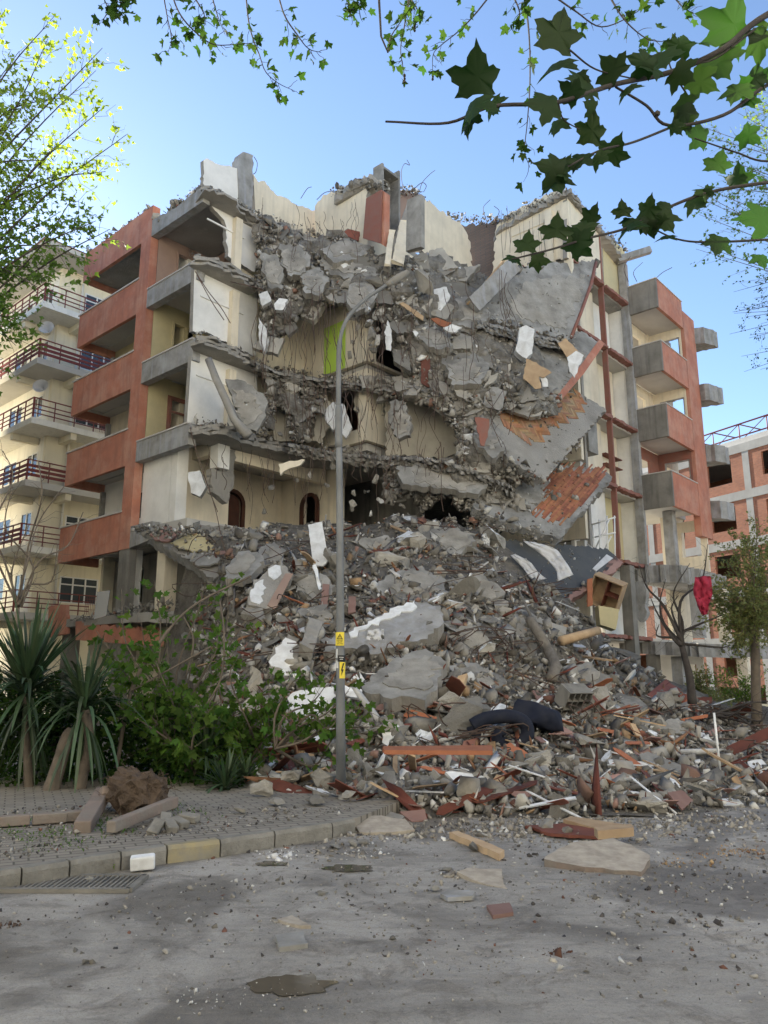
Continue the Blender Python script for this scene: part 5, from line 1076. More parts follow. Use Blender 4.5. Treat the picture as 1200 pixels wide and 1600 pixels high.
boulder(612, 885, None, .5, 'smooth rounded grey boulder near the top of the heap', (1.4, .9, .7), rot=(0, .2, 0), z=.2)
boulder(860, 985, None, .6, 'dark concrete block under the bent log on the right', (1.3, .8, .8), z=0)
for i, (poly, l_) in enumerate((([(586, 915), (612, 896), (655, 886), (692, 902), (700, 926), (650, 936), (598, 934)], 'grey slab piece just above the white-topped beam'), ([(700, 985), (735, 975), (765, 1000), (758, 1028), (715, 1030)], 'grey slab piece right of the white-topped beam'),
      ([(778, 962), (812, 950), (846, 965), (850, 995), (805, 1005), (780, 990)], 'dark broad slab piece left of the long bent log'), ([(700, 905), (752, 898), (790, 925), (770, 945), (715, 938)], 'dusty slab piece under the left end of the carpet slab'),
      ([(455, 905), (500, 895), (524, 915), (515, 940), (470, 938)], 'grey slab piece left of the lamp post near the heap top'), ([(470, 950), (512, 944), (522, 975), (492, 992), (466, 980)], 'grey slab piece left of the lamp post at mid height'),
      ([(700, 1040), (745, 1035), (790, 1060), (770, 1085), (715, 1078)], 'slab piece right of the large flat grey slab'), ([(880, 1042), (925, 1035), (955, 1062), (930, 1082), (888, 1075)], 'slab piece above the hollow block on the right'),
      ([(560, 845), (600, 836), (640, 850), (630, 870), (580, 872)], 'flat slab piece near the crest right of the lamp post'), ([(660, 830), (715, 824), (745, 845), (720, 866), (672, 858)], 'flat slab piece on the heap crest under the dark void'),
      ([(1010, 1128), (1060, 1122), (1085, 1145), (1050, 1162), (1015, 1152)], 'grey slab piece on the right flank below the bare tree'))):
    cu = sum(p[0] for p in poly)/len(poly); cv = sum(p[1] for p in poly)/len(poly); Y0 = (heap(cu, cv) or Vector((0, 21, 0))).y - .25; r_ = random.Random(i); k_ = r_.uniform(.2, .8)
    plate('broken_concrete', [(cu-30, cv+20, Y0-k_*.6), (cu+30, cv+20, Y0-k_*.6+r_.uniform(-.4, .4)), (cu, cv-25, Y0+k_)], poly, .24, [CS, CC], l_, 'concrete piece', sd=60+i)
for poly, l_ in (([(620, 728), (700, 726), (770, 748), (748, 772), (690, 762), (630, 756)], 'long broken floor slab above the dark void'), ([(690, 560), (732, 548), (765, 568), (752, 600), (708, 602)], 'broad grey slab piece left of the torn chipboard'), ([(742, 640), (768, 645), (790, 700), (770, 716), (742, 690)], 'steep slab piece left of the herringbone floor'),
                 ([(500, 390), (540, 372), (580, 384), (560, 404), (520, 410)], 'slab piece lying below the tipped dark red frame'), ([(700, 470), (742, 462), (768, 490), (745, 515), (706, 505)], 'slab piece under the leaning ribbed column')):
    cu = sum(p[0] for p in poly)/len(poly); cv = sum(p[1] for p in poly)/len(poly); Y0 = float(CF(cu, cv))-.45; plate('cracked_concrete', [(cu-30, cv+20, Y0-.3), (cu+30, cv+20, Y0-.2), (cu, cv-30, Y0+.5)], poly, .28, [CS, CC], l_, 'concrete piece', sd=int(cu))
# logs
hy = lambda u, v, d: at(u, v, (heap(u, v) or Vector((0, 21, 0))).y-d)
q = MB(); q.tube(catmull([hy(828, 968, .5), hy(842, 990, .6), hy(858, 1018, .6), hy(868, 1040, .5), hy(862, 1062, .4)], 5), [.13]*21, 9); tag(q.build('log', M['logbark']), 'long bent grey log or pipe hanging down right of the middle of the heap', 'log')
q = MB(); q.tube([hy(876, 1002, .6), at(935, 985, hy(876, 1002, 0).y)], [.13, .11], 10); tag(q.build('log', M['woodraw']), 'straight pale round post sticking out to the right of the heap', 'log')
# lying plates, heap and street
T = M['tile']; WR, WO, WW = M['woodred'], M['woodorange2'], M['woodraw']
for nm, poly, th, m, label, cat, tilt, lift in (
  ('board', [(632, 1200), (640, 1196), (706, 1199), (704, 1212), (640, 1214)], .05, WR, 'wide red-brown board low in the middle of the heap', 'board', (0, .5), .15),
  ('plank', [(598, 1166), (768, 1164), (769, 1173), (600, 1172)], .05, WO, 'long orange-brown plank lying level right of the lamp post', 'plank', (0, 0), .3),
  ('board', [(724, 1158), (746, 1152), (745, 1180), (720, 1188)], .05, M['redtrim'], 'upright red board above the long plank', 'board', (0, 1.4), .2),
  ('board', [(775, 1172), (798, 1160), (838, 1186), (816, 1200)], .05, WO, 'terracotta square board beneath the navy sofa arm', 'board', (.1, .7), .25),
  ('plaster_sheet', [(696, 1206), (738, 1209), (750, 1236), (762, 1264), (730, 1242), (714, 1225)], .05, PP, 'triangular greenish white panel at the foot of the heap', 'panel', (-.3, .9), .2),
  ('plank', [(752, 1240), (776, 1210), (788, 1212), (760, 1248)], .06, WW, 'pale plank leaning beside the triangular white panel', 'plank', (.2, .9), .25),
  ('board', [(762, 1252), (766, 1228), (784, 1228), (784, 1252)], .05, T, 'small brown square board right of the triangular white panel', 'board', (0, 1.2), .2),
  ('broken_concrete', [(999, 1178), (1012, 1174), (1080, 1202), (1090, 1226), (1060, 1222), (1004, 1196)], .2, [CS, CE], 'thick smooth grey slab lying low on the right flank of the heap', 'concrete piece', (-.15, .5), .35),
  ('plastered_concrete', [(966, 1206), (984, 1188), (1004, 1190), (1022, 1202), (1012, 1216), (985, 1214)], .16, [PP, CC], 'white plastered block left of the thick smooth grey slab', 'concrete piece', (0, .6), .25),
  ('board', [(1060, 1086), (1082, 1083), (1098, 1118), (1074, 1119)], .04, WR, 'large glossy brown board leaning by the bare tree', 'board', (-.2, 1.5), .4),
  ('board', [(1090, 1090), (1112, 1088), (1112, 1108), (1094, 1108)], .04, WR, 'small brown board right of the glossy brown board', 'board', (0, 1.5), .3),
  ('broken_concrete', [(948, 1098), (966, 1082), (1000, 1092), (1012, 1104), (988, 1114), (965, 1108)], .3, [CS, CC], 'grey slab block high on the right flank of the heap', 'concrete piece', (0, .5), .3),
  ('board', [(862, 1136), (872, 1130), (945, 1172), (950, 1182), (930, 1176)], .05, T, 'long pinkish board running down the right flank', 'board', (-.3, .6), .25),
  ('plank', [(985, 1130), (992, 1130), (1016, 1176), (1008, 1178)], .04, WW, 'pale plank standing on the right flank above the smooth slab', 'plank', (-.3, 1.0), .3),
  ('board', [(975, 1130), (984, 1128), (1030, 1160), (1018, 1162)], .04, WO, 'orange board crossing behind the pale plank on the right flank', 'board', (-.2, .8), .25),
  ('white_board', [(1098, 1152), (1106, 1148), (1130, 1178), (1120, 1182)], .05, PP, 'narrow white board on the far right flank', 'board', (-.2, .8), .2),
  ('white_board', [(1168, 1190), (1190, 1186), (1200, 1200), (1176, 1204)], .05, PP, 'white board at the right frame edge', 'board', (0, .6), .2),
  ('white_board', [(1125, 1248), (1150, 1246), (1162, 1256), (1130, 1258)], .05, PP, 'flat white board at the right foot of the heap', 'board', (0, .3), .08),
  ('plank', [(686, 1118), (716, 1056), (730, 1052), (704, 1122)], .12, WW, 'stout brown timber standing on the heap above the navy sofa arm', 'timber', (.4, 1.3), .5),
  ('board', [(470, 1178), (490, 1178), (496, 1202), (480, 1202)], .04, WW, 'pale board standing left of the lamp post near its foot', 'board', (0, 1.3), .25),
  ('board', [(494, 1188), (524, 1186), (524, 1208), (496, 1210)], .04, M['redtrim'], 'red board directly left of the lamp post foot', 'board', (0, .9), .2),
  ('board', [(418, 1190), (444, 1162), (454, 1170), (432, 1200)], .05, T, 'brown board leaning at the left foot of the heap', 'board', (0, 1.1), .2),
  ('big_slab', [(850, 1342), (872, 1326), (905, 1314), (958, 1309), (986, 1320), (1015, 1336), (1002, 1362), (960, 1360), (900, 1352)], .07, [M['marble'], M['planter']], 'large speckled stone slab lying flat on the road at the lower right', 'concrete piece', (0, .12), .12),
  ('board', [(538, 1278), (596, 1274), (634, 1280), (648, 1296), (610, 1300), (562, 1300)], .035, M['marble'], 'grey stone board lying across the kerb end by the lamp post', 'board', (0, .15), .12),
  ('board', [(520, 1262), (580, 1258), (634, 1274), (628, 1280), (560, 1272)], .03, CS, 'dark grey board behind the board across the kerb end', 'board', (0, .2), .12),
  ('board', [(416, 1272), (432, 1262), (456, 1268), (470, 1280), (440, 1280)], .03, T, 'brown board lying on the pavement left of the pale stones', 'board', (0, .2), .19),
  ('slab_fragment', [(714, 1362), (730, 1356), (784, 1357), (792, 1388), (760, 1382)], .04, M['marble'], 'light grey stone plate in the middle of the road', 'concrete piece', (0, .1), .05),
  ('slab_fragment', [(688, 1396), (700, 1391), (742, 1392), (738, 1400), (700, 1402)], .03, CE, 'dark grey plate left below the light grey stone plate', 'concrete piece', (0, .0), .035),
  ('square_tile', [(760, 1414), (796, 1410), (802, 1425), (770, 1430)], .025, T, 'pinkish square tile lying alone on the road', 'tile', (0, 0), .03),
  ('square_tile', [(430, 1460), (474, 1455), (481, 1474), (436, 1480)], .03, CS, 'grey square tile lying on the road at the lower middle', 'tile', (0, 0), .03),
  ('square_tile', [(434, 1436), (456, 1430), (486, 1446), (470, 1446), (450, 1442)], .02, M['marble'], 'thin broken flake behind the grey square tile', 'tile', (0, 0), .02),
  ('plank', [(702, 1300), (716, 1298), (788, 1328), (780, 1334)], .06, WW, 'splintered pale plank lying on the road below the heap', 'plank', (0, 0), .07),
  ('plank', [(880, 1280), (892, 1275), (975, 1288), (990, 1292), (940, 1296)], .05, WW, 'wide pale plank lying in front of the right part of the heap', 'plank', (0, .1), .12),
  ('timber', [(928, 1292), (984, 1287), (990, 1293), (934, 1298)], .08, WW, 'squared pale timber on top of the wide pale plank', 'timber', (0, 0), .17),
  ('board', [(820, 1290), (880, 1286), (960, 1300), (940, 1308), (860, 1302)], .03, WR, 'dark board under the pale planks on the road', 'board', (0, 0), .05),
  ('tile_red', [(624, 1268), (664, 1264), (668, 1280), (644, 1284)], .03, T, 'reddish tile plate leaning at the foot of the heap right of the stones', 'tile', (0, .3), .1)):
    hplate(nm if nm not in ('big_slab', 'tile_red') else {'big_slab': 'stone_plate', 'tile_red': 'square_tile'}[nm], poly, th, m, label, cat, tilt, lift, amp=.012 if 'plank' in nm or 'tile' in nm else .025)
for u, v, s_, sc_, l_ in ((455, 1228, .3, (1, .8, .85), 'squarish pale boulder left of the lamp post'), (506, 1238, .3, (.9, .8, .8), 'rounded pale boulder directly left of the lamp post'), (492, 1278, .24, (1, .7, .45), 'flat pale boulder on the kerb behind the puddle'),
        (546, 1272, .13, (1, 1, 1), 'small cube-like stone on the board by the lamp post'), (408, 1244, .2, (1, .7, .9), 'pale boulder beside the green yucca leaves'), (432, 1258, .15, (1.2, .8, .6), 'low pale stone at the left foot of the heap'),
        (742, 1333, .09, (1, 1, .9), 'single round pale stone below the splintered plank'), (522, 1328, .1, (1.2, .9, .5), 'flat white stone on the wet road'), (552, 1326, .09, (1, 1, .8), 'pinkish rounded stone beside the flat white stone'),
        (568, 1322, .08, (1, 1, .9), 'pale angular stone right of the pinkish stone'), (697, 1368, .09, (1, .9, .8), 'rough pale stone touching the light grey stone plate'), (680, 1394, .06, (1, 1, .8), 'small pale stone left of the dark grey plate'),
        (166, 1302+0, .05, (1, 1, .8), 'small stone lying near the white broken block'), (133, 1510, .035, (1, 1, .8), 'small pale stone on the near left of the road'), (504, 1400, .05, (1.3, .8, .6), 'white flake stone in the middle of the road'),
        (140, 1380, .06, (1, .8, .8), 'white round stone beside the drain grate'), (852, 1300, .16, (1, .9, .8), 'grey stone behind the large speckled slab'), (890, 1308, .14, (1, .9, .8), 'grey stone left of the squared timber'), (375, 1270, .11, (1.3, .8, .6), 'pale stone on the pavement below the yucca'),
        (916, 1525, .03, (1, 1, .8), 'tiny pale stone low on the right side of the road'), (842, 1196, .3, (1, .8, .8), 'grey lump below the terracotta board'), (812, 1218, .28, (1, .8, .9), 'squat grey lump at the foot of the heap right of the planks')):
    p = heap(u, v); zz = KZ if v < 1300 and u < 560 and p.z < KZ else p.z
    if v < 1300 and u < 470 : p = onZ(u, v, KZ)
    q_ = place(LUMPS[(int(u)+int(v)) % 16], 'boulder' if s_ > .12 else 'stone', Vector((p.x, p.y, zz+s_*sc_[2]*.5)), s_, random, l_, 'stone', rot=(.1, .1, u*.1), sc=sc_)
q = MB(); c = onZ(222, 1362, 0)+UP*.075; q.box(c, (.20, .12, .11), rot=Euler((.05, -.06, .25)).to_matrix()); o = q.build('white_block', M['plaster'], None, c)
bv = o.modifiers.new('b', 'BEVEL'); bv.width = .015; bv.segments = 2; tag(o, 'white broken block lying in front of the kerb', 'block')
# hollow bricks
def hollow(u, v, s_, rz, label, m, lift=.08, tx=0):
    q = MB(); c = heap(u, v)+UP*lift; e = empty('hollow_brick', c, label, 'brick'); e.rotation_euler = (tx, 0, rz); q.box((0, 0, s_*.5-.01), (s_*1.5, s_*.8, .02)); q.box((0, 0, -s_*.5+.01), (s_*1.5, s_*.8, .02))
    for i in range(5): q.box((-s_*.74+i*s_*.37, 0, 0), (.018, s_*.8, s_-.04))
    q.box((0, 0, 0), (s_*1.48, s_*.79, .015)); q.box((0, s_*.39, 0), (s_*1.45, .01, s_-.05)); o = q.build('brick_body', m); o.parent = e
hollow(541, 1250, .16, .1, 'small hollow clay brick at the foot of the lamp post', M['tile'])
hollow(898, 1118, .42, .5, 'big dark hollow block on the right side above the sofa arm', M['conc_dark'], .35, .6)
# sofa
sf = empty('sofa', heap(790, 1140), 'dark navy sofa with a scrolled arm half buried in the heap', 'sofa'); y0 = sf.location.y-.5
q = MB(); sp = catmull([at(u, v, y0) for u, v in ((738, 1134), (752, 1126), (775, 1120), (800, 1120), (820, 1130), (824, 1148), (812, 1162), (792, 1165), (778, 1156), (780, 1146), (790, 1144))], 6)
q.tube([p + UP*.0 for p in sp], [.12]*(len(sp)-8) + [.11, .10, .09, .08, .07, .06, .05, .04], 12); q.build('scrolled_arm', M['navy'], sf)
q = MB(); q.tube([at(738, 1134, y0+.1), at(748, 1150, y0+.2), at(770, 1162, y0+.3)], [.12, .16, .12], 12); q.build('arm_front', M['navy'], sf)
q = MB(); bmx = hull(random.Random(4), 30, .75, .4, .28, .05, 2); q.v = [tuple(at(838, 1118, y0+.5)+Euler((.1, .35, .2)).to_matrix() @ v.co) for v in bmx.verts]; q.f = [[v.index for v in f.verts] for f in bmx.faces]; q.m = [0]*len(q.f); q.sm = [True]*len(q.f); bmx.free(); q.build('seat_cushion', M['navy'], sf)
# shelf unit tipped on the lower right storey
sh = empty('shelf_unit', at(950, 930, 26), 'tipped open wooden shelf unit hanging below the carpet slab', 'shelf')
Rm = Euler((.35, .45, -.5)).to_matrix(); c = at(948, 926, 25.8)
q = MB(); [q.box(c+Rm@Vector(p), d, 0, Rm) for p, d in (((-.5, 0, 0), (.04, .45, 1.0)), ((.5, 0, 0), (.04, .45, 1.0)), ((0, 0, .5), (1.04, .45, .04)), ((0, 0, -.5), (1.04, .45, .04)), ((0, .22, 0), (1.0, .02, 1.0)))]; q.build('case', M['woodraw'], sh)
q = MB(); q.box(c+Rm@Vector((.0, 0, 0)), (.03, .42, .96), 0, Rm); q.build('divider', M['woodred'], sh); q = MB(); q.box(c+Rm@Vector((.25, 0, 0)), (.46, .42, .03), 0, Rm); q.build('shelf', M['woodred'], sh)
plate('cabinet_box', VP(25.6), [(935, 946), (968, 952), (962, 984), (938, 976)], .5, M['yellow'], 'yellowish cabinet box wedged under the tipped shelf unit', 'cabinet', amp=.01)
plate('board', VP(25.5), [(918, 905), (926, 903), (926, 946), (918, 948)], .08, WO, 'orange upright board left of the tipped shelf unit', 'board', amp=.01)
plate('white_board', VP(24.2), [(878, 975), (905, 972), (918, 1000), (912, 1038), (890, 1010)], .1, PP, 'tall white wall piece behind the straight pale round post', 'panel', amp=.03)
plate('mirror', VP(26.2), [(146, 968), (152, 925), (172, 922), (166, 962)], .05, M['glass'], 'greenish glass pane leaning on the left ground floor ledge', 'glass pane', amp=0)
q = MB()
for a, b in (((926, 818), (930, 868)), ((936, 812), (938, 866)), ((948, 806), (950, 868)), ((960, 806), (961, 872)), ((924, 820), (962, 808)), ((926, 840), (962, 832)), ((928, 862), (952, 812)), ((940, 868), (955, 838)), ((918, 850), (934, 864))): q.tube([at(*a, 28.6), at(*b, 28.2)], .03, 5)
tag(q.build('window_frame', M['winwhite']), 'broken white window frame with bars standing below the right red parquet slab', 'window frame')
# thin white stake
q = MB(); p = heap(1126, 1210); q.tube([p, p+Vector((-.02, 0, .95))], .018, 8); tag(q.build('stake', M['winwhite']), 'thin white stake standing upright at the right foot of the heap', 'stake')
# rubble on the low left ledge
items = []
for _ in range(900):
    s_ = rn.uniform(.8, 7.5); t = rn.uniform(-.3, 2.0); z = 3.72 + .25*max(0, 1-abs(t-.8)) + rn.uniform(0, .35)*(1 if s_ < 4 else .4)
    items.append((W(s_, t, z), min(.3, .07*math.exp(rn.gauss(0, .6))), SV if rn.random() < .4 else SF, tone(CP)))
for _ in range(700):
    u = rn.uniform(225, 440); v = rn.uniform(824, 880); p0, n = plane3(a6)
    if inpoly(u, v, [(224, 832), (262, 825), (330, 823), (400, 827), (440, 842), (408, 870), (372, 883), (333, 900), (290, 868)]): items.append((hitp(u, v, p0, n)-n*rn.uniform(0, .2), min(.25, .07*math.exp(rn.gauss(0, .6))), SV if rn.random() < .5 else SF, tone()))
for _ in range(900):
    u = rn.uniform(330, 640); items.append((onZ(u, rn.uniform(800, 826)+abs(u-450)*.0, 6.9)+UP*rn.uniform(-.1, .35), min(.25, .07*math.exp(rn.gauss(0, .6))), SV if rn.random() < .5 else SF, tone())) if False else None
merged('ledge_rubble', items, M['shard'], 'broken concrete and flooring covering the ledges of the left wing', 'rubble', rs)
# -- rebars and cables
def wire(P, r, name, m, parent, lab_=None):
    q = MB(); q.tube(catmull(P, 5), r, 4, cap=False); o = q.build(name, m, parent)
    if lab_: o['label'] = lab_
    return o
rr = random.Random(77); nb = 0; rest = MB()
def addwire(P, r):
    global nb
    if nb < 96: wire(P, r, 'bent_rebar', M['rebar'], bld); nb += 1
    else: rest.tube(catmull(P, 4), r, 4, cap=False)
def hangw(u, v, L, Y, r=.011, k=5, sp=10):
    P = []; x = u
    for i in range(k+1):
        t = i/k; P.append(at(x, v+L*t, Y - .25*math.sin(t*3) + rr.uniform(-.1, .1))); x += rr.gauss(0, sp*.32)
    addwire(P, r)
for pth, Y in (([(630, 300), (627, 270), (632, 256), (640, 258), (636, 250)], 28.5), ([(655, 300), (660, 285), (672, 272), (680, 266)], 28.5), ([(640, 302), (658, 286), (666, 290), (662, 300)], 28.5), ([(470, 310), (480, 295), (487, 292)], 28.5), ([(495, 312), (510, 300), (540, 298)], 28), ([(760, 345), (755, 325), (766, 312)], 31),
        ([(774, 345), (780, 330), (772, 322)], 31), ([(982, 440), (975, 420), (985, 400)], 33), ([(995, 440), (990, 425), (1004, 410)], 33), ([(1022, 438), (1035, 426), (1050, 418)], 32.5), ([(397, 245), (402, 255), (400, 268), (396, 272)], 25.7)): addwire([at(u, v, Y) for u, v in pth], .014)
for _ in range(60): hangw(rr.uniform(400, 600), rr.uniform(440, 520), rr.uniform(50, 130), 25.9, rr.choice((.008, .011, .014)))
for _ in range(55): hangw(rr.uniform(420, 640), rr.uniform(588, 620), rr.uniform(40, 110), 26.1, rr.choice((.008, .011)))
for _ in range(45): hangw(rr.uniform(320, 720), rr.uniform(690, 725), rr.uniform(30, 100), 25.6, rr.choice((.008, .011)), 4)
for _ in range(60): hangw(rr.uniform(560, 800), rr.uniform(420, 700), rr.uniform(40, 120), 25.2, rr.choice((.008, .011)), 5, 14)
for _ in range(20): hangw(rr.uniform(400, 560), rr.uniform(300, 350), rr.uniform(30, 90), 26.2, .009)
for _ in range(14): hangw(rr.uniform(780, 880), rr.uniform(320, 360), rr.uniform(40, 90), 29.2, .009, 4, 4)
for _ in range(60):   # tangled bars over the heap
    u, v = rpoly(HEAPPX); p = heap(u, v)
    if v > 1190 or p is None: continue
    k = p.y/18
    P = [p + Vector((rr.uniform(-1, 1), rr.uniform(-.6, .3), rr.uniform(.05, .7)))*k*.8 for _i in range(5)]; addwire([p]+P, .012)
for pth, Y in (([(305, 424), (325, 455), (345, 480), (360, 505)], 24.0), ([(308, 430), (330, 470), (350, 500)], 24.0), ([(305, 700), (318, 740), (335, 790), (345, 835)], 24), ([(297, 668), (305, 700), (325, 760), (340, 800)], 24.1), ([(345, 840), (360, 880), (375, 905)], 23), ([(360, 440), (410, 452), (400, 455)], 25.2)):
    P = [at(u, v, Y) for u, v in pth]
    addwire(P, .018)
o = rest.build('wire_tangle', M['rebar'], bld); o['kind'] = 'stuff'
# ================================================================== LAMP POST
lp = empty('street_lamp', heap(532, 1242), 'tall galvanised lamp post with a curved arm in front of the heap', 'street lamp')
YL = lp.location.y
q = MB(); P = [at(u, v, YL) for u, v in ((533, 1246), (532, 1100), (531.5, 900), (530.5, 760), (529, 640))]; q.tube(P, [.066, .062, .053, .048, .045], 16); q.build('pole', M['metal'], lp)
q = MB(); P = catmull([at(u, v, YL+k) for u, v, k in ((529, 640, 0), (529, 590, 0), (530, 545, 0), (536, 512, .05), (550, 488, .1), (573, 466, .2), (600, 448, .3), (612, 441, .35))], 5); q.tube(P, [.038]*12+[.028]*(len(P)-12), 12); q.build('curved_arm', M['metal'], lp)
q = MB(); q.tube([at(529.2, v, YL) for v in (700, 690, 640, 634)], [.050, .054, .054, .048], 14); q.build('pole_joint', M['metal'], lp)
q = MB(); a, b = at(604, 446, YL+.3), at(638, 424, YL+.7); q.tube([a.lerp(b, t) for t in (0, .1, .3, .7, .92, 1)], [.03, .045, .06, .062, .045, .015], 10); q.build('lamp_head', M['conc_dark'], lp)
def curved_sign(u0, u1, v0, v1, m, name, off=.004, wrap=None):
    a, b = at((u0+u1)/2, v1, YL), at((u0+u1)/2, v0, YL); w_ = (u1-u0)/FPX*YL; r = .060+off; cx = at(532, (v0+v1)/2, YL).x; q = MB(); k = 10
    ph0 = math.asin(max(-.99, min(.99, ((a.x-cx)-w_/2)/r))); ph1 = math.asin(max(-.99, min(.99, ((a.x-cx)+w_/2)/r)))
    for i in range(k+1):
        ph = ph0+(ph1-ph0)*i/k
        for rr_ in (r, r+.004):
            for z in (a.z, b.z): q.v.append((cx+rr_*math.sin(ph), YL-rr_*math.cos(ph), z))
    for i in range(k):
        c = i*4; q.f += [[c+2, c+6, c+7, c+3], [c, c+1, c+5, c+4], [c+3, c+7, c+5, c+1], [c, c+4, c+6, c+2]]
    q.f += [[0, 2, 3, 1], [k*4, k*4+1, k*4+3, k*4+2]]; q.m = [0]*len(q.f); q.sm = [False]*len(q.f); return q.build(name, m, lp, fixn=True)
sg = curved_sign(524.5, 537.5, 988, 1009, M['signy'], 'warning_sign'); sg['label'] = 'yellow electric danger sign with a triangle'
def text(s_, size, p, m, parent):
    c = bpy.data.curves.new('sign_text', 'FONT'); c.body = s_; c.size = size; c.align_x = 'CENTER'; c.extrude = .0006; t = bpy.data.objects.new('sign_text', c); col.objects.link(t)
    bpy.context.view_layer.update(); me = bpy.data.meshes.new_from_object(t); bpy.data.objects.remove(t)
    M4 = Matrix.Translation(p) @ Matrix.Rotation(R(90), 4, 'X'); me.transform(M4); me.materials.clear(); me.materials.append(m)
    o = bpy.data.objects.new('sign_text', me); col.objects.link(o); o.parent = parent; o.matrix_parent_inverse = Matrix.Identity(4); return o
yf = YL-.060-.012
tri = [at(531, 990, yf), at(526.3, 998.5, yf), at(535.7, 998.5, yf)]; ti = [at(531, 991.7, yf), at(527.9, 997.6, yf), at(534.1, 997.6, yf)]
q = MB(); q.prism([tri, ti], (0, .004, 0)); q.prism([[at(u, v, yf) for u, v in ((531.2, 992.6), (530.2, 995.4), (531, 995.2), (530.6, 997.2), (532, 994.6), (531.2, 994.8))]], (0, .004, 0)); q.build('danger_symbol', M['signk'], sg)
for i, t_ in enumerate(('DİKKAT', 'ÖLÜM', 'TEHLİKESİ')): text(t_, .024 if i < 2 else .018, at(531, 1001.4+i*2.6, yf+.002), M['signk'], sg)
s2 = curved_sign(528, 539, 1024, 1034, M['signk'], 'black_sticker', .003); q = MB()
for k, (a, b) in enumerate(((530, 537), (531, 536))): q.box(at((a+b)/2, 1027+k*3, YL-.068), ((b-a)/FPX*YL, .003, .008))
q.build('sticker_print', M['signw'], s2)
s3 = curved_sign(531, 539, 1034.5, 1060, M['signy'], 'yellow_sticker', .002); q = MB(); q.prism([[at(u, v, YL-.069) for u, v in ((536, 1036), (538, 1036), (535, 1046), (537, 1046), (533, 1056), (534, 1048), (532.6, 1048))]], (0, .004, 0)); q.build('sticker_print', M['signk'], s3)
curved_sign(525, 528, 1014, 1028, M['signw'], 'paper_remnant', .001); curved_sign(525.5, 529, 1032, 1044, M['signw'], 'paper_remnant', .0012)
# ================================================================== YELLOW NEIGHBOUR ON THE LEFT
QN = Vector((-16.6, 34.5, 0)); hn = empty('neighbour_house', QN, 'cream yellow apartment house with maroon balcony railings at the left edge', 'building')
def N_(s, t, z): return QN + A*s + B*t + UP*z
def nb_(q, s0, s1, t0, t1, z0, z1, m=0):
    vs = [N_(a, b, z) for z in (z0, z1) for a, b in ((s0, t0), (s0, t1), (s1, t1), (s1, t0))]
    q.add(vs, [(3, 2, 1, 0), (4, 5, 6, 7), (0, 1, 5, 4), (1, 2, 6, 5), (2, 3, 7, 6), (3, 0, 4, 7)], m)
def np_(name, fn, m, parent=None, lab_=None):
    q = MB(); fn(q); o = q.build(name, m, parent or hn, fixn=True)
    if lab_: o['label'] = lab_
    return o
zt_ = [5.5, 8.55, 11.6, 14.65, 17.65, 20.6]
wins = []
holes = []
for k, z in enumerate(zt_): holes.append((2.7, 4.7, z-.3 if k else z-.3, z+1.0))
o = [N_(1.4, 1.4, 0), N_(1.4, 12, 0), N_(1.4, 12, 22.5), N_(1.4, 1.4, 22.5)]
np_('side_wall', lambda q: q.prism([o]+[[N_(1.4, a, c), N_(1.4, b, c), N_(1.4, b, d), N_(1.4, a, d)] for a, b, c, d in holes], A*.25), M['cfall'])
oa = [N_(1.66, 1.4, 0), N_(12, 1.4, 0), N_(12, 1.4, 22.5), N_(1.66, 1.4, 22.5)]
np_('front_wall', lambda q: q.prism([oa]+[[N_(a, 1.4, c), N_(b, 1.4, c), N_(b, 1.4, d), N_(a, 1.4, d)] for (a, b) in ((2.2, 3.4), (4.6, 6.2)) for c, d in [(z-.1, z+1.1) for z in zt_]], B*.25), M['cwhite'])
for k, (t0, t1, z0, z1) in enumerate(holes):
    wf = np_('window', lambda q: [nb_(q, 1.38, 1.46, t0+i*(t1-t0-.07)/3, t0+i*(t1-t0-.07)/3+.07, z0, z1) for i in range(4)] + [nb_(q, 1.39, 1.45, t0+.07, t1-.07, z, z+.06) for z in (z0+.001, z1-.061, z0+(z1-z0)*.68)], M['winwhite'])
    np_('pane', lambda q: nb_(q, 1.42, 1.43, t0, t1, z0, z1), M['glass'], wf)
    np_('curtain', lambda q: (nb_(q, 1.6, 1.62, t0, t0+.5, z0, z1), nb_(q, 1.6, 1.62, t1-.6, t1, z0, z1)), M['cloth'], wf)
for a, b in ((2.2, 3.4), (4.6, 6.2)):
    for z in zt_:
        wf = np_('window', lambda q: [nb_(q, a+i*(b-a-.07)/2, a+i*(b-a-.07)/2+.07, 1.38, 1.46, z-.1, z+1.1) for i in range(3)] + [nb_(q, a+.07, b-.07, 1.39, 1.45, y, y+.06) for y in (z-.099, z+1.04)], M['winwhite'])
        np_('pane', lambda q: nb_(q, a, b, 1.42, 1.43, z-.1, z+1.1), M['glass'], wf)
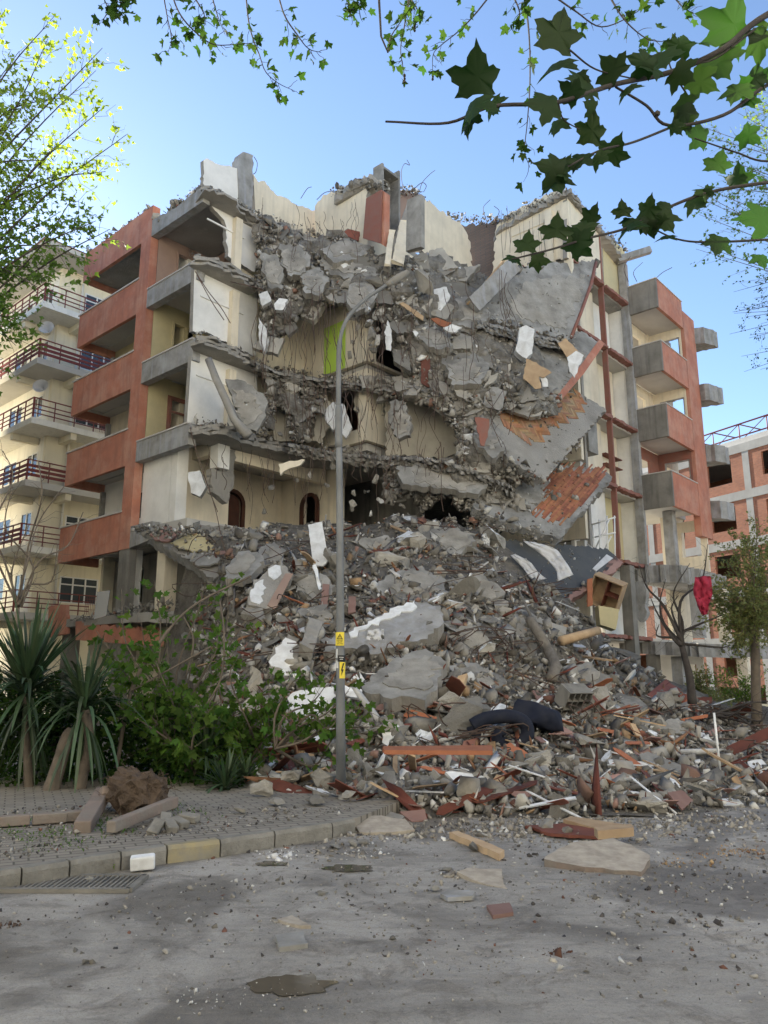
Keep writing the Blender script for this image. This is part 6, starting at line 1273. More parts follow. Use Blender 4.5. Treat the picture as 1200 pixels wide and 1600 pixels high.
for k, z in enumerate(zt_):
    zb = z-.98
    bs_ = np_('balcony', lambda q: (nb_(q, 0, 8, 0, 1.39, zb-.3, zb), nb_(q, 0, 1.39, 1.391, 9, zb-.3, zb)), M['cwhite'] if k % 2 else M['soffit'])
    np_('ceiling_beam', lambda q: nb_(q, .12, 1.39, 2.0, 2.3, zb-.62, zb-.301), M['cfall'], bs_); np_('ceiling_beam', lambda q: nb_(q, 2.2, 2.5, .1, 1.39, zb-.62, zb-.301), M['cfall'], bs_)
    def rail(q):
        for y in (zb+.95,): nb_(q, 0, 8, 0, .05, y, y+.05); nb_(q, 0, .05, .051, 9, y, y+.05)
        for y in (zb+.2, zb+.42, zb+.64): nb_(q, 0, 8, .01, .04, y, y+(.14 if k in (2, 4, 1) else .05)); nb_(q, .01, .04, .05, 5.2 if k % 2 else 3.6, y, y+(.14 if k in (2, 4) else .05))
        for i in range(10): nb_(q, i*.85, i*.85+.04, .0, .05, zb, zb+.95); nb_(q, 0, .045, .05+i*1.0, .09+i*1.0, zb, zb+.95)
        for i in range(60): nb_(q, .015, .03, 3.4+i*.09, 3.415+i*.09, zb+.06, zb+.94)
        for y in (zb+.3, zb+.55, zb+.8): nb_(q, .015, .03, 3.4, 9, y, y+.015)
    np_('railing', rail, M['rail'], bs_)
np_('drainpipe', lambda q: q.tube([N_(1.32, 2.5, 3), N_(1.32, 2.5, 22)], .06, 8), M['cwhite'])
np_('eave', lambda q: nb_(q, -.3, 12, -.3, 12, 22.5, 22.75), M['soffit'])
np_('roof', lambda q: q.add([N_(-.4, -.4, 22.76), N_(12, -.4, 22.76), N_(12, 12, 22.76), N_(-.4, 12, 22.76), N_(6, 6, 25)], [(0, 1, 4), (1, 2, 4), (2, 3, 4), (3, 0, 4), (3, 2, 1, 0)]), M['tile'])
for z in (18.7, 15.6): np_('satellite_dish', lambda q: q.tube([N_(1.3, 1.0, z), N_(1.1, .8, z), N_(.95, .65, z+.05)], [.02, .12, .38], 14, cap=False), M['cloth'])
# added block of flats, out of frame on the left, to shade the street
nf = empty('added_block', (-15.5, 4, 0), 'added unseen block of flats shading the street from the left', 'building'); q = MB(); q.box((-22, 18.5, 9.75), (13, 15, 19.5)); q.build('wall', M['cfall'], nf); q = MB(); q.box((-23.5, 28.2, 9.75), (13, 4.3, 19.5)); q.build('shade_wing', M['cfall'], nf); q = MB(); q.box((-24.25, 32.33, 9.75), (11.5, 3.94, 19.5)); q.build('shade_wing', M['cfall'], nf); q = MB(); q.box((-24.7, 35.2, 9.75), (10.6, 1.78, 19.5)); q.build('shade_wing', M['cfall'], nf); q = MB(); q.box((-22, 18.5, 19.71), (13.6, 15.6, .4)); q.build('roof', M['tile'], nf)
for fl in range(5):
    for k in range(6): q = MB(); q.box((-15.47, 12.6+k*2.3, 3+fl*3.1), (.08, 1.2, 1.5)); q.build('window', M['glass'], nf)
ob = empty('added_block', (0, -8, 0), 'added unseen cream block of flats behind the camera, bouncing sunlight', 'building'); q = MB(); q.box((2, -14, 13), (110, 12, 26)); q.build('wall', M['cwhite'], ob); q = MB(); q.box((2, -14, 26.21), (111, 13, .4)); q.build('roof', M['tile'], ob)  # added unseen block; its sunlit wall bounces warm fill light
for fl in range(5):
    for k in range(12): q = MB(); q.box((-20+k*4, -7.97, 2.4+fl*3.1), (1.4, .08, 1.4)); q.build('window', M['glass'], ob)
# ================================================================== BRICK SHELL ON THE RIGHT
D1 = Vector((-.47, .883, 0)).normalized(); D2 = Vector((.883, .47, 0)).normalized(); QB = Vector((24.3, 52, 0))
bb = empty('brick_building', QB, 'unfinished red brick building with empty window openings behind the right wing', 'building')
def Bp(a, b, z): return QB + D1*a + D2*b + UP*z
def bb_(q, a0, a1, b0, b1, z0, z1):
    vs = [Bp(a, b, z) for z in (z0, z1) for a, b in ((a0, b0), (a0, b1), (a1, b1), (a1, b0))]
    q.add(vs, [(3, 2, 1, 0), (4, 5, 6, 7), (0, 1, 5, 4), (1, 2, 6, 5), (2, 3, 7, 6), (3, 0, 4, 7)])
def bpt(name, fn, m, uv=False, lab_=None):
    q = MB(); fn(q); o = q.build(name, m, bb, fixn=True)
    if uv:
        ul = o.data.uv_layers.new(name='UVMap')
        for l_ in o.data.loops: c = o.data.vertices[l_.vertex_index].co; ul.data[l_.index].uv = ((c-QB).dot(D1), c.z)
    return o
FZ_ = [1.0, 4.3, 7.6, 10.9, 14.2]; bay = 4.4
for k, z in enumerate(FZ_):
    for i in range(-4, 7):
        a = i*bay - 1.2
        if i == -1 : pass
        bpt('brick_panel', lambda q: q.prism([[Bp(a+.25, 0, z), Bp(a+bay-.25, 0, z), Bp(a+bay-.25, 0, z+2.7), Bp(a+.25, 0, z+2.7)], [Bp(a+1.2, 0, z+.75), Bp(a+3.2, 0, z+.75), Bp(a+3.2, 0, z+2.35), Bp(a+1.2, 0, z+2.35)]], D2*.2), M['brick'], True)
    bpt('floor_beam', lambda q: (bb_(q, -19, 30, -.06, .4, z+2.7, z+3.3), bb_(q, -19, 30, .41, 10, z+2.9, z+3.15)), M['frame_grey'])
for i in range(-4, 8):
    a = i*bay-1.2; bpt('column', lambda q: bb_(q, a-.25, a+.25, -.03, .35, 0, 17.4), M['frame_grey'])
bpt('inner_wall', lambda q: bb_(q, -19, 30, 6, 6.2, 0, 17.3), M['brick'], True)
bpt('end_wall', lambda q: bb_(q, 29.6, 29.8, .45, 10, 0, 17.3), M['cwhite'])
bpt('parapet', lambda q: bb_(q, -19, 30, .0, .25, 17.51, 17.9), M['coping'])
def truss(q):
    for b in (1.0, 3.5): q.tube([Bp(-10, b, 19.3), Bp(16, b, 19.3)], .06, 5)
    for i in range(12):
        a = -9+i*2.2; q.tube([Bp(a, 1, 18), Bp(a, 1, 19.3), Bp(a, 3.5, 19.3)], .05, 5); q.tube([Bp(a, 1, 19.3), Bp(a+2.2, 1, 18)], .03, 4)
bpt('roof_truss', truss, M['rail'])
# ================================================================== VEGETATION
def star(n=5, ins=.42):      # lobed plane-tree leaf outline, stalk at the origin, tip along +Y
    P = [(0, 0)]; tips = [(-.42, .10, .38), (-.62, .48, .5), (0, 1.0, 0), (.62, .48, .5), (.42, .10, .38)]
    pts = [(0, 0, 0), (-.14, .0, .02), (-.28, -.06, .04), (-.40, -.03, .06), (-.52, .02, .10), (-.42, .12, .04), (-.43, .22, .03), (-.56, .34, .06), (-.70, .55, .13), (-.56, .56, .08), (-.46, .62, .05), (-.32, .56, .0), (-.27, .66, .0), (-.25, .80, .03), (-.14, .84, .02), (-.05, .96, .04), (.02, 1.12, .12), (.07, .94, .04), (.17, .86, .02), (.24, .76, .03), (.26, .62, .0), (.36, .58, .0), (.50, .66, .06), (.72, .60, .13), (.60, .44, .08), (.60, .34, .06), (.44, .22, .03), (.46, .12, .05), (.55, .0, .10), (.38, -.02, .06), (.26, -.07, .04), (.12, .0, .02)]
    v = np.array(pts + [(0, .38, -.03)]); k = len(pts); f = np.array([[k, (i+1) % k, i] for i in range(k)]); return v, f
def simple():    # pointed oval, folded along the midrib
    v = np.array([(0, 0, 0), (-.28, .35, .05), (-.2, .7, .05), (0, 1, 0), (.2, .7, .05), (.28, .35, .05), (0, .5, -.04)]); f = np.array([[6, 1, 0], [6, 2, 1], [6, 3, 2], [6, 4, 3], [6, 5, 4], [6, 0, 5]]); return v, f
def tri3():      # small three-lobed leaf for leaves seen from far
    v = np.array([(0, 0, 0), (-.5, .3, .05), (-.2, .45, 0), (0, 1, .05), (.2, .45, 0), (.5, .3, .05)]); f = np.array([[0, 2, 1], [0, 4, 3], [0, 3, 2], [0, 5, 4]]); return v, f
STAR, OVAL, TRI = star(), simple(), tri3()
def foliage(name, items, shape, m, parent):
    v, f = shape; n = len(items); Vv = np.zeros((n, len(v), 3)); 
    for i, (p, s_, Rm_, t_) in enumerate(items):
        v_ = v.copy()
        if len(v) > 10: h_ = (i*7919 % 101)/101; g_ = (i*104729 % 97)/97; v_[:, 2] += (-.15+.75*h_)*(v[:, 0]**2) - (.1+.5*g_)*(v[:, 1]**2)*.8; v_[:, 0] *= .72+.4*g_; v_[:, 0] += .18*(h_-.5)*v[:, 1]
        Vv[i] = (v_*s_) @ Rm_.T + np.array(p)
    Fa = (f[None] + (np.arange(n)*len(v))[:, None, None]).reshape(-1, 3); C_ = np.repeat(np.array([(*t_, 1) for _, _, _, t_ in items]), len(f), axis=0)
    me = bpy.data.meshes.new(name); me.vertices.add(n*len(v)); me.vertices.foreach_set('co', Vv.ravel()); me.loops.add(Fa.size); me.loops.foreach_set('vertex_index', Fa.ravel().astype(np.int32))
    me.polygons.add(len(Fa)); me.polygons.foreach_set('loop_start', np.arange(0, Fa.size, 3, dtype=np.int32)); me.update(calc_edges=True)
    a_ = me.attributes.new('tone', 'FLOAT_COLOR', 'FACE'); a_.data.foreach_set('color', C_.astype(np.float32).ravel()); me.materials.append(m)
    o = bpy.data.objects.new(name, me); col.objects.link(o)
    if parent: o.parent = parent; o.matrix_parent_inverse = parent.matrix_basis.inverted()
    return o
def lrot(d, rs, droop=.5):      # leaf axis roughly along d, drooping
    y = np.array(d, float) + rs.normal(size=3)*.5 + np.array([0, 0, -droop]); y /= np.linalg.norm(y); x = np.cross(y, rs.normal(size=3)); x /= np.linalg.norm(x); z = np.cross(x, y); return np.stack([x, y, z], 1)
def ltone(rs, sp=.3): k = 1+rs.uniform(-sp, sp); return (k*(1+rs.uniform(-.15, .25)), k, k*.9)
def grow(q, leaves, P, r0, r1, rs, twigs=4, tl=.5, ls=.1, per=4, shape=None, droop=.4, sub=True, dens=1, lt=None):
    """tube along P with side twigs; leaves gather along the twigs"""
    P = catmull(P, 5) if len(P) > 2 else [Vector(p) for p in P]; n = len(P); q.tube(P, [r0+(r1-r0)*i/(n-1) for i in range(n)], 6 if r0 > .02 else 4)
    L = sum((P[i+1]-P[i]).length for i in range(n-1))
    for k in range(twigs):
        i = int((.15+.85*(k+rs.rand())/twigs)*(n-1)); i = min(i, n-2); p = P[i]; d = (P[i+1]-P[i]).normalized(); r_ = Vector(rs.normal(size=3)); d2 = (d*.7 + (r_-d*r_.dot(d)).normalized()*.8 + Vector((0, 0, .1))).normalized(); ln = tl*rs.uniform(.5, 1.2)
        T_ = [p + d2*ln*t + Vector(rs.normal(size=3))*ln*.06*(t > 0) + Vector((0, 0, -1))*ln*.12*t*t for t in (0, .33, .66, 1)]; q.tube(T_, [max(r1*.8, .003), .004, .003, .002], 3, cap=False)
        for _ in range(int(per*dens*rs.uniform(.6, 1.5))):
            t = rs.uniform(.15, 1.05); j = min(int(t*3), 2); pp = T_[j].lerp(T_[j+1], min(1, t*3-j)) + Vector(rs.normal(size=3))*ls*.45
            leaves.append((pp, ls*rs.uniform(.55, 1.15), lrot(d2, rs, droop), lt(rs, pp) if lt else ltone(rs)))
# --- plane tree entering from the left
rs = np.random.RandomState(31); t1 = empty('plane_tree', (-10.2, 13, 0), 'plane tree with fresh green leaves reaching in from the left edge, top tinted sunlit yellow-green', 'tree')
q = MB(); lv = []; Yt = 12.5; base = Vector((-10.2, 13, 0)); q.tube([base, base+Vector((.1, 0, 4)), base+Vector((.3, -.2, 8)), base+Vector((1.2, -.3, 11.5))], [.3, .25, .2, .1], 10)
for u, v, Yk in ((85, 25, 12), (75, 60, 13), (160, 75, 12), (150, 110, 13), (165, 165, 12), (198, 210, 12), (165, 268, 12.5), (120, 300, 12), (172, 358, 12.3), (95, 330, 13), (70, 420, 12.5), (25, 540, 12.5), (8, 15, 12), (30, 80, 13), (60, 130, 12), (70, 250, 12), (120, 385, 12.6), (150, 345, 12), (20, 180, 13.5), (40, 300, 12.6), (10, 400, 12), (50, 340, 13), (-20, 460, 12), (20, 250, 12), (100, 215, 13), (10, 480, 12.4), (70, 455, 12.2), (30, 200, 12.2), (55, 290, 12.4), (5, 560, 12.2), (-10, 520, 12), (40, 500, 12.3), (95, 270, 12), (0, 120, 12.5), (0, 330, 12), (110, 150, 13.4)):
    tip = at(u, v, Yk); st0 = base + Vector((.3, -.2, rs.uniform(5.5, 10.5))); m1 = st0.lerp(tip, .4) + Vector((0, 0, -.35)); m2 = st0.lerp(tip, .75) + Vector(rs.normal(size=3))*.15
    grow(q, lv, [st0, m1, m2, tip], .035, .005, rs, 28, .62, .12, 9, lt=lambda rs, p: (lambda k, y: (k*(1.0+.9*y), k*(1+.6*y), k*.9))(1+rs.uniform(-.3, .3), max(0, min(1, (p.z-8.8)/2.2))))  # upper leaves tinted yellower and brighter: sunlight put into the leaf colour
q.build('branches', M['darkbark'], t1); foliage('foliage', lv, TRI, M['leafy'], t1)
# --- twigs of a plane tree hanging in from above
rs = np.random.RandomState(8); tt = empty('plane_tree', (-1.5, -3.5, 0), 'plane tree overhead whose thin twigs dangle into the top of the view', 'tree'); q = MB(); lv = []
q.tube([(-1.5, -3.5, 0), (-1.4, -3.4, 5), (-1.0, -2.5, 9)], [.35, .28, .2], 10); hub = Vector((-.6, 3.5, 11)); q.tube([(-1.0, -2.5, 9), (-.9, .5, 10.3), hub, (-.2, 7, 11.2)], [.2, .15, .1, .05], 8); hub2 = Vector((-.2, 7, 11.2))
for pl in ([(160, -8), (168, 12), (172, 28)], [(212, -10), (200, 5), (185, 12)], [(268, -10), (280, 20), (300, 45), (330, 68), (362, 70), (405, 66)], [(384, -10), (388, 30), (395, 60), (405, 85), (415, 112), (435, 130), (460, 142)], [(434, -10), (445, 25), (465, 55), (482, 76), (502, 82)], [(255, -10), (262, 30), (268, 60), (262, 84)],
           [(330, -10), (340, 25), (352, 55)], [(300, -10), (318, 20), (322, 40)], [(640, -10), (632, 40), (626, 78), (632, 118)], [(768, -10), (740, 25), (715, 50), (690, 70), (677, 85), (676, 115)], [(820, -10), (827, 60), (828, 130), (824, 190), (820, 235), (828, 262)], [(606, 82), (612, 55), (635, 20), (642, -10)],
           [(860, -10), (900, 18), (940, 42), (990, 22), (1020, -5)], [(950, -10), (975, 30), (1010, 60), (1045, 66)], [(540, -10), (545, 10), (550, 30)], [(570, -10), (558, 14), (545, 26)], [(800, -10), (812, 20), (806, 50)], [(1050, -8), (1068, 12), (1085, 22)], [(640, -5), (655, 22), (648, 40)]):
    Yk = rs.uniform(7.2, 8.6); P = [at(u, v, Yk) for u, v in pl]; a0 = P[0]; out = P[0] + (P[0]-P[1]).normalized()*.4 + Vector((0, 0, .6)); q.tube([hub2.lerp(hub, rs.rand()), (hub2+out)/2+Vector((0, 0, .3)), out, a0], [.03, .02, .012, .008], 5)
    grow(q, lv, P, .011, .003, rs, int(3+len(pl)*2.0), .16, .105, 2.0, droop=.5)
    if pl[0][0] in (768, 640): 
        for k in range(3): c = P[-1]+Vector((0, 0, -.04*k)); b_ = hull(random.Random(k), 20, .022, .022, .022); q.add([c+v.co for v in b_.verts], [[v.index for v in f.verts] for f in b_.faces]); b_.free()
q.build('branches', M['darkbark'], tt); foliage('foliage', lv, STAR, M['leafdark'], tt)
# --- near branches at the upper right
rs = np.random.RandomState(3); nb2 = empty('plane_branch', at(1260, 60, 3.2), 'dark plane-tree branches with big lobed leaves close to the camera at the upper right', 'branch'); q = MB(); lv = []; Yn = 2.7
A_ = [(1330, -30), (1200, 22), (1130, 76), (1050, 112), (960, 132), (870, 160), (770, 166), (700, 192), (603, 190)]
for pl, r0, r1 in ((A_, .017, .0035), ([(1330, 60), (1200, 132), (1130, 180), (1045, 196), (1010, 165), (962, 136)], .010, .005), ([(1060, 194), (990, 222), (940, 234), (895, 256), (885, 262)], .006, .003), ([(1340, 270), (1200, 285), (1110, 300), (1040, 326), (980, 356), (920, 372), (860, 390), (800, 405)], .009, .003),
                   ([(1240, 372), (1120, 378), (1060, 374), (1010, 352)], .006, .003), ([(872, 160), (880, 186), (905, 202)], .004, .002), ([(890, 78), (930, 108), (985, 122)], .004, .003), ([(1180, 45), (1120, 90), (1085, 100)], .006, .003), ([(1080, 158), (1050, 110), (1045, 90)], .004, .003), ([(1290, 240), (1200, 252), (1150, 238), (1085, 216)], .006, .003)):
    q.tube(catmull([at(u, v, Yn+.0015*(u-900) + .05*math.sin(u*.02)) for u, v in pl], 6), [r0+(r1-r0)*min(1, i/((len(pl)-1)*6)) for i in range((len(pl)-1)*6+1)], 7)
def nl(u, v, s_, ang, tiltx=None):
    c = at(u, v, Yn+.0015*(u-900)+rs.uniform(-.06, .06)); sc = s_/FPX*Yn; a = R(ang); up_ = np.array([math.sin(a), 0, math.cos(a)]); y = up_ + np.array([0, rs.uniform(-.5, .3), 0]); y /= np.linalg.norm(y)
    x = np.cross(y, np.array([rs.uniform(-.35, .35) if tiltx is None else tiltx, 1, .1])); x /= np.linalg.norm(x); lv.append((c - Vector(y)*sc*.5, sc, np.stack([x, y, np.cross(x, y)], 1), ltone(rs, .2)))
for a in ((870, 45, 95, 10), (742, 112, 72, -10), (740, 176, 64, 190, .9), (735, 195, 50, 185, 1.2), (868, 112, 60, 200, .8), (905, 135, 66, 250, .5), (925, 198, 58, 5), (870, 202, 34, 185, 1.0), (845, 168, 60, 260, .9), (1000, 95, 60, 280, .9), (1040, 98, 56, 170, .6), (1012, 110, 50, 240, .7), (1148, 32, 120, 15), (1128, 104, 70, 150, .8),
          (858, 262, 52, 280, .4), (905, 256, 50, 200, .5), (960, 234, 46, 30), (870, 290, 46, 170, .3), (925, 334, 36, 20), (870, 358, 40, 10), (823, 380, 36, 10), (845, 408, 34, 100, .3), (800, 408, 24, 200), (1122, 254, 46, 25), (1040, 350, 50, 160, .4), (1180, 345, 90, 260, .2), (1120, 386, 44, 200), (1016, 322, 38, 20, .4), (1095, 302, 40, 240, .6),
          (985, 360, 44, 190, .8), (1085, 212, 52, 280, .5), (1180, 120, 66, 20, .7), (1192, 66, 66, 90, .8), (1150, 150, 60, 200, .6), (1060, 70, 52, 300, .8), (955, 108, 50, 330, .9), (1172, 215, 46, 120, .7), (900, 372, 30, 90, .6), (1040, 375, 30, 210, .8), (940, 250, 36, 140, .7), (1190, 410, 44, 180), (775, 170, 34, 150, 1.2), (1100, 130, 60, 120, .7), (1070, 180, 44, 170, .5)): nl(*a)
for _ in range(34):
    k_ = rs.randint(3); u_ = rs.uniform(860, 1205); v_ = (np.interp(u_, [860, 1050, 1200], [165, 112, 22]), np.interp(u_, [860, 1045, 1200], [262, 196, 132]), np.interp(u_, [860, 1110, 1200], [388, 300, 285]))[k_] + rs.uniform(-26, 26); nl(u_, v_, rs.uniform(22, 52), rs.uniform(0, 360), rs.uniform(.2, 1.3))
b_ = hull(random.Random(2), 30, .016, .016, .016); c = at(1027, 178, Yn+.2); q.add([c+v.co for v in b_.verts], [[v.index for v in f.verts] for f in b_.faces]); b_.free()
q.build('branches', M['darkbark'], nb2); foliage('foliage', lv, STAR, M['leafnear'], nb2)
# --- pale sunlit tree at the right edge
rs = np.random.RandomState(17); t4 = empty('pale_tree', (12.5, 18, 0), 'sparse tree with tiny pale yellow-green leaves at the right edge against the sky', 'tree'); q = MB(); lv = []; base = Vector((13.2, 18, 0)); q.tube([base, base+Vector((0, 0, 5)), base+Vector((-.3, 0, 10)), base+Vector((-.6, 0, 14))], [.25, .2, .14, .05], 8)
for _ in range(26):
    u = rs.uniform(1085, 1210); v = rs.uniform(130, 400); tip = at(u, v, rs.uniform(16.5, 19)); s0 = base+Vector((-.3, 0, max(4, tip.z-rs.uniform(1, 3)))); grow(q, lv, [s0, s0.lerp(tip, .5)+Vector((0, 0, .2)), tip], .02, .004, rs, 22, .7, .10, 7, droop=.1)
q.build('branches', M['bark'], t4); foliage('foliage', lv, TRI, M['leafy'], t4)
rs = np.random.RandomState(18); t5 = empty('dark_tree', (12.8, 19, 0), 'dark feathery evergreen boughs at the right edge below the pale tree', 'tree'); q = MB(); lv = []; base = Vector((13.8, 19, 0)); q.tube([base, base+Vector((0, 0, 12))], [.22, .05], 8)
for _ in range(20):
    u = rs.uniform(1140, 1215); v = rs.uniform(420, 590); tip = at(u, v, rs.uniform(18, 20)); s0 = Vector((13.8, 19, tip.z+rs.uniform(.3, 1.2))); grow(q, lv, [s0, s0.lerp(tip, .5)+Vector((0, 0, .1)), tip], .02, .004, rs, 14, .4, .07, 6, droop=.9)
q.build('branches', M['darkbark'], t5); foliage('foliage', lv, OVAL, M['leafdark'], t5)
# --- olive tree at the lower right
rs = np.random.RandomState(19); t6 = empty('olive_green_tree', heap(1183, 1140), 'small olive green tree with a straight grey trunk before the brick building', 'tree'); q = MB(); lv = []; b0 = at(1184, 1145, 20); tp = at(1180, 985, 20); q.tube([b0, at(1181, 1080, 20), tp, at(1176, 900, 20)], [.14, .12, .10, .05], 9)
for _ in range(34):
    a = rs.uniform(0, 6.28); rr_ = math.sqrt(rs.rand()); u = 1172+rr_*math.cos(a)*72; v = 925+rr_*math.sin(a)*112; tip = at(u, v, 20+rs.uniform(-1.2, 1.2)); s0 = at(1178, rs.uniform(900, 1010), 20); grow(q, lv, [s0, s0.lerp(tip, .5)+Vector((0, 0, .1)), tip], .02, .004, rs, 20, .5, .09, 17, droop=.2)
q.build('trunk', M['bark'], t6); foliage('crown', lv, OVAL, M['leafolive'], t6)
rs = np.random.RandomState(20)
for k, (uc, vc, ru, rv, Yk, m, l_) in enumerate(((1165, 1068, 55, 38, 26, 'leafy', 'sunlit yellow-green bush behind the olive tree trunk'), (1120, 1100, 24, 24, 24, 'leafolive', 'dim green bush right of the bare tree'), (1100, 1070, 20, 30, 27, 'leafolive', 'small dull bush behind the bare tree'))):
    t7 = empty('bush', at(uc, vc+rv, Yk), l_, 'bush'); q = MB(); lv = []; s0 = at(uc, vc+rv*.9, Yk)
    for _ in range(14):
        a = rs.uniform(0, 6.28); rr_ = math.sqrt(rs.rand()); tip = at(uc+rr_*math.cos(a)*ru, vc+rr_*math.sin(a)*rv, Yk+rs.uniform(-.6, .6)); grow(q, lv, [s0, s0.lerp(tip, .5), tip], .02, .004, rs, 12, .45, .09, 11, droop=.1)
    q.build('stems', M['bark'], t7); foliage('foliage', lv, OVAL, M[m], t7)
# --- bare trees
def bare(base, tips, r0, label, nm, sd, m, twn=5, tl=.6):
    rs = np.random.RandomState(sd); e = empty(nm, base[0], label, 'tree'); q = MB(); fork = base[-1]; q.tube(catmull(base, 4), [r0*(1-.35*i/((len(base)-1)*4)) for i in range((len(base)-1)*4+1)], 9)
    q.build('trunk', m, e); q = MB()
    for tp in tips:
        P = [fork + Vector(rs.normal(size=3))*.03, fork.lerp(tp, .35)+Vector(rs.normal(size=3))*.18, fork.lerp(tp, .7)+Vector(rs.normal(size=3))*.16, tp]; grow(q, [], P, r0*.42, .008, rs, twn+3, tl, .1, 0)
    q.build('branches', m, e); return e
YT = 19.5; bare([at(1082, 1100, YT), at(1078, 1060, YT), at(1066, 1010, YT)], [at(*x, YT+k) for x, k in (((998, 882), -.3), ((1015, 930), .3), ((1040, 905), 0), ((1060, 930), .4), ((1078, 880), -.3), ((1106, 850), 0), ((1128, 962), .2), ((1140, 1010), -.3), ((1096, 985), 0), ((1030, 975), .3))], .115, 'leafless dark tree standing at the right flank of the heap', 'bare_tree', 5, M['darkbark'], 7, .7)
bare([at(18, 1190, 13.5), at(20, 1050, 13.5), at(28, 950, 13.5)], [at(u, v, 13.5) for u, v in ((5, 705), (60, 720), (100, 760), (130, 800), (-10, 800), (45, 820), (20, 760), (90, 850))], .05, 'thin leafless sapling in front of the yellow house at the left edge', 'bare_sapling', 6, M['bark'], 8, .5)
q = MB(); rs = np.random.RandomState(44)
for _ in range(9): 
    s0 = at(1110+rs.uniform(-5, 20), 1112+rs.uniform(-6, 10), 18); tp = at(rs.uniform(1150, 1215), rs.uniform(1085, 1160), 17.5); grow(q, [], [s0, s0.lerp(tp, .5)+Vector(rs.normal(size=3))*.15, tp], .035, .01, rs, 6, .4, .1, 0)
tag(q.build('fallen_branch', M['darkbark']), 'tangle of dark fallen branches on the far right of the heap', 'branch')
cloth('red_cloth', [(1086, 902), (1084, 925), (1090, 945), (1098, 962)], [(1110, 900), (1113, 925), (1108, 945), (1104, 960)], 19.2, 19.2, 'crimson cloth caught in the branches of the leafless tree', M['redcloth'], 'cloth', .12)
# --- leafy saplings thrown down in front of the heap, left
rs = np.random.RandomState(51)
for k, (root, tips, l_) in enumerate((((300, 1215, 11.6), [(150, 985), (185, 1040), (235, 1010), (265, 1060), (215, 1100), (290, 1080), (180, 1100), (250, 1130), (320, 1120), (290, 1165), (230, 1165)], 'leafy young tree pushed over behind the yuccas on the left'),
                                      ((380, 1200, 11.8), [(330, 1050), (370, 1030), (420, 1060), (440, 1100), (400, 1110), (350, 1100), (340, 1150), (420, 1140), (380, 1150)], 'leafy young tree in the middle left, in front of the rubble'),
                                      ((430, 1170, 11.3), [(470, 1060), (510, 1070), (545, 1080), (580, 1110), (600, 1135), (560, 1125), (500, 1110), (540, 1105), (590, 1150)], 'leafy twig with drooping fresh leaves crossing in front of the lamp post'),
                                      ((280, 1180, 12.4), [(190, 920), (240, 905), (260, 960), (320, 915), (355, 900), (300, 960), (340, 985), (390, 960), (220, 970)], 'tall thin sapling with sparse fresh leaves before the left ledge'))):
    e = empty('young_tree', at(*root), l_, 'tree'); q = MB(); lv = []; s0 = at(*root); n_ = (24, 20, 9, 9)[k]
    for u, v in tips:
        tip = at(u, v, root[2]+rs.uniform(-.5, .5)); grow(q, lv, [s0, s0.lerp(tip, .4)+Vector(rs.normal(size=3))*.15, s0.lerp(tip, .75)+Vector(rs.normal(size=3))*.1, tip], .022, .004, rs, n_, .34, .115, 4.5 if k < 2 else 3.6, droop=.8)
    q.build('stems', M['bark'], e); foliage('foliage', lv, STAR, M['leaf'], e)
q = MB(); q.tube(catmull([at(182, 1200, 11.5), at(205, 1080, 11.6), at(245, 1010, 11.7), at(300, 948, 11.8), at(392, 900, 12)], 6), [.03]*15+[.018]*10, 7); q.tube(catmull([at(290, 1060, 11.8), at(302, 1000, 11.8), at(285, 960, 11.8)], 5), .014, 5); q.tube(catmull([at(205, 1080, 11.5), at(240, 1060, 11.5), at(330, 1010, 11.7)], 5), .014, 5)
q.tube(catmull([at(310, 1120, 11.4), at(345, 1060, 11.4), at(350, 990, 11.6), at(344, 940, 11.8)], 5), .014, 5); tag(q.build('bare_limb', M['bark']), 'pale bare limb arching over the young leaves on the left', 'branch')
# --- yuccas
def blade(q, c, d, L, w_, rs, bend=.5, m=0):
    d = Vector(d).normalized(); sd_ = d.cross(UP); sd_ = sd_.normalized() if sd_.length > .05 else Vector((1, 0, 0)); n_ = 6; vs = []
    for i in range(n_+1):
        t = i/n_; p = Vector(c)+d*L*t + Vector((0, 0, -1))*bend*L*t*t*t; wd = w_*(.55+1.6*t)*(1-t)**.6 if t < 1 else 0; u_ = sd_.cross(d)*-.25*wd; vs += [p-sd_*wd - u_, p, p+sd_*wd - u_]
    fs = [(i*3+k, i*3+k+1, i*3+k+4, i*3+k+3) for i in range(n_) for k in (0, 1)]; k0 = len(q.f); q.add(vs, fs, m); t_ = ltone(rs, .4); return [(*t_, 1)]*len(fs)
def rosette(name, c, n, L, w_, rs, parent, up=.3, bend=.5, spread=1.0, dead=0):
    q = MB(); tn = []
    for i in range(n):
        a = rs.uniform(0, 6.28); e = rs.uniform(-.35, 1.3)*1.0 + up*.3; d = (math.cos(a)*math.cos(e)*spread, math.sin(a)*math.cos(e)*spread, math.sin(e)); tn += blade(q, Vector(c)+Vector((0, 0, rs.uniform(-.12, .12)*L)), d, L*rs.uniform(.65, 1.1), w_, rs, bend*rs.uniform(.1, 1.2)*(1 if e < .7 else .3))
    for i in range(dead):
        a = rs.uniform(0, 6.28); tn += blade(q, Vector(c)-Vector((0, 0, .1*L)), (math.cos(a)*.5, math.sin(a)*.5, -.8), L*rs.uniform(.5, .9), w_, rs, .4)
    o = q.build(name, M['yucca'], parent); a_ = o.data.attributes.new('tone', 'FLOAT_COLOR', 'FACE'); a_.data.foreach_set('color', np.array(tn, dtype=np.float32).ravel()); return o
rs = np.random.RandomState(61)
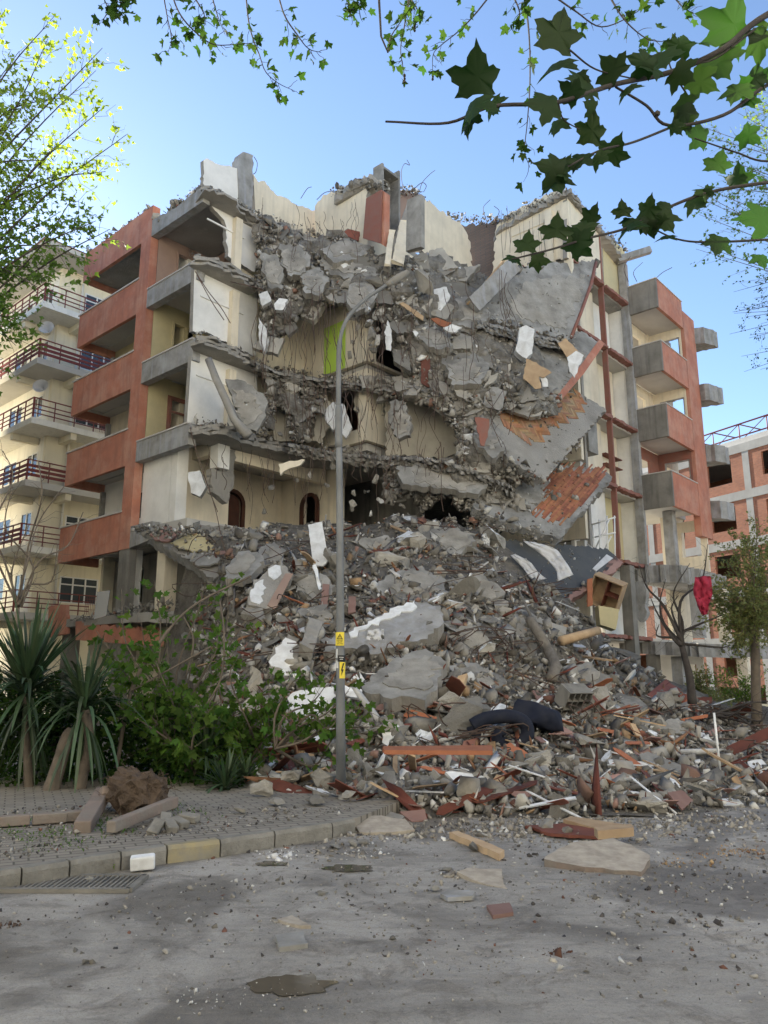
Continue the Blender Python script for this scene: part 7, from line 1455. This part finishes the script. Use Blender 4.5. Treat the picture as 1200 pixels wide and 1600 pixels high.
for crown, trunk, r_, n_, L, be, dd, l_ in (((42, 1075, 11.2), [(47, 1268), (44, 1200), (41, 1130), (42, 1080)], .055, 190, 1.3, .3, 26, 'tall yucca with a spiky blue-green crown at the left edge'),
        ((132, 1105, 11.0), [(118, 1272), (128, 1215), (140, 1165), (133, 1110)], .07, 100, 1.0, .9, 36, 'yucca with drooping leaves right of the tall one'),
        ((-25, 1120, 11.6), [(-30, 1280), (-28, 1180), (-25, 1125)], .07, 60, .9, .4, 12, 'yucca mostly cut off by the left frame edge'),
        ((85, 1150, 12.2), [(92, 1272), (88, 1200), (85, 1155)], .06, 60, .8, .5, 10, 'low yucca half hidden between the two taller yuccas')):
    y = crown[2]; e = empty('yucca', onZ(trunk[0][0], trunk[0][1], KZ), l_, 'plant'); q = MB(); P = catmull([at(u, v, y) for u, v in trunk], 5); q.tube(P, [r_*(1.25-.35*i/(len(P)-1)+.06*math.sin(i*2)) for i in range(len(P))], 10); q.build('trunk', M['bark'], e); rosette('leaves', at(*crown), n_, L, .028, rs, e, .4, be, 1, dd)
e = empty('yucca_stump', onZ(78, 1270, KZ), 'leaning brown yucca trunk broken off at the top between the yuccas', 'stump'); q = MB(); q.tube(catmull([at(*x, 10.9) for x in ((70, 1275), (78, 1240), (92, 1195), (102, 1160), (112, 1138))], 5), [.20, .18, .16, .135, .12, .115, .11, .105, .10, .10, .095, .095, .09, .09, .09, .085, .085, .085, .08, .07, .05], 12); q.build('trunk', M['bark'], e)
for (u, v, Yk, n_, L, l_, up_) in ((352, 1232, 10.9, 80, .55, 'low spreading yucca clump at the foot of the rubble beside the pavement', .2), (322, 1185, 11.5, 70, .75, 'fan-shaped spiky yucca clump behind the low spreading one', .6), (385, 1215, 11.3, 40, .45, 'small yucca clump close to the pale boulders', .3)):
    e = empty('yucca', at(u, v, Yk), l_, 'plant'); rosette('leaves', at(u, v, Yk), n_, L, .022, rs, e, up_, .35)
# --- shrubbery behind the yuccas (one mass)
rs = np.random.RandomState(71); lv = []
for _ in range(15000):
    u = rs.uniform(-40, 380); top = np.interp(u, [-40, 60, 150, 250, 330, 380], [1040, 1060, 1075, 1105, 1150, 1190])+18*math.sin(u*.07)+14*math.sin(u*.19); v = rs.uniform(top, 1262); p = at(u, v, rs.uniform(11.4, 13.6) - .4*noise.noise(Vector((u*.03, v*.03, 0)))*2)
    if p.z < .02: continue
    lv.append((p, rs.uniform(.05, .12), lrot((0, -.3, .2), rs, .3), ltone(rs, .5)))
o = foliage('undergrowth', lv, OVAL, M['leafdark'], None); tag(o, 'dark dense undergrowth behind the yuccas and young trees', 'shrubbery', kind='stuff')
# --- weeds on the pavement and at the kerb
q = MB(); tn = []
for u, v, n_, L in ((150, 1352, 30, .10), (40, 1310, 40, .05), (85, 1300, 60, .05), (150, 1286, 60, .10), (180, 1300, 30, .08), (230, 1262, 40, .09), (270, 1262, 30, .1), (110, 1318, 50, .04), (30, 1282, 40, .06), (300, 1272, 40, .06), (60, 1325, 30, .03), (20, 1300, 40, .04)):
    for _ in range(n_):
        uu = u+rs.normal()*16; vv = v+rs.normal()*5; a = rs.uniform(0, 6.28); tn += blade(q, onZ(uu, vv, KZ if v != 1352 else .03), (math.cos(a)*.6, math.sin(a)*.6, .8), L*rs.uniform(.5, 1.3), .006, rs, .5)
o = q.build('weeds', M['leaf']); a_ = o.data.attributes.new('tone', 'FLOAT_COLOR', 'FACE'); a_.data.foreach_set('color', np.array(tn, dtype=np.float32).ravel()); tag(o, 'tufts of weeds between the paving blocks and along the kerb', 'weeds', kind='stuff')
# --- overturned root ball with broken planter stones
q = MB(); bmx = hull(random.Random(9), 40, .42, .30, .32, .05, 4); c = onZ(212, 1268, KZ)+UP*.2; q.v = []
for v in bmx.verts: w_ = v.co + v.co.normalized()*.09*noise.noise(v.co*9) + v.co.normalized()*.05*noise.noise(v.co*23); q.v.append(tuple(c+w_))
q.f = [[v.index for v in f.verts] for f in bmx.faces]; q.m = [0]*len(q.f); q.sm = [False]*len(q.f); bmx.free()
rs = np.random.RandomState(12)
for _ in range(70):
    d_ = Vector(rs.normal(size=3)).normalized(); s0 = c+Vector((d_.x*.36, d_.y*.25, d_.z*.26)); q.tube([s0, s0+d_*.06+Vector(rs.normal(size=3))*.03, s0+d_*.1+Vector(rs.normal(size=3))*.06-UP*.04], [.005, .004, .002], 3, cap=False)
o = q.build('root_ball', M['soil'], None, c); tag(o, 'overturned clump of earth and fine roots on the pavement', 'root ball')
def stone(a, b, w_, h_, label, m, nm='planter_stone'):
    q = MB(); p, q2 = Vector(a), Vector(b); q.beam(p, q2, w_, h_); o = q.build(nm, m, None, (p+q2)/2); b_ = o.modifiers.new('b', 'BEVEL'); b_.width = .012; b_.segments = 2; tag(o, label, 'stone')
stone(onZ(172, 1303, KZ)+UP*.06, onZ(272, 1272, KZ)+UP*.13, .10, .11, 'long broken brown planter stone leaning in front of the earth clump', M['planter'])
stone(onZ(128, 1300, KZ)+UP*.03, onZ(160, 1262, KZ)+UP*.16, .16, .14, 'short pinkish planter stone tilted left of the earth clump', M['planter'])
stone(onZ(160, 1262, KZ)+UP*.1, onZ(172, 1270, KZ)+UP*.24, .2, .1, 'upright planter stone fragment touching the earth clump', M['planter'])
for i, (u, l_) in enumerate(((20, 'pinkish low planter edge stone at the left frame edge'), (78, 'pinkish low planter edge stone below the broken yucca trunk'), (124, 'brown low planter edge stone left of the tilted stones'))):
    stone(onZ(u-28, 1292-i*4, KZ)+UP*.05, onZ(u+26, 1288-i*4, KZ)+UP*.05, .12, .1, l_, M['planter'])
pn = ['first', 'second', 'third', 'fourth', 'last']
for i, (u, v) in enumerate(((243, 1300), (258, 1288), (266, 1297), (280, 1292), (296, 1284))):
    q = MB(); c = onZ(u, v, KZ)+UP*.04; q.box(c, (.11, .2, .07), rot=Euler((.5-.1*i, .25-.1*i, .3*i)).to_matrix()); o = q.build('paving_block', M['kerbc'], None, c); b_ = o.modifiers.new('b', 'BEVEL'); b_.width = .008; tag(o, pn[i]+' loosened paving block counting rightwards from the earth clump', 'paving block', 'loosened paving blocks')
q = MB(); c = onZ(212, 1300, KZ)+UP*.04
# --- unique labels for the scattered pieces: nearest landmark and direction
LM = [((532, 1150), 'the lamp post foot'), ((532, 900), 'the lamp post middle'), ((633, 1055), 'the large flat grey slab'), ((620, 975), 'the white-topped beam'), ((780, 1142), 'the navy sofa'), ((730, 1235), 'the triangular white panel'), ((1045, 1200), 'the smooth grey slab'), ((930, 1335), 'the speckled slab'),
      ((870, 890), 'the carpet slab'), ((870, 780), 'the red parquet slab'), ((850, 670), 'the herringbone slab'), ((840, 470), 'the big grey hanging slab'), ((664, 440), 'the pale boulder'), ((560, 565), 'the lime green wall'), ((575, 675), 'the dark opening'), ((446, 1030), 'the upright white slab'), ((485, 1110), 'the torn white sheet'),
      ((425, 915), 'the pink-sided slab'), ((496, 850), 'the white door panel'), ((380, 885), 'the smooth leaning slab'), ((850, 1010), 'the bent log'), ((612, 885), 'the rounded grey boulder'), ((707, 1090), 'the stout timber'), ((898, 1118), 'the hollow block'), ((980, 1100), 'the high grey block'), ((1078, 1100), 'the glossy brown board'), ((1126, 1180), 'the white stake'),
      ((670, 1205), 'the wide red-brown board'), ((684, 1168), 'the long orange plank'), ((480, 1230), 'the pale boulders'), ((905, 1160), 'the long pinkish board'), ((450, 400), 'the cracked high slab'), ((757, 675), 'the pointed red board'), ((665, 580), 'the dark red door'), ((770, 445), 'the leaning ribbed column'), ((385, 635), 'the hanging grey flake'), ((700, 850), 'the heap crest'), ((1190, 1200), 'the right frame edge'),
      ((280, 350), 'the grey attic beam'), ((190, 360), 'the red roof parapet'), ((365, 750), 'the stripped column'), ((600, 770), 'the dark ground floor void'), ((500, 620), 'the third floor edge'), ((740, 1000), 'the dark concrete block')]
def proj(p):
    d = Vector(p)-O; x = d.x; yc = d.y*CT + d.z*SN; zc = -d.y*SN + d.z*CT; return 600+FPX*x/yc, 800-FPX*zc/yc
seen = {}
for o in list(col.objects):
    if o.parent is None and o.get('group') and o.name.split('.')[0] in ('concrete_lump', 'slab_fragment', 'plastered_lump', 'rubble_stone', 'plank', 'batten', 'plaster_fragment', 'board_fragment') and o.get('label'):
        u, v = proj(o.location); (lu, lv_), nm = min(LM, key=lambda l_: math.hypot(l_[0][0]-u, l_[0][1]-v)); du, dv = u-lu, v-lv_; d_ = math.hypot(du, dv)
        w1 = '' if abs(dv) < .4*abs(du) else ('above' if dv < 0 else 'below'); w2 = '' if abs(du) < .4*abs(dv) else ('left of' if du < 0 else 'right of')
        rel = ('just ' if d_ < 28 else 'far ' if d_ > 62 else '') + (' and '.join(x for x in (w1, w2) if x) if d_ > 8 else 'on')
        lab0 = o['label']; grp = o['group']
        for cut in (' at the ', ' in the ', ' on the ', ' hanging in', ' dangling on', ' lying on'):
            if cut in lab0: lab0 = lab0[:lab0.index(cut)]; break
        if lab0.startswith('pale rubble stone'): lab0 = 'pale rubble stone'
        lab0 = lab0.replace('cracked grey slab fragment', 'cracked slab piece')
        L_ = (lab0.replace('with a white plastered face', 'with white face').replace(' concrete', '') + ' ' + rel + ' ' + nm).replace('  ', ' ')
        o['label'] = L_; seen.setdefault(L_, []).append(o)
for L_, os_ in seen.items():
    if len(os_) == 1: continue
    os_.sort(key=lambda o: proj(o.location)[0]); n_ = len(os_); wd_ = {2: ['leftmost', 'rightmost'], 3: ['leftmost', 'middle', 'rightmost']}.get(n_)
    for i, o in enumerate(os_):
        o['label'] = (wd_[i] if wd_ else ['leftmost', 'second leftmost', 'third leftmost', 'fourth leftmost', 'fifth leftmost', 'sixth leftmost', 'seventh leftmost', 'eighth leftmost', 'ninth leftmost', 'tenth leftmost', 'eleventh leftmost', 'twelfth leftmost', 'thirteenth leftmost', 'fourteenth leftmost', 'fifteenth leftmost', 'sixteenth leftmost'][min(i, 15)]) + ' ' + L_
